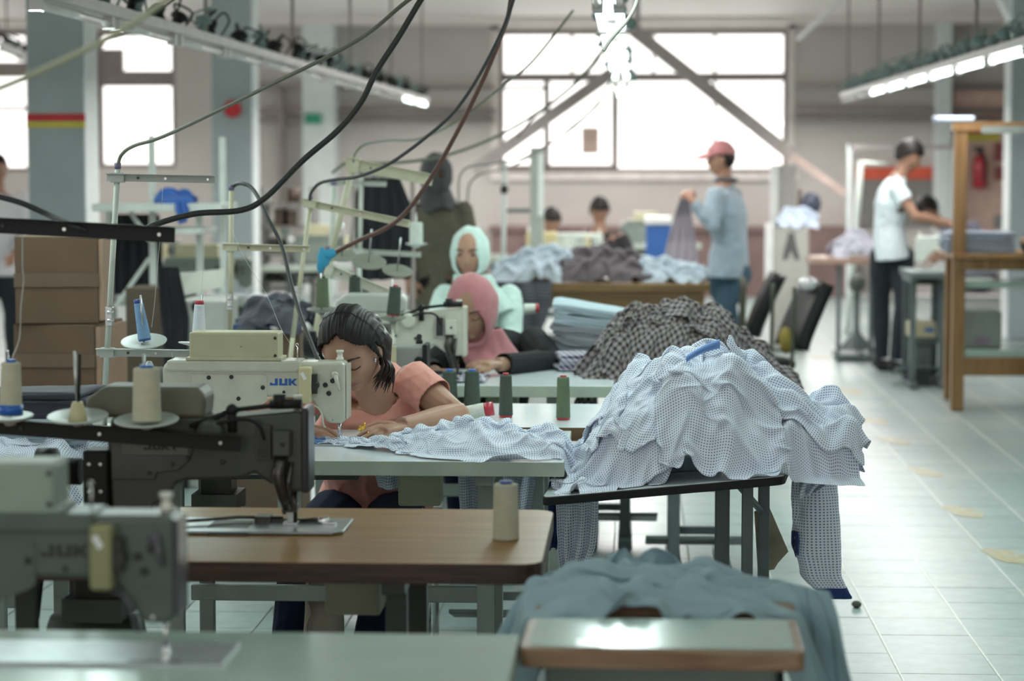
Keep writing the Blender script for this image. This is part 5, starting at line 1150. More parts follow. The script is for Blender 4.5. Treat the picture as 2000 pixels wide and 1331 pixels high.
# -- the coral woman
dH = 6.86; hc = P(688, 684, dH)
C = dict(neck=P(742, 772, 7.10), sl=P(802, 742, 7.10), sr=P(640, 760, 7.14), el=P(893, 812, 6.99), er=P(497, 812, 7.02), wl=P(784, 834, 6.78), wr=P(592, 838, 6.84), hl=P(735, 846, 6.70), hr=P(640, 862, 6.74),
         waist=P(735, 925, 7.28), hip=P(728, 1000, 7.36), kl=P(770, 1045, 6.93), kr=P(600, 1055, 6.93), al=Vector((P(705, 0, 6.75).x, 6.9, .10)), ar=Vector((P(540, 0, 6.75).x, 6.9, .10)), ul=Vector((0, -.55, 1)), ur=Vector((0, -.3, 1)))
tw, H = person('woman in coral T-shirt bent over the cream sewing machine', 'person', C, m_skin, m_coral, m_jean, (hc, R(-14), R(35), R(-4)), s=1.09, sleeve=.52, voxel=.0042, detail=True, topname='t_shirt', wr=.007, shoes=m_black, hsize=.90, curl=.16)
tw.o.location = tw.o.location
hair_cap(tw, H, m_hair, 1.09, .097, -.06, 1.15, 3, side=.055, nn=170, bump=.0030)
face_bits(tw, H, 1.09)
bun = MB()
for k in range(46):                                       # strands gathered behind the ear and falling past the jaw
    a = random.uniform(-1, 1); b = random.uniform(-1, 1)
    p0 = H @ Vector((.070 + .006 * a, .005 + .03 * b, .055 + .02 * a)); p1 = H @ Vector((.088 + .006 * a, .030 + .02 * b, -.005)); p2 = P(752 + 6 * a, 708 + 5 * b, 6.88 + .02 * b); p3 = P(757 + 13 * a, 728 + 8 * b, 6.86 + .02 * b); p4 = P(748 + 20 * a, 752 + 18 * b, 6.85)
    bun.tube(catmull([p0, p1, p2, p3, p4], 5), [.006] * 8 + [.0045] * 6 + [.003] * 4 + [.0022, .0014, .0007], 5)
bun.ball(H @ Vector((.02, .11, .0)), (.045, .04, .045), 16).tube([H @ Vector((.045, .09, .0)), H @ Vector((.085, .045, -.01)), P(752, 712, 6.9)], [.032, .026, .017], 12)
tw.part('loose_hair', bun, mat('dark brown hair', (.022, .012, .010), .38, spec=.5), w=True)
er = tw.part('earring', MB().ball(P(733, 702, 6.82), .0045, 10).ball(P(733, 706, 6.82), .003, 8), m_chrome, w=True)
g = P(706, 838, 6.66); tw.part('ring', MB().ball(P(707, 836, 6.665), (.011, .007, .008), 10).ball(P(702, 840, 6.66), (.006, .006, .005), 8).ball(P(712, 830, 6.665), (.005, .005, .006), 8), m_gold, w=True)
tw.part('ring', MB().ball(P(719, 846, 6.66), .0035, 8), m_gold, w=True)
# -- pink-scarfed woman
hc = P(922, 605, 9.15)
C = dict(neck=P(952, 690, 9.38), sl=P(1042, 668, 9.42), sr=P(880, 690, 9.4), el=P(1080, 712, 9.22), er=P(835, 725, 9.25), wl=P(972, 712, 8.86), wr=P(850, 728, 8.92), hl=P(935, 716, 8.76), hr=P(868, 732, 8.80), waist=P(955, 800, 9.6), hip=P(955, 860, 9.7), kl=P(1000, 880, 9.2), kr=P(900, 880, 9.2), al=Vector((P(1000, 0, 9.2).x, 9.2, .1)), ar=Vector((P(900, 0, 9.2).x, 9.2, .1)), ul=Vector((0, -.4, 1)), ur=Vector((0, -.4, 1)))
tp, H = person('woman in dusty pink headscarf and black top sewing plaid cloth', 'person', C, m_skin2, m_blackk, m_jean, (hc, R(-10), R(26), R(-3)), s=1.04, sleeve=1., voxel=.006, detail=True, topname='black_top', wr=.006, shoes=m_black, hsize=1.0, curl=.32)
face_bits(tp, H, 1.04)
scarf(tp, H, 1.08, m_pinkh, [(P(930, 640, 9.2), .095, .075), (P(942, 668, 9.24), .10, .085), (P(955, 690, 9.25), .105, .095), (P(968, 712, 9.22), .11, .095), (P(978, 728, 9.2), .115, .09)], opening=(.056, .072), ocz=-.030, seed=2, under=m_blackk)
# -- mint-scarfed woman
hc = P(917, 497, 10.95)
C = dict(neck=P(935, 565, 11.05), sl=P(995, 580, 11.1), sr=P(870, 580, 11.1), el=P(1000, 660, 11.0), er=P(850, 650, 10.9), wl=P(960, 690, 10.7), wr=P(880, 690, 10.7), waist=P(935, 680, 11.2), hip=P(935, 760, 11.3))
C['waist'] = Vector((C['waist'].x, 11.2, .72)); C['hip'] = Vector((C['hip'].x, 11.3, .5)); C['kl'] = Vector((C['hip'].x + .1, 10.9, .5)); C['kr'] = Vector((C['hip'].x - .1, 10.9, .5)); C['al'] = Vector((C['hip'].x + .1, 10.9, .1)); C['ar'] = Vector((C['hip'].x - .1, 10.9, .1))
tm, H = person('woman in mint headscarf seated behind the pink-scarfed one', 'person', C, m_skin, m_mint, m_jean, (hc, R(-6), R(8), 0), s=1., voxel=.008, detail=True, topname='mint_top', shoes=m_black)
face_bits(tm, H, 1., True)
scarf(tm, H, 1.0, m_mint, [(P(922, 535, 10.97), .085, .07), (P(928, 560, 11.0), .10, .085), (P(938, 585, 11.03), .13, .10), (P(948, 612, 11.05), .155, .115)], opening=(.052, .064), ocz=-.026, seed=5, under=m_blackk)
# -- standing woman, dark grey scarf, olive coat, seen from behind
d = 14.
hc = P(850, 343, d)
C = dict(neck=P(852, 388, d), sl=P(905, 412, d), sr=P(806, 412, d), el=P(918, 490, d), er=P(790, 495, d), wl=P(905, 540, d - .15), wr=P(800, 545, d - .15), waist=P(856, 505, d), hip=P(856, 560, d))
C['kl'] = Vector((C['hip'].x + .1, d, .45)); C['kr'] = Vector((C['hip'].x - .1, d, .45)); C['al'] = C['kl'] - Vector((0, 0, .36)); C['ar'] = C['kr'] - Vector((0, 0, .36))
ts, H = person('standing woman in dark grey headscarf and olive coat, back turned', 'person', C, m_skin2, m_olivec, m_blackk, (hc, R(200), R(5), 0), s=1., voxel=.01, topname='coat', wr=.008, shoes=m_black, topext=.25)
scarf(ts, H, 1.02, m_greyh, [(P(850, 368, d), .085, .08), (P(852, 385, d), .095, .085), (P(855, 398, d), .115, .10), (P(858, 412, d), .10, .125)], seed=7, vol=1.2)
# -- man in the faded cap, in profile, holding a cloth up
d = 16.5
hc = P(1409, 312, d)
C = dict(neck=P(1418, 356, d), sl=P(1396, 382, d - .14), sr=P(1434, 382, d + .16), el=P(1392, 440, d - .22), er=P(1400, 440, d + .18), wl=P(1352, 392, d - .2), wr=P(1350, 398, d + .05), hl=P(1332, 376, d - .15), hr=P(1338, 380, d), waist=P(1425, 470, d), hip=P(1422, 535, d), kl=Vector((P(1408, 0, d).x, d - .08, .48)), kr=Vector((P(1430, 0, d).x, d + .08, .48)), al=Vector((P(1412, 0, d).x, d - .08, .1)), ar=Vector((P(1436, 0, d).x, d + .1, .1)), foot=Vector((-1, 0, 0)), ul=Vector((0, -1, .3)), ur=Vector((0, 1, .3)))
tc_, H = person('man in faded pink cap and blue-grey shirt holding cloth up', 'person', C, m_skin2, m_cham, m_jeanb, (hc, R(-86), R(3), 0), s=1.02, voxel=.009, topname='shirt', wr=.010, shoes=m_black, topext=.02, curl=.9)
hair_cap(tc_, H, m_hair, 1.02, .05, -.05, 1.05, 3)
cap = MB(); hv, hf, _ = head_mesh(1.02, 40, 40); kk = [f_ for f_ in hf if sum(hv[i][2] for i in f_) / 4 > .034]
v_, f_ = compact(np.array([tuple(H @ (Vector(p) + Vector(p).normalized() * .016 + Vector((0, 0, .006 if p[2] > .05 else 0)))) for p in hv]), kk); cap.add(v_, f_, 0, True)
o = tc_.part('cap', cap, m_cap, w=True); md = o.modifiers.new('thickness', 'SOLIDIFY'); md.thickness = .004
cb = MB(); 
def brim(u, v): a = (u - .5) * 2; return H @ Vector((a * .072 * (1 - .25 * v), -.085 - .105 * v * math.sqrt(max(0, 1 - .55 * a * a)) + .03 * a * a, .046 - .030 * v - .012 * a * a))
cb.grid(brim, 13, 6); b_ = tc_.part('cap_brim', cb, m_cap, o, w=True); b_.modifiers.new('thickness', 'SOLIDIFY').thickness = .014
tc_.part('cap_badge', MB().ball(H @ Vector((.035, -.092, .082)), (.02, .02, .018), 10), m_white, o, w=True)
tc_.part('collar', MB().tube([C['neck'] + Vector((math.sin(a) * .072, -math.cos(a) * .065, .012 + .01 * math.cos(a))) for a in [R(x) for x in range(0, 361, 20)]], .014, 8), mat('dark collar', (.11, .12, .14), .8), w=True)
# -- man in the white T-shirt
d = 17.6
hc = P(1775, 305, d)
C = dict(neck=P(1757, 340, d), sl=P(1750, 366, d - .17), sr=P(1744, 364, d + .15), el=P(1788, 422, d - .28), er=P(1788, 425, d + .2), wl=P(1850, 437, d - .25), wr=P(1862, 440, d + .1), waist=P(1736, 440, d), hip=P(1742, 500, d), kl=Vector((P(1768, 0, d).x, d - .1, .48)), kr=Vector((P(1730, 0, d).x, d + .08, .48)), al=Vector((P(1755, 0, d).x, d - .12, .1)), ar=Vector((P(1733, 0, d).x, d + .1, .1)), foot=Vector((1, -.25, 0)))
tt, H = person('man in white T-shirt and dark jeans working at the wooden frame', 'person', C, m_skin2, m_tee, m_dkj, (hc, R(62), R(26), 0), s=1.02, sleeve=.5, voxel=.009, topname='t_shirt', wr=.008, shoes=m_black, topext=.02)
hair_cap(tt, H, m_hair, 1.02, .046, -.045, 1.17, 4)
# -- seated pair in the distance
for (u, v, dd, lab, sk, tp_, hw) in ((1171, 412, 20., 'man with flat black hair and black shirt seated at the white far machine', m_skin2, cloth_mat('charcoal shirt', (.035, .034, .036)), 1.0), (1077, 432, 19.5, 'dark-haired worker half hidden behind the yellow far machine', m_skin2, cloth_mat('black blouse', (.03, .026, .03)), .95)):
    hc = P(u, v, dd); nk = hc - Vector((0, .02, .16)); z = nk.z
    C = dict(neck=nk, sl=nk + Vector((.19, .05, -.07)), sr=nk + Vector((-.19, .05, -.07)), el=nk + Vector((.29, -.02, -.27)), er=nk + Vector((-.27, -.02, -.27)), wl=nk + Vector((.16, -.32, -.30)), wr=nk + Vector((-.12, -.32, -.30)), waist=Vector((nk.x, dd + .1, .72)), hip=Vector((nk.x, dd + .15, .5)))
    C['kl'] = Vector((nk.x + .12, dd - .25, .5)); C['kr'] = Vector((nk.x - .12, dd - .25, .5)); C['al'] = Vector((nk.x + .12, dd - .25, .1)); C['ar'] = Vector((nk.x - .12, dd - .25, .1))
    q, H = person(lab, 'person', C, sk, tp_, m_jean, (hc, R(5), R(25), 0), s=hw, voxel=.012, topname='shirt', shoes=m_black, sleeve=.6); hair_cap(q, H, m_hair, hw, .045, -.045, 1.14, 5)
# -- person cut by the frame edge, in patterned dark jacket and lime shirt
d = 13.5; m_jack = uv_mat('black jacket', (.012, .014, .018), 'weave', (.012, .014, .018), .01)
mj = mat('black jacket with lime flecks', (.012, .014, .018), .8, dirt=(.22, .28, .05), dscale=60, dlev=.60)
hc = P(2084, 352, d)
C = dict(neck=P(2077, 395, d), sl=P(2104, 425, d + .1), sr=P(2034, 425, d - .1), el=P(2112, 500, d), er=P(2014, 485, d - .1), wl=P(2102, 560, d - .1), wr=P(2007, 470, d - .35), waist=P(2072, 520, d), hip=P(2070, 600, d), kl=Vector((P(2087, 0, d).x, d, .45)), kr=Vector((P(2045, 0, d).x, d, .45)), al=Vector((P(2087, 0, d).x, d, .1)), ar=Vector((P(2045, 0, d).x, d, .1)))
tj, H = person('person in flecked black jacket, lime shirt and navy trousers, cut off at the frame edge', 'person', C, m_skin2, mj, m_jean, (hc, R(-100), R(15), 0), s=1., voxel=.01, topname='jacket', shoes=mat('beige shoe', (.4, .33, .26), .6), topext=-.04)
hair_cap(tj, H, m_hair, 1., .045, -.06, 1.12, 6)
tj.part('lime_shirt', MB().lathe(C['hip'] + Vector((0, 0, -.02)), [(.155, -.03), (.165, .0), (.165, .16), (.14, .26)], 26), cloth_mat('lime jersey', (.42, .58, .22)), w=True)
# -- person at the other edge, mostly out of the frame
d = 17.
hc = P(-6, 330, d); nk = hc - Vector((0, 0, .16))
C = dict(neck=nk, sl=nk + Vector((.19, 0, -.06)), sr=nk + Vector((-.19, 0, -.06)), el=nk + Vector((.24, -.05, -.33)), er=nk + Vector((-.24, -.05, -.33)), wl=nk + Vector((.2, -.3, -.45)), wr=nk + Vector((-.2, -.3, -.45)), waist=nk + Vector((0, 0, -.42)), hip=nk + Vector((0, 0, -.62)))
C['kl'] = Vector((nk.x + .1, d, .45)); C['kr'] = Vector((nk.x - .1, d, .45)); C['al'] = C['kl'] - Vector((0, 0, .35)); C['ar'] = C['kr'] - Vector((0, 0, .35))
q, H = person('standing person in pale striped top against the far side window', 'person', C, m_skin2, uv_mat('striped', (.4, .4, .42), 'gingham', (.6, .6, .62), .05), m_dkj, (hc, R(30), 0, 0), s=1., voxel=.012, topname='striped_top', shoes=m_black); hair_cap(q, H, m_hair, 1., .045, -.05, 1.06, 5)
# -- seated worker in lilac overall, beyond the wooden frame
d = 21.; hc = P(1812, 408, d); nk = hc - Vector((-.12, 0, .13))
C = dict(neck=nk, sl=nk + Vector((.3, .1, -.03)), sr=nk + Vector((.1, -.1, -.09)), el=nk + Vector((.36, .0, -.28)), er=nk + Vector((.05, -.2, -.26)), wl=nk + Vector((-.02, -.3, -.3)), wr=nk + Vector((-.1, -.3, -.28)), waist=Vector((nk.x + .3, d, .75)), hip=Vector((nk.x + .35, d, .52)))
C['kl'] = Vector((nk.x, d - .1, .5)); C['kr'] = Vector((nk.x, d + .1, .5)); C['al'] = C['kl'] - Vector((0, 0, .4)); C['ar'] = C['kr'] - Vector((0, 0, .4))
q, H = person('seated worker in lilac-grey overall bending behind the wooden frame post', 'person', C, m_skin2, cloth_mat('lilac overall', (.24, .23, .30)), m_jean, (hc, R(-60), R(40), 0), s=.98, voxel=.012, topname='overall', shoes=m_black); hair_cap(q, H, m_hair, .98, .04, -.05, 1.15, 8)
# ================================================================== more cloth heaps
def heap(x0, x1, y0, y1, z, prof, amp=.03, seed=1, over=None):
    """field: a table top at z with a mound over it; prof = [(x, height)]"""
    px = [p[0] for p in prof]; pz = [p[1] for p in prof]; yc = (y0 + y1) / 2; w = (y1 - y0) / 2
    def fn(x, y):
        q = np.clip(1 - ((y - yc) / (w * .95)) ** 2, 0, 1) ** .55; h = np.interp(x, px, pz)
        on = (x > x0) & (x < x1) & (y > y0 - .02) & (y < y1 + .02); t = np.where(on, z, -1.)
        up = np.clip(h / .06, 0, 1) * q
        return np.where(on & (h > 0), t + np.maximum(0, h - .02) * q + up * (amp * ridges(x, y * .7, .6, .15, seed) + amp * .6 * ridges(x, y, -.6, .10, seed + 3) - amp * .3), t)
    return Field(x0 - .35, x1 + .35, y0 - .3, y1 + .3, fn)
# plaid heap on the side table beside the pink-scarfed woman
DP = 8.98
def ph(v): return P(0, v, DP - .15).z - .752
pr = [(wd(u, DP), max(0, ph(v))) for u, v in ((1130, 752), (1150, 700), (1185, 650), (1210, 618), (1260, 612), (1310, 606), (1370, 620), (1420, 635), (1470, 668), (1510, 705), (1540, 735), (1560, 752))]
FD = heap(wd(1140, DP), wd(1520, DP), 8.74, 9.22, .752, pr, .045, 2)
m_pl = 'plaid shirts in the heap'
Pn, du, dv = sheet(FD, wd(1345, DP), 8.97, .84, .54, .0, 1.7, 2.0, .013, 31, lift=.03, amp=.06, cells=(9, 7), steps=70, guide=.07, bend=.22)
garment('shirt', Pn, du, dv, m_plaid, 'dark plaid shirt lowest in the heap, trailing down towards the aisle', 'shirt', m_pl); FD.lay(Pn, 0.)
Pn, du, dv = sheet(FD, wd(1290, DP), 8.90, .50, .34, .5, 1.9, 2.1, .012, 32, lift=.03, amp=.07, cells=(7, 6), steps=70, guide=.08, bend=.25)
garment('shirt', Pn, du, dv, m_plaid, 'dark plaid shirt crumpled over the crest of the heap by the grey stack', 'shirt', m_pl); FD.lay(Pn, 0.)
Pn, du, dv = sheet(FD, wd(1440, DP), 8.90, .42, .30, -.5, 1.7, 2.0, .012, 33, lift=.03, amp=.06, cells=(6, 6), steps=70, guide=.08, bend=.25)
SPL = garment('shirt', Pn, du, dv, m_plaid, 'dark plaid shirt slumping down the aisle side of the heap', 'shirt', m_pl).name; FD.lay(Pn, 0.)
Pn, du, dv = hang(None, [(wd(1515, 8.7), 8.82, .80, .07, -.5), (wd(1535, 8.7), 8.74, .755, .07, -.4), (wd(1552, 8.7), 8.70, P(0, 752, 8.7).z, .045, -.3)], 2, .012, 41)
attach(garment('shirt_tail', Pn, du, dv, m_plaid, None, None), bpy.data.objects[SPL])
# plaid cloth going through the pink-scarfed woman's machine
FQ = heap(wd(700, 8.7), wd(965, 8.7), 8.50, 8.95, .752, [(wd(700, 8.7), .05), (wd(800, 8.7), .03), (wd(880, 8.7), .015), (wd(960, 8.7), .04)], .03, 6)
Pn, du, dv = sheet(FQ, wd(832, 8.7), 8.70, .42, .30, .0, 1.6, 1.6, .011, 35, lift=.02, amp=.05, cells=(6, 5), steps=60, guide=.07, bend=.25)
garment('plaid_cloth', Pn, du, dv, m_plaid2, 'lilac plaid cloth under the hands of the pink-scarfed woman', 'cloth')
# stack of folded grey cloth
def folded(label, p, L, Wd, H, rz, tilt, m, group, seed, layers=4):
    """cloth folded over and over: thin rounded layers that share one fold at the -x end"""
    rng = random.Random(seed); t = Thing('folded_cloth', label, 'folded cloth', p, rz, group); h = H / layers
    for k in range(layers):
        z0 = k * h; ox = rng.uniform(-.012, .012); n = 26
        def fn(u, v, z0=z0, ox=ox, k=k):
            a = 2 * math.pi * u; ct, st = math.cos(a), math.sin(a); x = math.copysign(abs(ct) ** .35, ct) * L / 2; z = math.copysign(abs(st) ** .6, st) * h * .52
            y = (v - .5) * Wd; w = noise.noise(Vector((x * 9, y * 7, k * 3.1 + seed))) * .012 + noise.noise(Vector((x * 25, y * 20, k + seed))) * .003
            sag = -(max(0, abs(y) / (Wd / 2) - .75) ** 2) * .08
            return Vector((x + ox + w, y + w, z0 + h / 2 + z + w * .9 + sag + tilt * (x + L / 2)))
        mb = MB().grid(fn, 40, 16, 0, True); n0 = len(mb.v); mb.f.append(list(range(40))[::-1]); mb.m.append(0); mb.sm.append(False); mb.f.append(list(range(n0 - 40, n0))); mb.m.append(0); mb.sm.append(False)
        o = t.part('layer', mb, m); me = o.data; uvl = me.uv_layers.new(name='UVMap')
        for lp in me.loops: c = me.vertices[lp.vertex_index].co; uvl.data[lp.index].uv = (c.x + c.z, c.y + c.z * .7)
    return t
GS = 'folded grey cloths stacked by the plaid heap'
table('side_table', 'table holding the stacked folded grey cloth behind the plaid heap', wd(1060, 9.5), wd(1330, 9.5), 9.3, 9.85, .75, m_lamg, m_edge, m_legp, group='side tables')
z = .752
for i, (lb, m, H, tl) in enumerate((('grey checked cloth folded at the bottom of the stack behind the plaid heap', m_greyc, .075, -.05), ('mid grey folded cloth lying in the middle of the stack behind the plaid heap', m_greyc, .08, -.12), ('pale blue-grey folded cloth on top of the stack behind the plaid heap', m_bluegrey, .085, -.20))):
    folded(lb, (wd(1196 + 6 * i, 9.5), 9.50, z + .02), .50, .34, H, .04 * i - .05, tl * .8, m, GS, 5 + i, 3 if i < 2 else 4); z += H * .97
folded('small folded plaid piece beside the black-sleeved elbow', (wd(1068, 9.5), 9.45, .752), .13, .22, .10, .2, -.05, m_greyc, None, 15, 3)
folded('lilac checked folded piece at the near foot of the grey stack', (wd(1120, 9.2), 9.12, .76), .14, .16, .06, .2, .0, m_plaid2, None, 17, 3)
cone('thread_cone', 'small pale cone with crimson end lying by the mint-scarfed woman', P(1024, 604, 9.6), .06, .022, .02, m_thr['paper'], m_capr, None, (1, .1, .05), band=.25)
# dusty teal garment in front, thrown over a stool behind the small board
st = Thing('stool', 'steel stool hidden beneath the dusty teal garment', 'stool', (.06, 4.36, 0))
st.part('seat', MB().bb(-.24, .24, -.12, .14, .71, .745), m_brn, b=.01)
for sx in (-1, 1):
    for sy in (-1, 1): st.part('leg', MB().cyl((sx * .2, sy * .1, .71), (sx * .23, sy * .12, 0), .014, 10), m_legp)
DG = 4.36
pr = [(wd(u, DG), max(0, P(0, v, DG - .12).z - .75)) for u, v in ((1010, 1190), (1060, 1150), (1110, 1108), (1150, 1100), (1210, 1106), (1290, 1104), (1370, 1104), (1440, 1112), (1500, 1134), (1550, 1165), (1580, 1190))]
def gf(x, y):
    px = [p[0] for p in pr]; pz = [p[1] for p in pr]; q = np.clip(1 - ((y - DG) / .24) ** 2, 0, 1) ** .6; h = np.interp(x, px, pz)
    on = (x > -.20) & (x < .315) & (y > 4.18) & (y < 4.56)
    return np.where(on, .75 + np.maximum(0, h - .03) * q + q * (.035 * ridges(x, y, 1.25, .12, 1.) + .02 * ridges(x, y, .9, .09, 3.)) - .02, -1.)
FG = Field(-.6, .8, 3.8, 4.9, gf)
Pn, du, dv = sheet(FG, .055, 4.37, .80, .40, .0, 1.45, 1.7, .012, 51, lift=.02, amp=.05, cells=(5, 6), steps=85, guide=.03, bend=.35)
GT = garment('garment', Pn, du, dv, m_tealc, 'blurred dusty teal garment draped behind the small brown-edged board', 'garment')
Pn, du, dv = hang(None, [(.325, 4.30, .775, .05, -.9), (.348, 4.26, .70, .06, -.9), (.362, 4.24, .60, .065, -.9), (.375, 4.22, .45, .065, -.9)], 3, .012, 52)
attach(garment('sleeve', Pn, du, dv, m_tealc, None, None), GT)
# garments at the far side of the black stand
table('side_table', 'white table end under the dark and dotted garments at the frame edge', -2.7, -1.475, 6.02, 7.0, .735, m_lam, m_edge, m_legl, r=.01, group='side tables')
FL = heap(-2.1, -1.485, 6.04, 6.7, .737, [(-2.1, .12), (-1.9, .12), (-1.62, .11), (-1.5, .08), (-1.44, .04)], .03, 4)
Pn, du, dv = sheet(FL, -1.78, 6.32, .66, .60, .0, 1.5, 1.6, .013, 61, lift=.03, amp=.05, cells=(6, 6), steps=60, guide=.06, bend=.3)
garment('shirt', Pn, du, dv, m_dot, 'white dotted shirts heaped at the frame edge behind the black stand', 'shirt'); FL.lay(Pn, 0.)
folded('dark slate garment folded in loops over the dotted shirts at the frame edge', (-1.64, 6.42, .84), .34, .30, .085, -.1, .02, m_darkc, None, 20, 5)
folded('grey-blue garment folded between the dark loops and dotted shirts', (-1.66, 6.32, .80), .36, .26, .055, .05, .0, m_bluegrey, None, 22, 3)
# far heaps
def quick(label, u0, u1, d0, d1, z, prof, m, seed, fu=1.5, fv=1.8, n=.02, cat='cloth heap', name='garment', amp=.04, group=None, sink=.0):
    dc = (d0 + d1) / 2; Fh = heap(wd(u0, dc), wd(u1, dc), d0, d1, z, [(wd(u, dc), max(0, P(0, v, dc - (d1 - d0) * .3).z - z)) for u, v in prof], amp * .7, seed)
    Pn, du, dv = sheet(Fh, (wd(u0, dc) + wd(u1, dc)) / 2, dc, wd(u1, dc) - wd(u0, dc), d1 - d0, 0., fu, fv, n, seed, lift=.03, amp=amp, cells=(6, 5), steps=50, guide=.07, bend=.3)
    return garment(name, Pn, du, dv, m, label, cat, group)
m_brnT = wood('ochre brown wood', (.17, .10, .035), (.25, .155, .06), 0, 5, .45)
bt = table('work_table', 'long ochre wooden table in front of the man in the cap', wd(960, 15.2), wd(1383, 15.2), 14.75, 15.6, .80, m_brnT, m_brnT, m_brnT, th=.05, legs=False, r=.01, group='work tables')
for u in (1362, 985): 
    x = wd(u, 14.85); bt.part('leg', MB().bb(x - .045 - bt.loc.x, x + .045 - bt.loc.x, -.38, -.30, 0, .75), m_brnT, b=.004); bt.part('leg', MB().bb(x - .045 - bt.loc.x, x + .045 - bt.loc.x, .30, .38, 0, .75), m_brnT, b=.004)
bt.part('apron', MB().bb(wd(960, 15.2) - bt.loc.x + .04, wd(1383, 15.2) - bt.loc.x - .04, -.39, -.365, .64, .75), m_brnT, b=.003)
quick('pale blue-grey garments heaped on the ochre table at its hidden end', 965, 1125, 14.85, 15.5, .80, [(965, 520), (1010, 505), (1050, 492), (1090, 495), (1125, 512)], m_bluegrey, 71)
quick('dark brown-grey garments heaped in the middle of the ochre table', 1100, 1268, 14.85, 15.5, .80, [(1100, 500), (1130, 492), (1180, 490), (1230, 498), (1268, 515)], uv_mat('dark taupe cloth', (.085, .075, .085), 'weave', (.10, .09, .10), .01), 72)
quick('light blue cloth lying below the held-up cloth on the ochre table', 1255, 1378, 14.85, 15.5, .80, [(1255, 505), (1290, 512), (1330, 518), (1378, 528)], m_bluegrey, 73)
Pn, du, dv = hang(None, [(wd(1020, 14.7), 14.70, .815, .19, 0), (wd(1022, 14.7), 14.69, .70, .18, 0), (wd(1018, 14.7), 14.69, .56, .16, 0), (wd(1010, 14.7), 14.69, .46, .12, 0)], 3, .02, 74)
garment('speckled_cloth', Pn, du, dv, uv_mat('speckled slate cloth', (.075, .078, .095), 'dots', (.20, .21, .24), .02, .3), 'speckled slate cloth hanging over the front of the ochre table', 'cloth')
Pn, du, dv = hang(None, [(wd(1336, 16.2), 16.2, P(0, 388, 16.2).z, .03, 0), (wd(1334, 16.2), 16.2, P(0, 420, 16.2).z, .06, 0), (wd(1332, 16.1), 16.1, P(0, 470, 16.1).z, .10, 0), (wd(1330, 16.0), 15.95, P(0, 510, 16).z, .12, 0), (wd(1325, 15.9), 15.6, P(0, 525, 16).z, .12, 0)], 4, .018, 75)
garment('held_cloth', Pn, du, dv, uv_mat('mauve grey cloth', (.15, .14, .165), 'weave', (.18, .17, .19), .01), 'mauve-grey cloth held up in the fists of the man in the cap', 'cloth')
sb = Thing('storage_box', 'blue crate standing under the dark garments by the second pillar', 'crate', (wd(535, 9.6), 9.6, 0))
sb.part('crate', MB().bb(-.16, .12, -.15, .15, 0, .86), mat('brown board', (.15, .095, .06), .7), b=.004); sb.part('blue_band', MB().bb(-.165, .0, -.155, -.15, .80, .90), mat('blue plastic', (.03, .08, .22), .5))
quick('dark slate garments piled on the crate by the second pillar', 462, 600, 9.42, 9.8, .865, [(462, 620), (490, 590), (520, 578), (560, 582), (600, 606)], m_darkc, 76, n=.014)
for i, (lb, x0_, x1_, z0_, z1_, dd, ang) in enumerate((('large brown cardboard carton on top, behind the cream cone at the frame edge', 5, 178, 632, 462, 8.6, .12), ('large brown cardboard carton at the bottom under another carton', 15, 190, 775, 634, 8.6, -.05))):
    zb = P(0, z0_, dd).z; zt = P(0, z1_, dd).z; w = wd(x1_, dd) - wd(x0_, dd)
    b = Thing('carton', lb, 'carton', ((wd(x0_, dd) + wd(x1_, dd)) / 2, dd + .2, zb), ang, 'cardboard cartons'); mc = mat('cardboard', (.125, .078, .047), .8, var=.06, scale=6)
    b.part('body', MB().bb(-w / 2, w / 2 - .02, -.2, .2, 0, zt - zb), mc, b=.003)
    b.part('flap', MB().box((-.01, -.205, (zt - zb) * .5), (w * .96, .004, .05)), mat('packing tape', (.13, .085, .055), .6))
    b.part('side_panel', MB().bb(w / 2 - .018, w / 2 - .002, -.19, .19, .01, zt - zb - .01), mat('pale cardboard', (.36, .235, .165), .8))
zt = P(0, 776, 8.6).z
pl_ = Thing('pallet_table', 'dark low bench carrying the cardboard cartons', 'bench', (wd(100, 8.6), 8.8, 0)); pl_.part('top', MB().bb(-.3, .3, -.25, .25, zt - .04, zt), m_maroon, b=.004)
for sx in (-.27, .27): pl_.part('leg', MB().bb(sx - .02, sx + .02, -.2, .2, 0, zt - .04), m_maroon)
# rack with blue cloth, black fabric and paper beyond the stand
DR = 12.5
def pb_(u, v, d=DR): return P(u, v, d)
rk = Thing('metal_rack', 'white metal rack with table boards between the first two pillars', 'rack', (wd(320, DR), DR, 0))
m_wr = mat('white rack paint', (.62, .66, .63), .4)
rk.part('shelf', MB().bb(wd(188, DR), wd(442, DR), DR - .2, DR + .3, P(0, 412, DR).z, P(0, 397, DR).z), m_wr, w=True, b=.004)
rk.part('shelf', MB().bb(wd(280, DR), wd(400, DR), DR - .2, DR + .3, P(0, 455, DR).z, P(0, 445, DR).z), m_wr, w=True, b=.004)
for u, v0, v1 in ((292, 265, 640), (432, 268, 640), (385, 410, 640), (205, 410, 560)): rk.part('post', MB().bb(wd(u - 6, DR), wd(u + 6, DR), DR - .02, DR + .02, 0, P(0, v0, DR).z), m_wr, w=True, b=.003)
rk.part('diagonal_strut', MB().beam(P(292, 505, DR), P(225, 600, DR), .025, .02), m_wr, w=True); rk.part('diagonal_strut', MB().beam(P(255, 415, DR), P(292, 470, DR), .025, .02), m_wr, w=True)
quick('crumpled bright blue cloth lying on the white metal rack', 312, 372, DR - .15, DR + .2, P(0, 397, DR).z, [(312, 385), (335, 372), (355, 376), (372, 388)], uv_mat('royal blue cloth', (.05, .13, .42), 'weave', (.06, .16, .48), .01), 81, cat='cloth', name='blue_cloth')
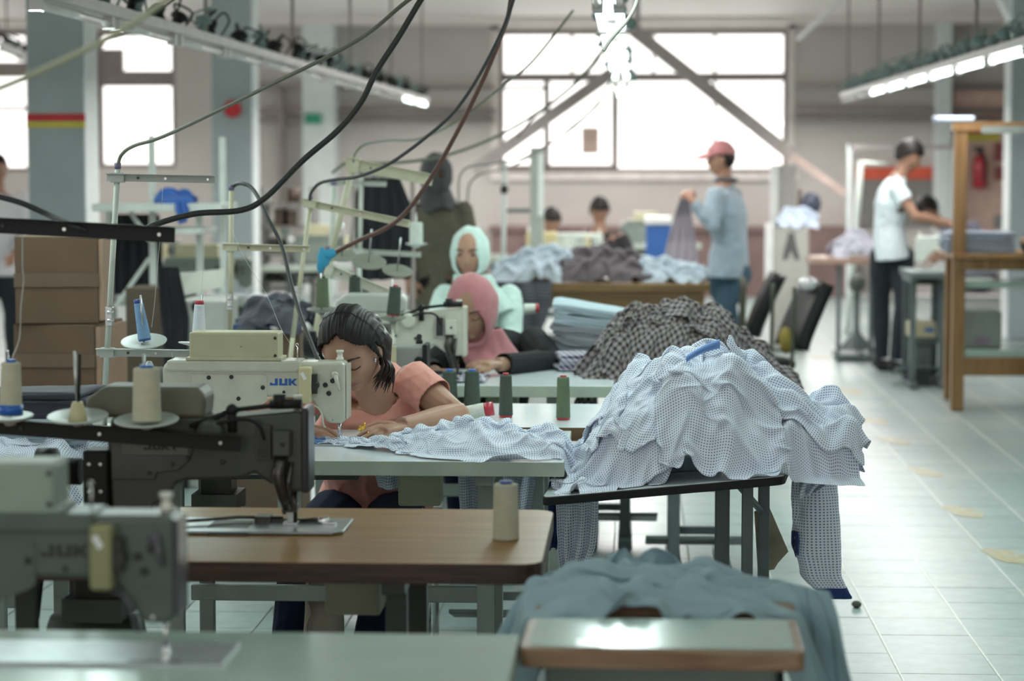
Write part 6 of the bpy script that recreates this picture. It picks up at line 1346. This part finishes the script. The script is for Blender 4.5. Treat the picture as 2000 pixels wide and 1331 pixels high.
Pn, du, dv = hang(None, [(wd(362, DR), DR - .22, P(0, 390, DR).z, .03, 0), (wd(368, DR), DR - .22, P(0, 410, DR).z, .04, 0), (wd(366, DR), DR - .22, P(0, 435, DR).z, .02, 0)], 2, .015, 82)
attach(garment('dangling_end', Pn, du, dv, MATS['royal blue cloth'], None, None), bpy.data.objects['blue_cloth'])
m_blf = uv_mat('black fabric', (.018, .018, .022), 'weave', (.024, .024, .03), .01)
for lb, pts, sd in (('black fabric hung over the rack between the striped pillar and the stand', [(wd(252, 12.8), 12.8, P(0, 418, 12.8).z, .15, 0), (wd(250, 12.8), 12.8, P(0, 500, 12.8).z, .17, 0), (wd(252, 12.8), 12.8, P(0, 575, 12.8).z, .17, 0)], 83),
                    ('long black cloth hanging below the white paper bag', [(wd(322, 11), 11, P(0, 520, 11).z, .05, 0), (wd(330, 11), 11.06, P(0, 620, 11).z, .07, 0), (wd(328, 11), 11.06, P(0, 735, 11).z, .06, 0), (wd(328, 11), 11.06, .004, .06, 0)], 84),
                    ('black clothes hung on the rail beside the olive coat', [(wd(742, 12.2), 12.2, P(0, 345, 12.2).z, .10, 0), (wd(745, 12.2), 12.2, P(0, 400, 12.2).z, .155, 0), (wd(745, 12.2), 12.2, P(0, 470, 12.2).z, .165, 0), (wd(745, 12.2), 12.2, P(0, 545, 12.2).z, .15, 0)], 85)):
    Pn, du, dv = hang(None, pts, 5, .022, sd); garment('black_cloth', Pn, du, dv, m_blf, lb, 'cloth', 'black cloths hanging in the hall')
rl = Thing('clothes_rail', 'thin rail holding the black clothes near the scarfed standing woman', 'rail', (wd(755, 12.2), 12.2, 0))
for u in (690, 806): rl.part('post', MB().cyl((wd(u, 12.2), 12.2, 0), (wd(u, 12.2), 12.2, P(0, 345, 12.2).z), .012, 8), m_pipe, w=True)
rl.part('bar', MB().cyl(P(690, 345, 12.2), P(806, 345, 12.2), .012, 8), m_pipe, w=True)
pbg = MB(); q = [P(315, 535, 11.06), P(345, 610, 11.06), P(350, 580, 11.06), P(438, 560, 11.06), P(441, 525, 11.08), P(380, 532, 11.09)]
pbg.add(q + [p + Vector((0, .03, 0)) for p in q], [tuple(range(6)), tuple(range(6, 12))[::-1]] + [(i, i + 6, (i + 1) % 6 + 6, (i + 1) % 6) for i in range(6)]); solo('paper_bag', pbg, mat('pale paper', (.56, .55, .49), .7), 'folded pale paper bag spread out beyond the blue thread cone', 'paper bag')
cb_ = Thing('white_bin', 'pale box with a dark round hole below the paper bag', 'box', (wd(400, 11.2), 11.2, 0)); cb_.part('box', MB().bb(wd(345, 11.2), wd(440, 11.2), 11.1, 11.5, 0, P(0, 585, 11.2).z), mat('pale box', (.46, .46, .43), .5), w=True, b=.01); cb_.part('hole', MB().lathe(P(386, 600, 11.1), [(.03, 0), (.03, .004)], 16, 0, (0, -1, 0)), m_black, w=True)
solo('carton', MB().bb(wd(236, 11.6), wd(345, 11.6), 11.6, 11.9, .0, P(0, 562, 11.6).z), mat('olive carton', (.10, .075, .05), .8), 'plain brown carton seen between the stand pole and the black cloth', 'carton', 'cardboard cartons', b=.005)
# cluttered shelving between second pillar and wall column
sv = Thing('shelving', 'grey shelving full of dark odds and ends beside the second pillar', 'shelving', (wd(560, 19), 19, 0)); m_sh = mat('grey shelving', (.19, .185, .17), .6)
for v in (395, 440, 490, 545): sv.part('shelf', MB().bb(wd(515, 19), wd(615, 19), 18.8, 19.2, P(0, v, 19).z - .02, P(0, v, 19).z), m_sh, w=True)
for u in (516, 613): sv.part('post', MB().bb(wd(u - 3, 19), wd(u + 3, 19), 18.8, 19.2, 0, P(0, 365, 19).z), m_sh, w=True)
for i in range(16):
    u = random.uniform(522, 600); v = random.choice((395, 440, 490, 545)); h = random.uniform(.08, .15); w_ = random.uniform(.05, .12)
    solo('storage_tin', MB().box((wd(u, 18.95), 18.95, P(0, v, 19).z + h / 2 + .001), (w_, .12, h)) if i % 2 else MB().cyl((wd(u, 18.95), 18.95, P(0, v, 19).z + .001), (wd(u, 18.95), 18.95, P(0, v, 19).z + h), w_ / 2, 12),
         mat('dark tin %d' % (i % 3), ((.05, .05, .045), (.16, .15, .13), (.10, .07, .05))[i % 3], .5), '%s %s %s on the %s board of the grey shelving' % (('tall' if h > .115 else 'low'), ('black', 'grey', 'brown')[i % 3], 'box' if i % 2 else 'round tin', {395: 'top', 440: 'second', 490: 'third', 545: 'bottom'}[v]), 'tin', 'dark tins on the grey shelving')
# far workplace behind the ochre table
table('sewing_table', 'white table row at which the mint-scarfed woman works', wd(560, 10.5), wd(1000, 10.5), 10.28, 10.86, .75, m_lam, m_edge, m_legp, group='sewing tables')
table('sewing_table', 'far pale green sewing table of the seated man in black', wd(1000, 19), wd(1345, 19), 18.9, 19.5, .75, m_lamg, m_edge, m_legp, group='sewing tables')
def far_machine(label, u, v, d, body, cover, flip=False, k=1.0):
    c = P(u, v, d); m = machine_a('sewing_machine', label, (c.x, d, .753), 0, body, cover, m_blk, top=False); return m
far_machine('far white sewing machine in front of the seated man in black', 1172, 0, 19.1, m_pale, m_pale)
t = Thing('sewing_machine', 'far yellow-cream machine end with a dark window beside the half-hidden worker', 'sewing machine', (wd(1058, 18.9), 18.95, .752), 0, 'sewing machines')
t.part('head', MB().bb(wd(1028, 18.9), wd(1088, 18.9), 18.9, 19.1, .752, P(0, 452, 18.9).z), mat('ochre cream enamel', (.52, .46, .24), .4), w=True, b=.02)
t.part('window', MB().bb(wd(1036, 18.9), wd(1060, 18.9), 18.89, 18.9, P(0, 482, 18.9).z, P(0, 467, 18.9).z), m_screw, w=True)
t.part('lid', MB().bb(wd(1030, 18.9), wd(1062, 18.9), 18.92, 19.08, P(0, 452, 18.9).z, P(0, 442, 18.9).z), m_white, w=True, b=.008)
bn = Thing('blue_bin', 'blue bin with white lid below the big window', 'bin', (wd(1286, 22), 22, 0)); bn.part('bin', MB().bb(wd(1262, 22), wd(1310, 22), 21.9, 22.2, 0, P(0, 437, 22).z), mat('bright blue plastic', (.03, .12, .38), .4), w=True, b=.02); bn.part('lid', MB().bb(wd(1259, 22), wd(1313, 22), 21.88, 22.22, P(0, 437, 22).z, P(0, 421, 22).z), m_white, w=True, b=.02)
cf = Thing('machine_column', 'tall pale green machine column in front of the big window', 'machine', (wd(1048, 18), 18, 0)); cf.part('body', MB().bb(wd(1036, 18), wd(1062, 18), 17.95, 18.1, 0, P(0, 288, 18).z), mat('sage green metal', (.30, .34, .30), .5), w=True, b=.006)
cf.part('panel', MB().bb(wd(1052, 18), wd(1062, 18), 17.94, 17.95, P(0, 420, 18).z, P(0, 300, 18).z), m_pale, w=True); cf.part('cross_arm', MB().bb(wd(985, 18), wd(1040, 18), 18, 18.03, P(0, 415, 18).z, P(0, 407, 18).z), m_legp, w=True)
sp = Thing('pole_stand', 'slim grey-green pole with small side arm behind the mint-scarfed woman', 'pole', (wd(984, 17), 17, 0)); sp.part('pole', MB().cyl((wd(980, 17), 17, 0), P(986, 318, 17), .018, 8), mat('sage pole', (.33, .38, .35), .5), w=True); sp.part('knob', MB().ball(P(985, 370, 17), (.03, .03, .04), 10), m_black, w=True)
# the aisle side: chairs, cabinet, small table, wooden frame
def chair(label, c, rz, grp='dark padded chairs'):
    t = Thing('chair', label, 'chair', c, rz, grp); mt = mat('dark olive tube', (.07, .075, .05), .4)
    t.part('seat', MB().box((0, 0, .46), (.42, .42, .07)), m_black, b=.03)
    t.part('backrest', MB().grid(lambda u, v: Vector(((u - .5) * .40 * (1 - .25 * max(0, v - .6)), .20 + .16 * v ** 1.2 + .03 * math.cos((u - .5) * 3), .56 + .42 * v)), 12, 10), m_black).modifiers.new('thickness', 'SOLIDIFY').thickness = .075
    t.o.scale = (1, 1, .9)
    for sx in (-1, 1):
        t.part('leg', MB().tube(catmull([(sx * .20, .19, .95), (sx * .20, .18, .5), (sx * .21, .16, .40), (sx * .22, .26, 0)], 5), .012, 8), mt)
        t.part('leg', MB().tube([(sx * .19, -.18, .43), (sx * .21, -.24, 0)], .012, 8), mt)
    return t
ch = chair('dark padded chair facing the plaid heap with yellow foam showing', (wd(1468, 13.5), 13.5, 0), R(-76))
ch.part('foam_tear', MB().ball(Vector((.02, .20, .60)), (.10, .03, .09), 10), mat('mustard foam', (.25, .20, .03), .8)); ch.part('plastic_cover', MB().ball(Vector((0, .335, .955)), (.13, .05, .05), 12), mat('pale plastic cover', (.6, .6, .62), .2))
chair('second dark chair seen edge-on by the white cabinet', (wd(1392, 14.6), 14.6, 0), R(-90))
cbn = Thing('metal_cabinet', 'pale metal cabinet with a dark triangular mark near the aisle', 'cabinet', (wd(1545, 19.5), 19.7, 0)); m_cb = mat('pale cabinet', (.47, .46, .42), .5)
cbn.part('body', MB().bb(wd(1508, 19.5), wd(1578, 19.5), 19.5, 20., .02, P(0, 443, 19.5).z), m_cb, w=True, b=.01)
cbn.part('side_sheet', MB().bb(wd(1498, 19.5), wd(1509, 19.5), 19.48, 19.9, .02, P(0, 436, 19.5).z), m_white, w=True)
cbn.part('dark_mark', MB().add([P(u, v, 19.494) for u, v in ((1528, 508), (1540, 455), (1550, 455), (1562, 508), (1553, 508), (1545, 490), (1537, 508))], [(0, 1, 2, 3, 4, 5, 6)]), mat('grey mark', (.12, .12, .12), .7), w=True)
quick('white and blue cloth bundle on the pale metal cabinet', 1518, 1592, 19.5, 19.95, P(0, 443, 19.5).z, [(1518, 428), (1535, 415), (1560, 412), (1580, 418), (1592, 430)], uv_mat('white blue cloth', (.62, .68, .78), 'weave', (.55, .66, .82), .02), 91, cat='cloth', name='cloth_bundle')
ps = Thing('partition_post', 'white and grey upright panel rising between the cap man and the aisle', 'panel', (wd(1530, 21), 21, 0)); ps.part('panel', MB().bb(wd(1518, 21), wd(1552, 21), 21, 21.05, 0, P(0, 322, 21).z), mat('grey partition', (.42, .40, .38), .6), w=True); ps.part('edge_post', MB().bb(wd(1503, 21), wd(1518, 21), 20.98, 21.07, 0, P(0, 322, 21).z), m_white, w=True)
fan = Thing('desk_fan', 'dark clamp fan on the top of the cloth bundle cabinet', 'fan', P(1570, 420, 19.9)); fan.part('stem', MB().cyl(P(1560, 444, 19.9), P(1562, 370, 19.9), .02, 8), mat('brown metal', (.12, .09, .07), .5), w=True); fan.part('head', MB().lathe(P(1580, 398, 19.9), [(.05, 0), (.09, .02), (.09, .05), (.03, .08)], 18, 0, (.5, -.8, .2)), mat('slate plastic', (.07, .08, .12), .4), w=True)
t = Thing('small_table', 'small reddish-topped steel table behind the white-shirted man', 'table', (wd(1650, 18.6), 18.8, 0), 0, 'small tables')
zt = P(0, 500, 18.6).z; t.part('tabletop', MB().bb(wd(1582, 18.6), wd(1715, 18.6), 18.5, 19.1, zt - .05, zt), mat('reddish board', (.36, .24, .19), .5), w=True, b=.008)
for u in (1637, 1700): t.part('leg', MB().bb(wd(u - 4, 18.6), wd(u + 4, 18.6), 18.6, 18.64, 0, zt - .05), m_legp, w=True)
t.part('base', MB().bb(wd(1632, 18.6), wd(1705, 18.6), 18.5, 18.9, .02, .06), m_legp, w=True)
quick('grey and lilac garments heaped on the small reddish table', 1622, 1706, 18.55, 19.0, zt, [(1622, 480), (1645, 462), (1670, 455), (1706, 470)], uv_mat('lilac grey cloth', (.36, .38, .44), 'weave', (.42, .40, .46), .02), 92)
# garment rail beyond
gr = Thing('garment_rail', 'brown-grey garment rail frame across the wall behind the white-shirted man', 'rail', (wd(1750, 25), 25, 0)); m_gr = mat('taupe rail', (.38, .34, .33), .5)
gr.part('bar', MB().bb(wd(1655, 25), wd(1860, 25), 25, 25.04, P(0, 292, 25).z, P(0, 283, 25).z), m_gr, w=True)
for u in (1655, 1856): gr.part('post', MB().bb(wd(u - 4, 25), wd(u + 4, 25), 25, 25.04, 0, P(0, 283, 25).z), m_colw, w=True)
tp_ = Thing('leaning_pole_frame', 'pale green leaning pole frame beside the notice board', 'stand', (wd(1665, 21.5), 21.5, 0)); tp_.part('pole', MB().cyl((wd(1655, 21.5), 21.5, 0), P(1682, 315, 21.5), .028, 10), m_pale, w=True); tp_.part('arm', MB().cyl(P(1682, 318, 21.5), P(1735, 322, 21.5), .018, 8), m_pale, w=True)
# wooden frame at the aisle
DF = 14.85; fr = Thing('wooden_frame', 'ochre wooden cutting frame with shelves, behind which the man in white stands', 'wooden frame', (wd(1930, DF), DF, 0)); m_wf = wood('ochre frame wood', (.20, .105, .035), (.30, .17, .07), 2, 5, .4)
def fz(v): return P(0, v, DF).z
fr.part('post', MB().bb(wd(1855, DF), wd(1879, DF), DF - .04, DF + .04, 0, fz(243)), m_wf, w=True, b=.004)
fr.part('post', MB().bb(wd(2040, DF), wd(2064, DF), DF - .04, DF + .04, 0, fz(243)), m_wf, w=True, b=.004)
fr.part('post', MB().bb(wd(1872, DF), wd(1892, DF), DF + .7, DF + .78, 0, fz(500)), m_wf, w=True, b=.004)
fr.part('top_beam', MB().bb(wd(1850, DF), wd(2068, DF), DF - .05, DF + .05, fz(258), fz(240)), m_wf, w=True, b=.004)
fr.part('grey_bar', MB().bb(wd(1905, DF), wd(2040, DF), DF - .07, DF - .05, fz(262), fz(248)), m_legl, w=True)
fr.part('tabletop', MB().bb(wd(1852, DF), wd(2066, DF), DF - .1, DF + .8, fz(502), fz(492)), m_wf, w=True, b=.004)
fr.part('apron', MB().bb(wd(1860, DF), wd(2060, DF), DF - .06, DF - .03, fz(523), fz(502)), m_wf, w=True, b=.004)
fr.part('shelf', MB().bb(wd(1880, DF), wd(2045, DF), DF, DF + .6, fz(558), fz(546)), m_lamg, w=True, b=.003)
fr.part('shelf', MB().bb(wd(1880, DF), wd(2045, DF), DF, DF + .6, fz(690), fz(676)), m_lamg, w=True, b=.003)
fr.part('rail', MB().bb(wd(1879, DF), wd(2045, DF), DF - .03, DF + .0, fz(725), fz(690)), m_wf, w=True, b=.004)
tf = [MB().bb(wd(1820, DF), wd(1880, DF), DF - .05, DF + .1, fz(240), fz(233))]
solo('paper_roll', MB().bb(wd(1816, DF), wd(1892, DF), DF - .06, DF + .12, fz(239), fz(229)), uv_mat('pale plastic roll', (.62, .68, .76), 'weave', (.55, .64, .78), .02), 'pale folded plastic sheet lying on the wooden frame top beam', 'sheet', b=.01)
folded('blue-grey cloth folded on the wooden frame tabletop', (wd(1912, DF), DF + .22, fz(492) + .002), .42, .35, .13, .05, .0, uv_mat('slate blue cloth', (.20, .24, .30), 'weave', (.24, .28, .34), .01), None, 30, 4)
bx = Thing('equipment_box', 'pale grey boxed equipment standing on the lower shelf of the wooden frame', 'box', (wd(1925, DF), DF + .3, fz(676))); bx.part('box', MB().bb(wd(1884, DF), wd(1958, DF), DF + .12, DF + .45, fz(675), fz(605)), mat('dim grey box', (.25, .27, .26), .5), w=True, b=.008); bx.part('label', MB().bb(wd(1905, DF), wd(1935, DF), DF + .115, DF + .12, fz(668), fz(655)), mat('mauve print', (.25, .18, .24), .6), w=True)
table('sewing_table', 'green steel sewing table behind the wooden frame, pale box beneath', wd(1775, 16.2), wd(1852, 16.2), 16.2, 16.9, P(0, 528, 16.2).z, m_lamg, m_legp, m_legp, fx=(-.10, .10), group='sewing tables')
bx = Thing('equipment_box', 'cream equipment box with blue print standing behind the trouser legs', 'box', (wd(1800, 16.6), 16.6, 0)); bx.part('box', MB().bb(wd(1772, 16.6), wd(1822, 16.6), 16.5, 16.8, .34, P(0, 622, 16.6).z), m_creamb, w=True, b=.008); bx.part('print', MB().bb(wd(1800, 16.6), wd(1818, 16.6), 16.495, 16.5, P(0, 640, 16.6).z, P(0, 633, 16.6).z), m_blue, w=True); bx.part('stand', MB().bb(wd(1780, 16.6), wd(1815, 16.6), 16.55, 16.7, 0, .34), m_legp, w=True)
m = far_machine('far pale sewing machine under the forearms of the man in white', 1835, 0, 16.5, m_pale, m_pale)
m.o.location = (wd(1792, 16.5), 16.5, P(0, 528, 16.2).z + .003); m.o.rotation_euler = (0, 0, math.pi)
tr_ = Thing('treadle_stand', 'dark conical fan stand under the small reddish table', 'stand', (wd(1672, 19.3), 19.3, 0)); tr_.part('cone', MB().lathe((wd(1672, 19.3), 19.3, 0), [(.16, 0), (.16, .03), (.04, .16), (.025, .2), (.025, .55)], 20), m_legp, w=True); tr_.part('motor', MB().ball((wd(1672, 19.3), 19.3, .58), (.07, .07, .08), 14), m_motor, w=True)
# bag on the coral woman's chair, brown sack, and her chair
cw = Thing('work_chair', 'plain chair under the coral woman, mostly hidden', 'chair', (wd(728, 7.36), 7.36, 0)); cw.part('seat', MB().bb(-.2, .2, -.16, .2, .40, .44), m_maroon, b=.01)
for sx in (-.18, .18):
    for sy in (-.13, .17): cw.part('leg', MB().cyl((sx, sy, .4), (sx, sy, 0), .011, 8), m_chrome)
for nm_, uu, dd in (('work chair under the pink-scarfed woman, mostly hidden', 955, 9.7), ('work chair under the mint-scarfed woman, mostly hidden', 935, 11.3)):
    copy_tree(cw.o, None, (wd(uu, dd), dd, 0 if dd < 10 else -.0), 0, nm_)
bg_ = Thing('handbag', 'beige handbag with buckled strap standing between the navy trouser legs', 'bag', (wd(625, 6.7), 6.72, 0))
def bagf(u, v): a = 2 * math.pi * u; k = (1 - .25 * v) ; return Vector((math.copysign(abs(math.cos(a)) ** .6, math.cos(a)) * .066 * k * (1 + .06 * noise.noise(Vector((a, v * 4, 1)))), math.copysign(abs(math.sin(a)) ** .7, math.sin(a)) * .05 * k, .03 + .36 * v))
bg_.part('body', MB().grid(bagf, 28, 12, 0, True), mat('beige canvas', (.27, .235, .19), .7, var=.06)); bg_.part('strap', MB().tube(catmull([(-.035, -.052, .37), (-.037, -.058, .30), (-.03, -.058, .26), (-.042, -.058, .22), (-.035, -.055, .12), (-.04, -.052, .04)], 5), .009, 6, flat=.4), mat('tan strap', (.24, .20, .15), .7)); bg_.part('buckle', MB().bb(-.05, -.022, -.064, -.056, .30, .335), m_steel, b=.003)
bg_.part('base', MB().bb(-.06, .06, -.045, .045, 0, .035), MATS['beige canvas'], b=.01)
solo('ochre_paper', MB().add([P(u, v, 6.75) for u, v in ((1473, 1000), (1500, 985), (1540, 1078), (1520, 1100), (1512, 1113), (1480, 1118))] + [P(u, v, 6.79) for u, v in ((1473, 1000), (1500, 985), (1540, 1078), (1520, 1100), (1512, 1113), (1480, 1118))], [tuple(range(6)), tuple(range(6, 12))[::-1]] + [(i, i + 6, (i + 1) % 6 + 6, (i + 1) % 6) for i in range(6)]), mat('marbled ochre card', (.32, .27, .18), .6, var=.18, scale=14), 'torn ochre marbled card wedged behind the tilted table legs', 'card')
solo('fluff', MB().ball(Pz(1673, 1181, .012), (.018, .03, .012), 10), mat('grey lint', (.06, .06, .055), .9), 'dark lint ball lying on the tiles below the navy cuff', 'lint')

# further workplaces between the columns, each a table with its machine and some dark work on it
m_dm = mat('dim sage enamel', (.20, .235, .205), .4); lastm = None
SPOT = [(700, 18.5, 'behind the leaning cream stands'), (935, 20.5, 'behind the scarfed standing woman'), (345, 17.0, 'behind the white metal rack'), (560, 23.0, 'beside the grey shelving'), (480, 14.0, 'in front of the second pillar'), (1320, 23.5, 'beyond the blue bin')]
for i, (u, dd, wh) in enumerate(SPOT):
    c = wd(u, dd); table('sewing_table', 'distant sewing table ' + wh, c - .75, c + .25, dd - .2, dd + .4, .75, m_lamg if i % 2 else m_lam, m_edge, m_legp, group='sewing tables')
    if lastm is None: lastm = machine_a('sewing_machine', 'distant sage green sewing machine ' + wh, (c, dd, .753), 0, m_dm, m_creamb, m_blk)
    else: copy_tree(lastm.o, None, (c, dd, .753), 0, 'distant sage green sewing machine ' + wh)
    if i in (2, 3, 4):
        Fh = heap(c - .74, c - .30, dd - .1, dd + .35, .753, [(c - .74, .05), (c - .6, .13), (c - .4, .12), (c - .3, .04)], .03, i)
        Pn, du, dv = sheet(Fh, c - .52, dd + .12, .42, .40, 0., 1.4, 1.5, .03, 100 + i, lift=.03, amp=.04, cells=(4, 4), steps=40, guide=.07, bend=.3)
        garment('garment', Pn, du, dv, m_darkc, 'dark garments heaped on the distant table ' + wh, 'cloth heap')
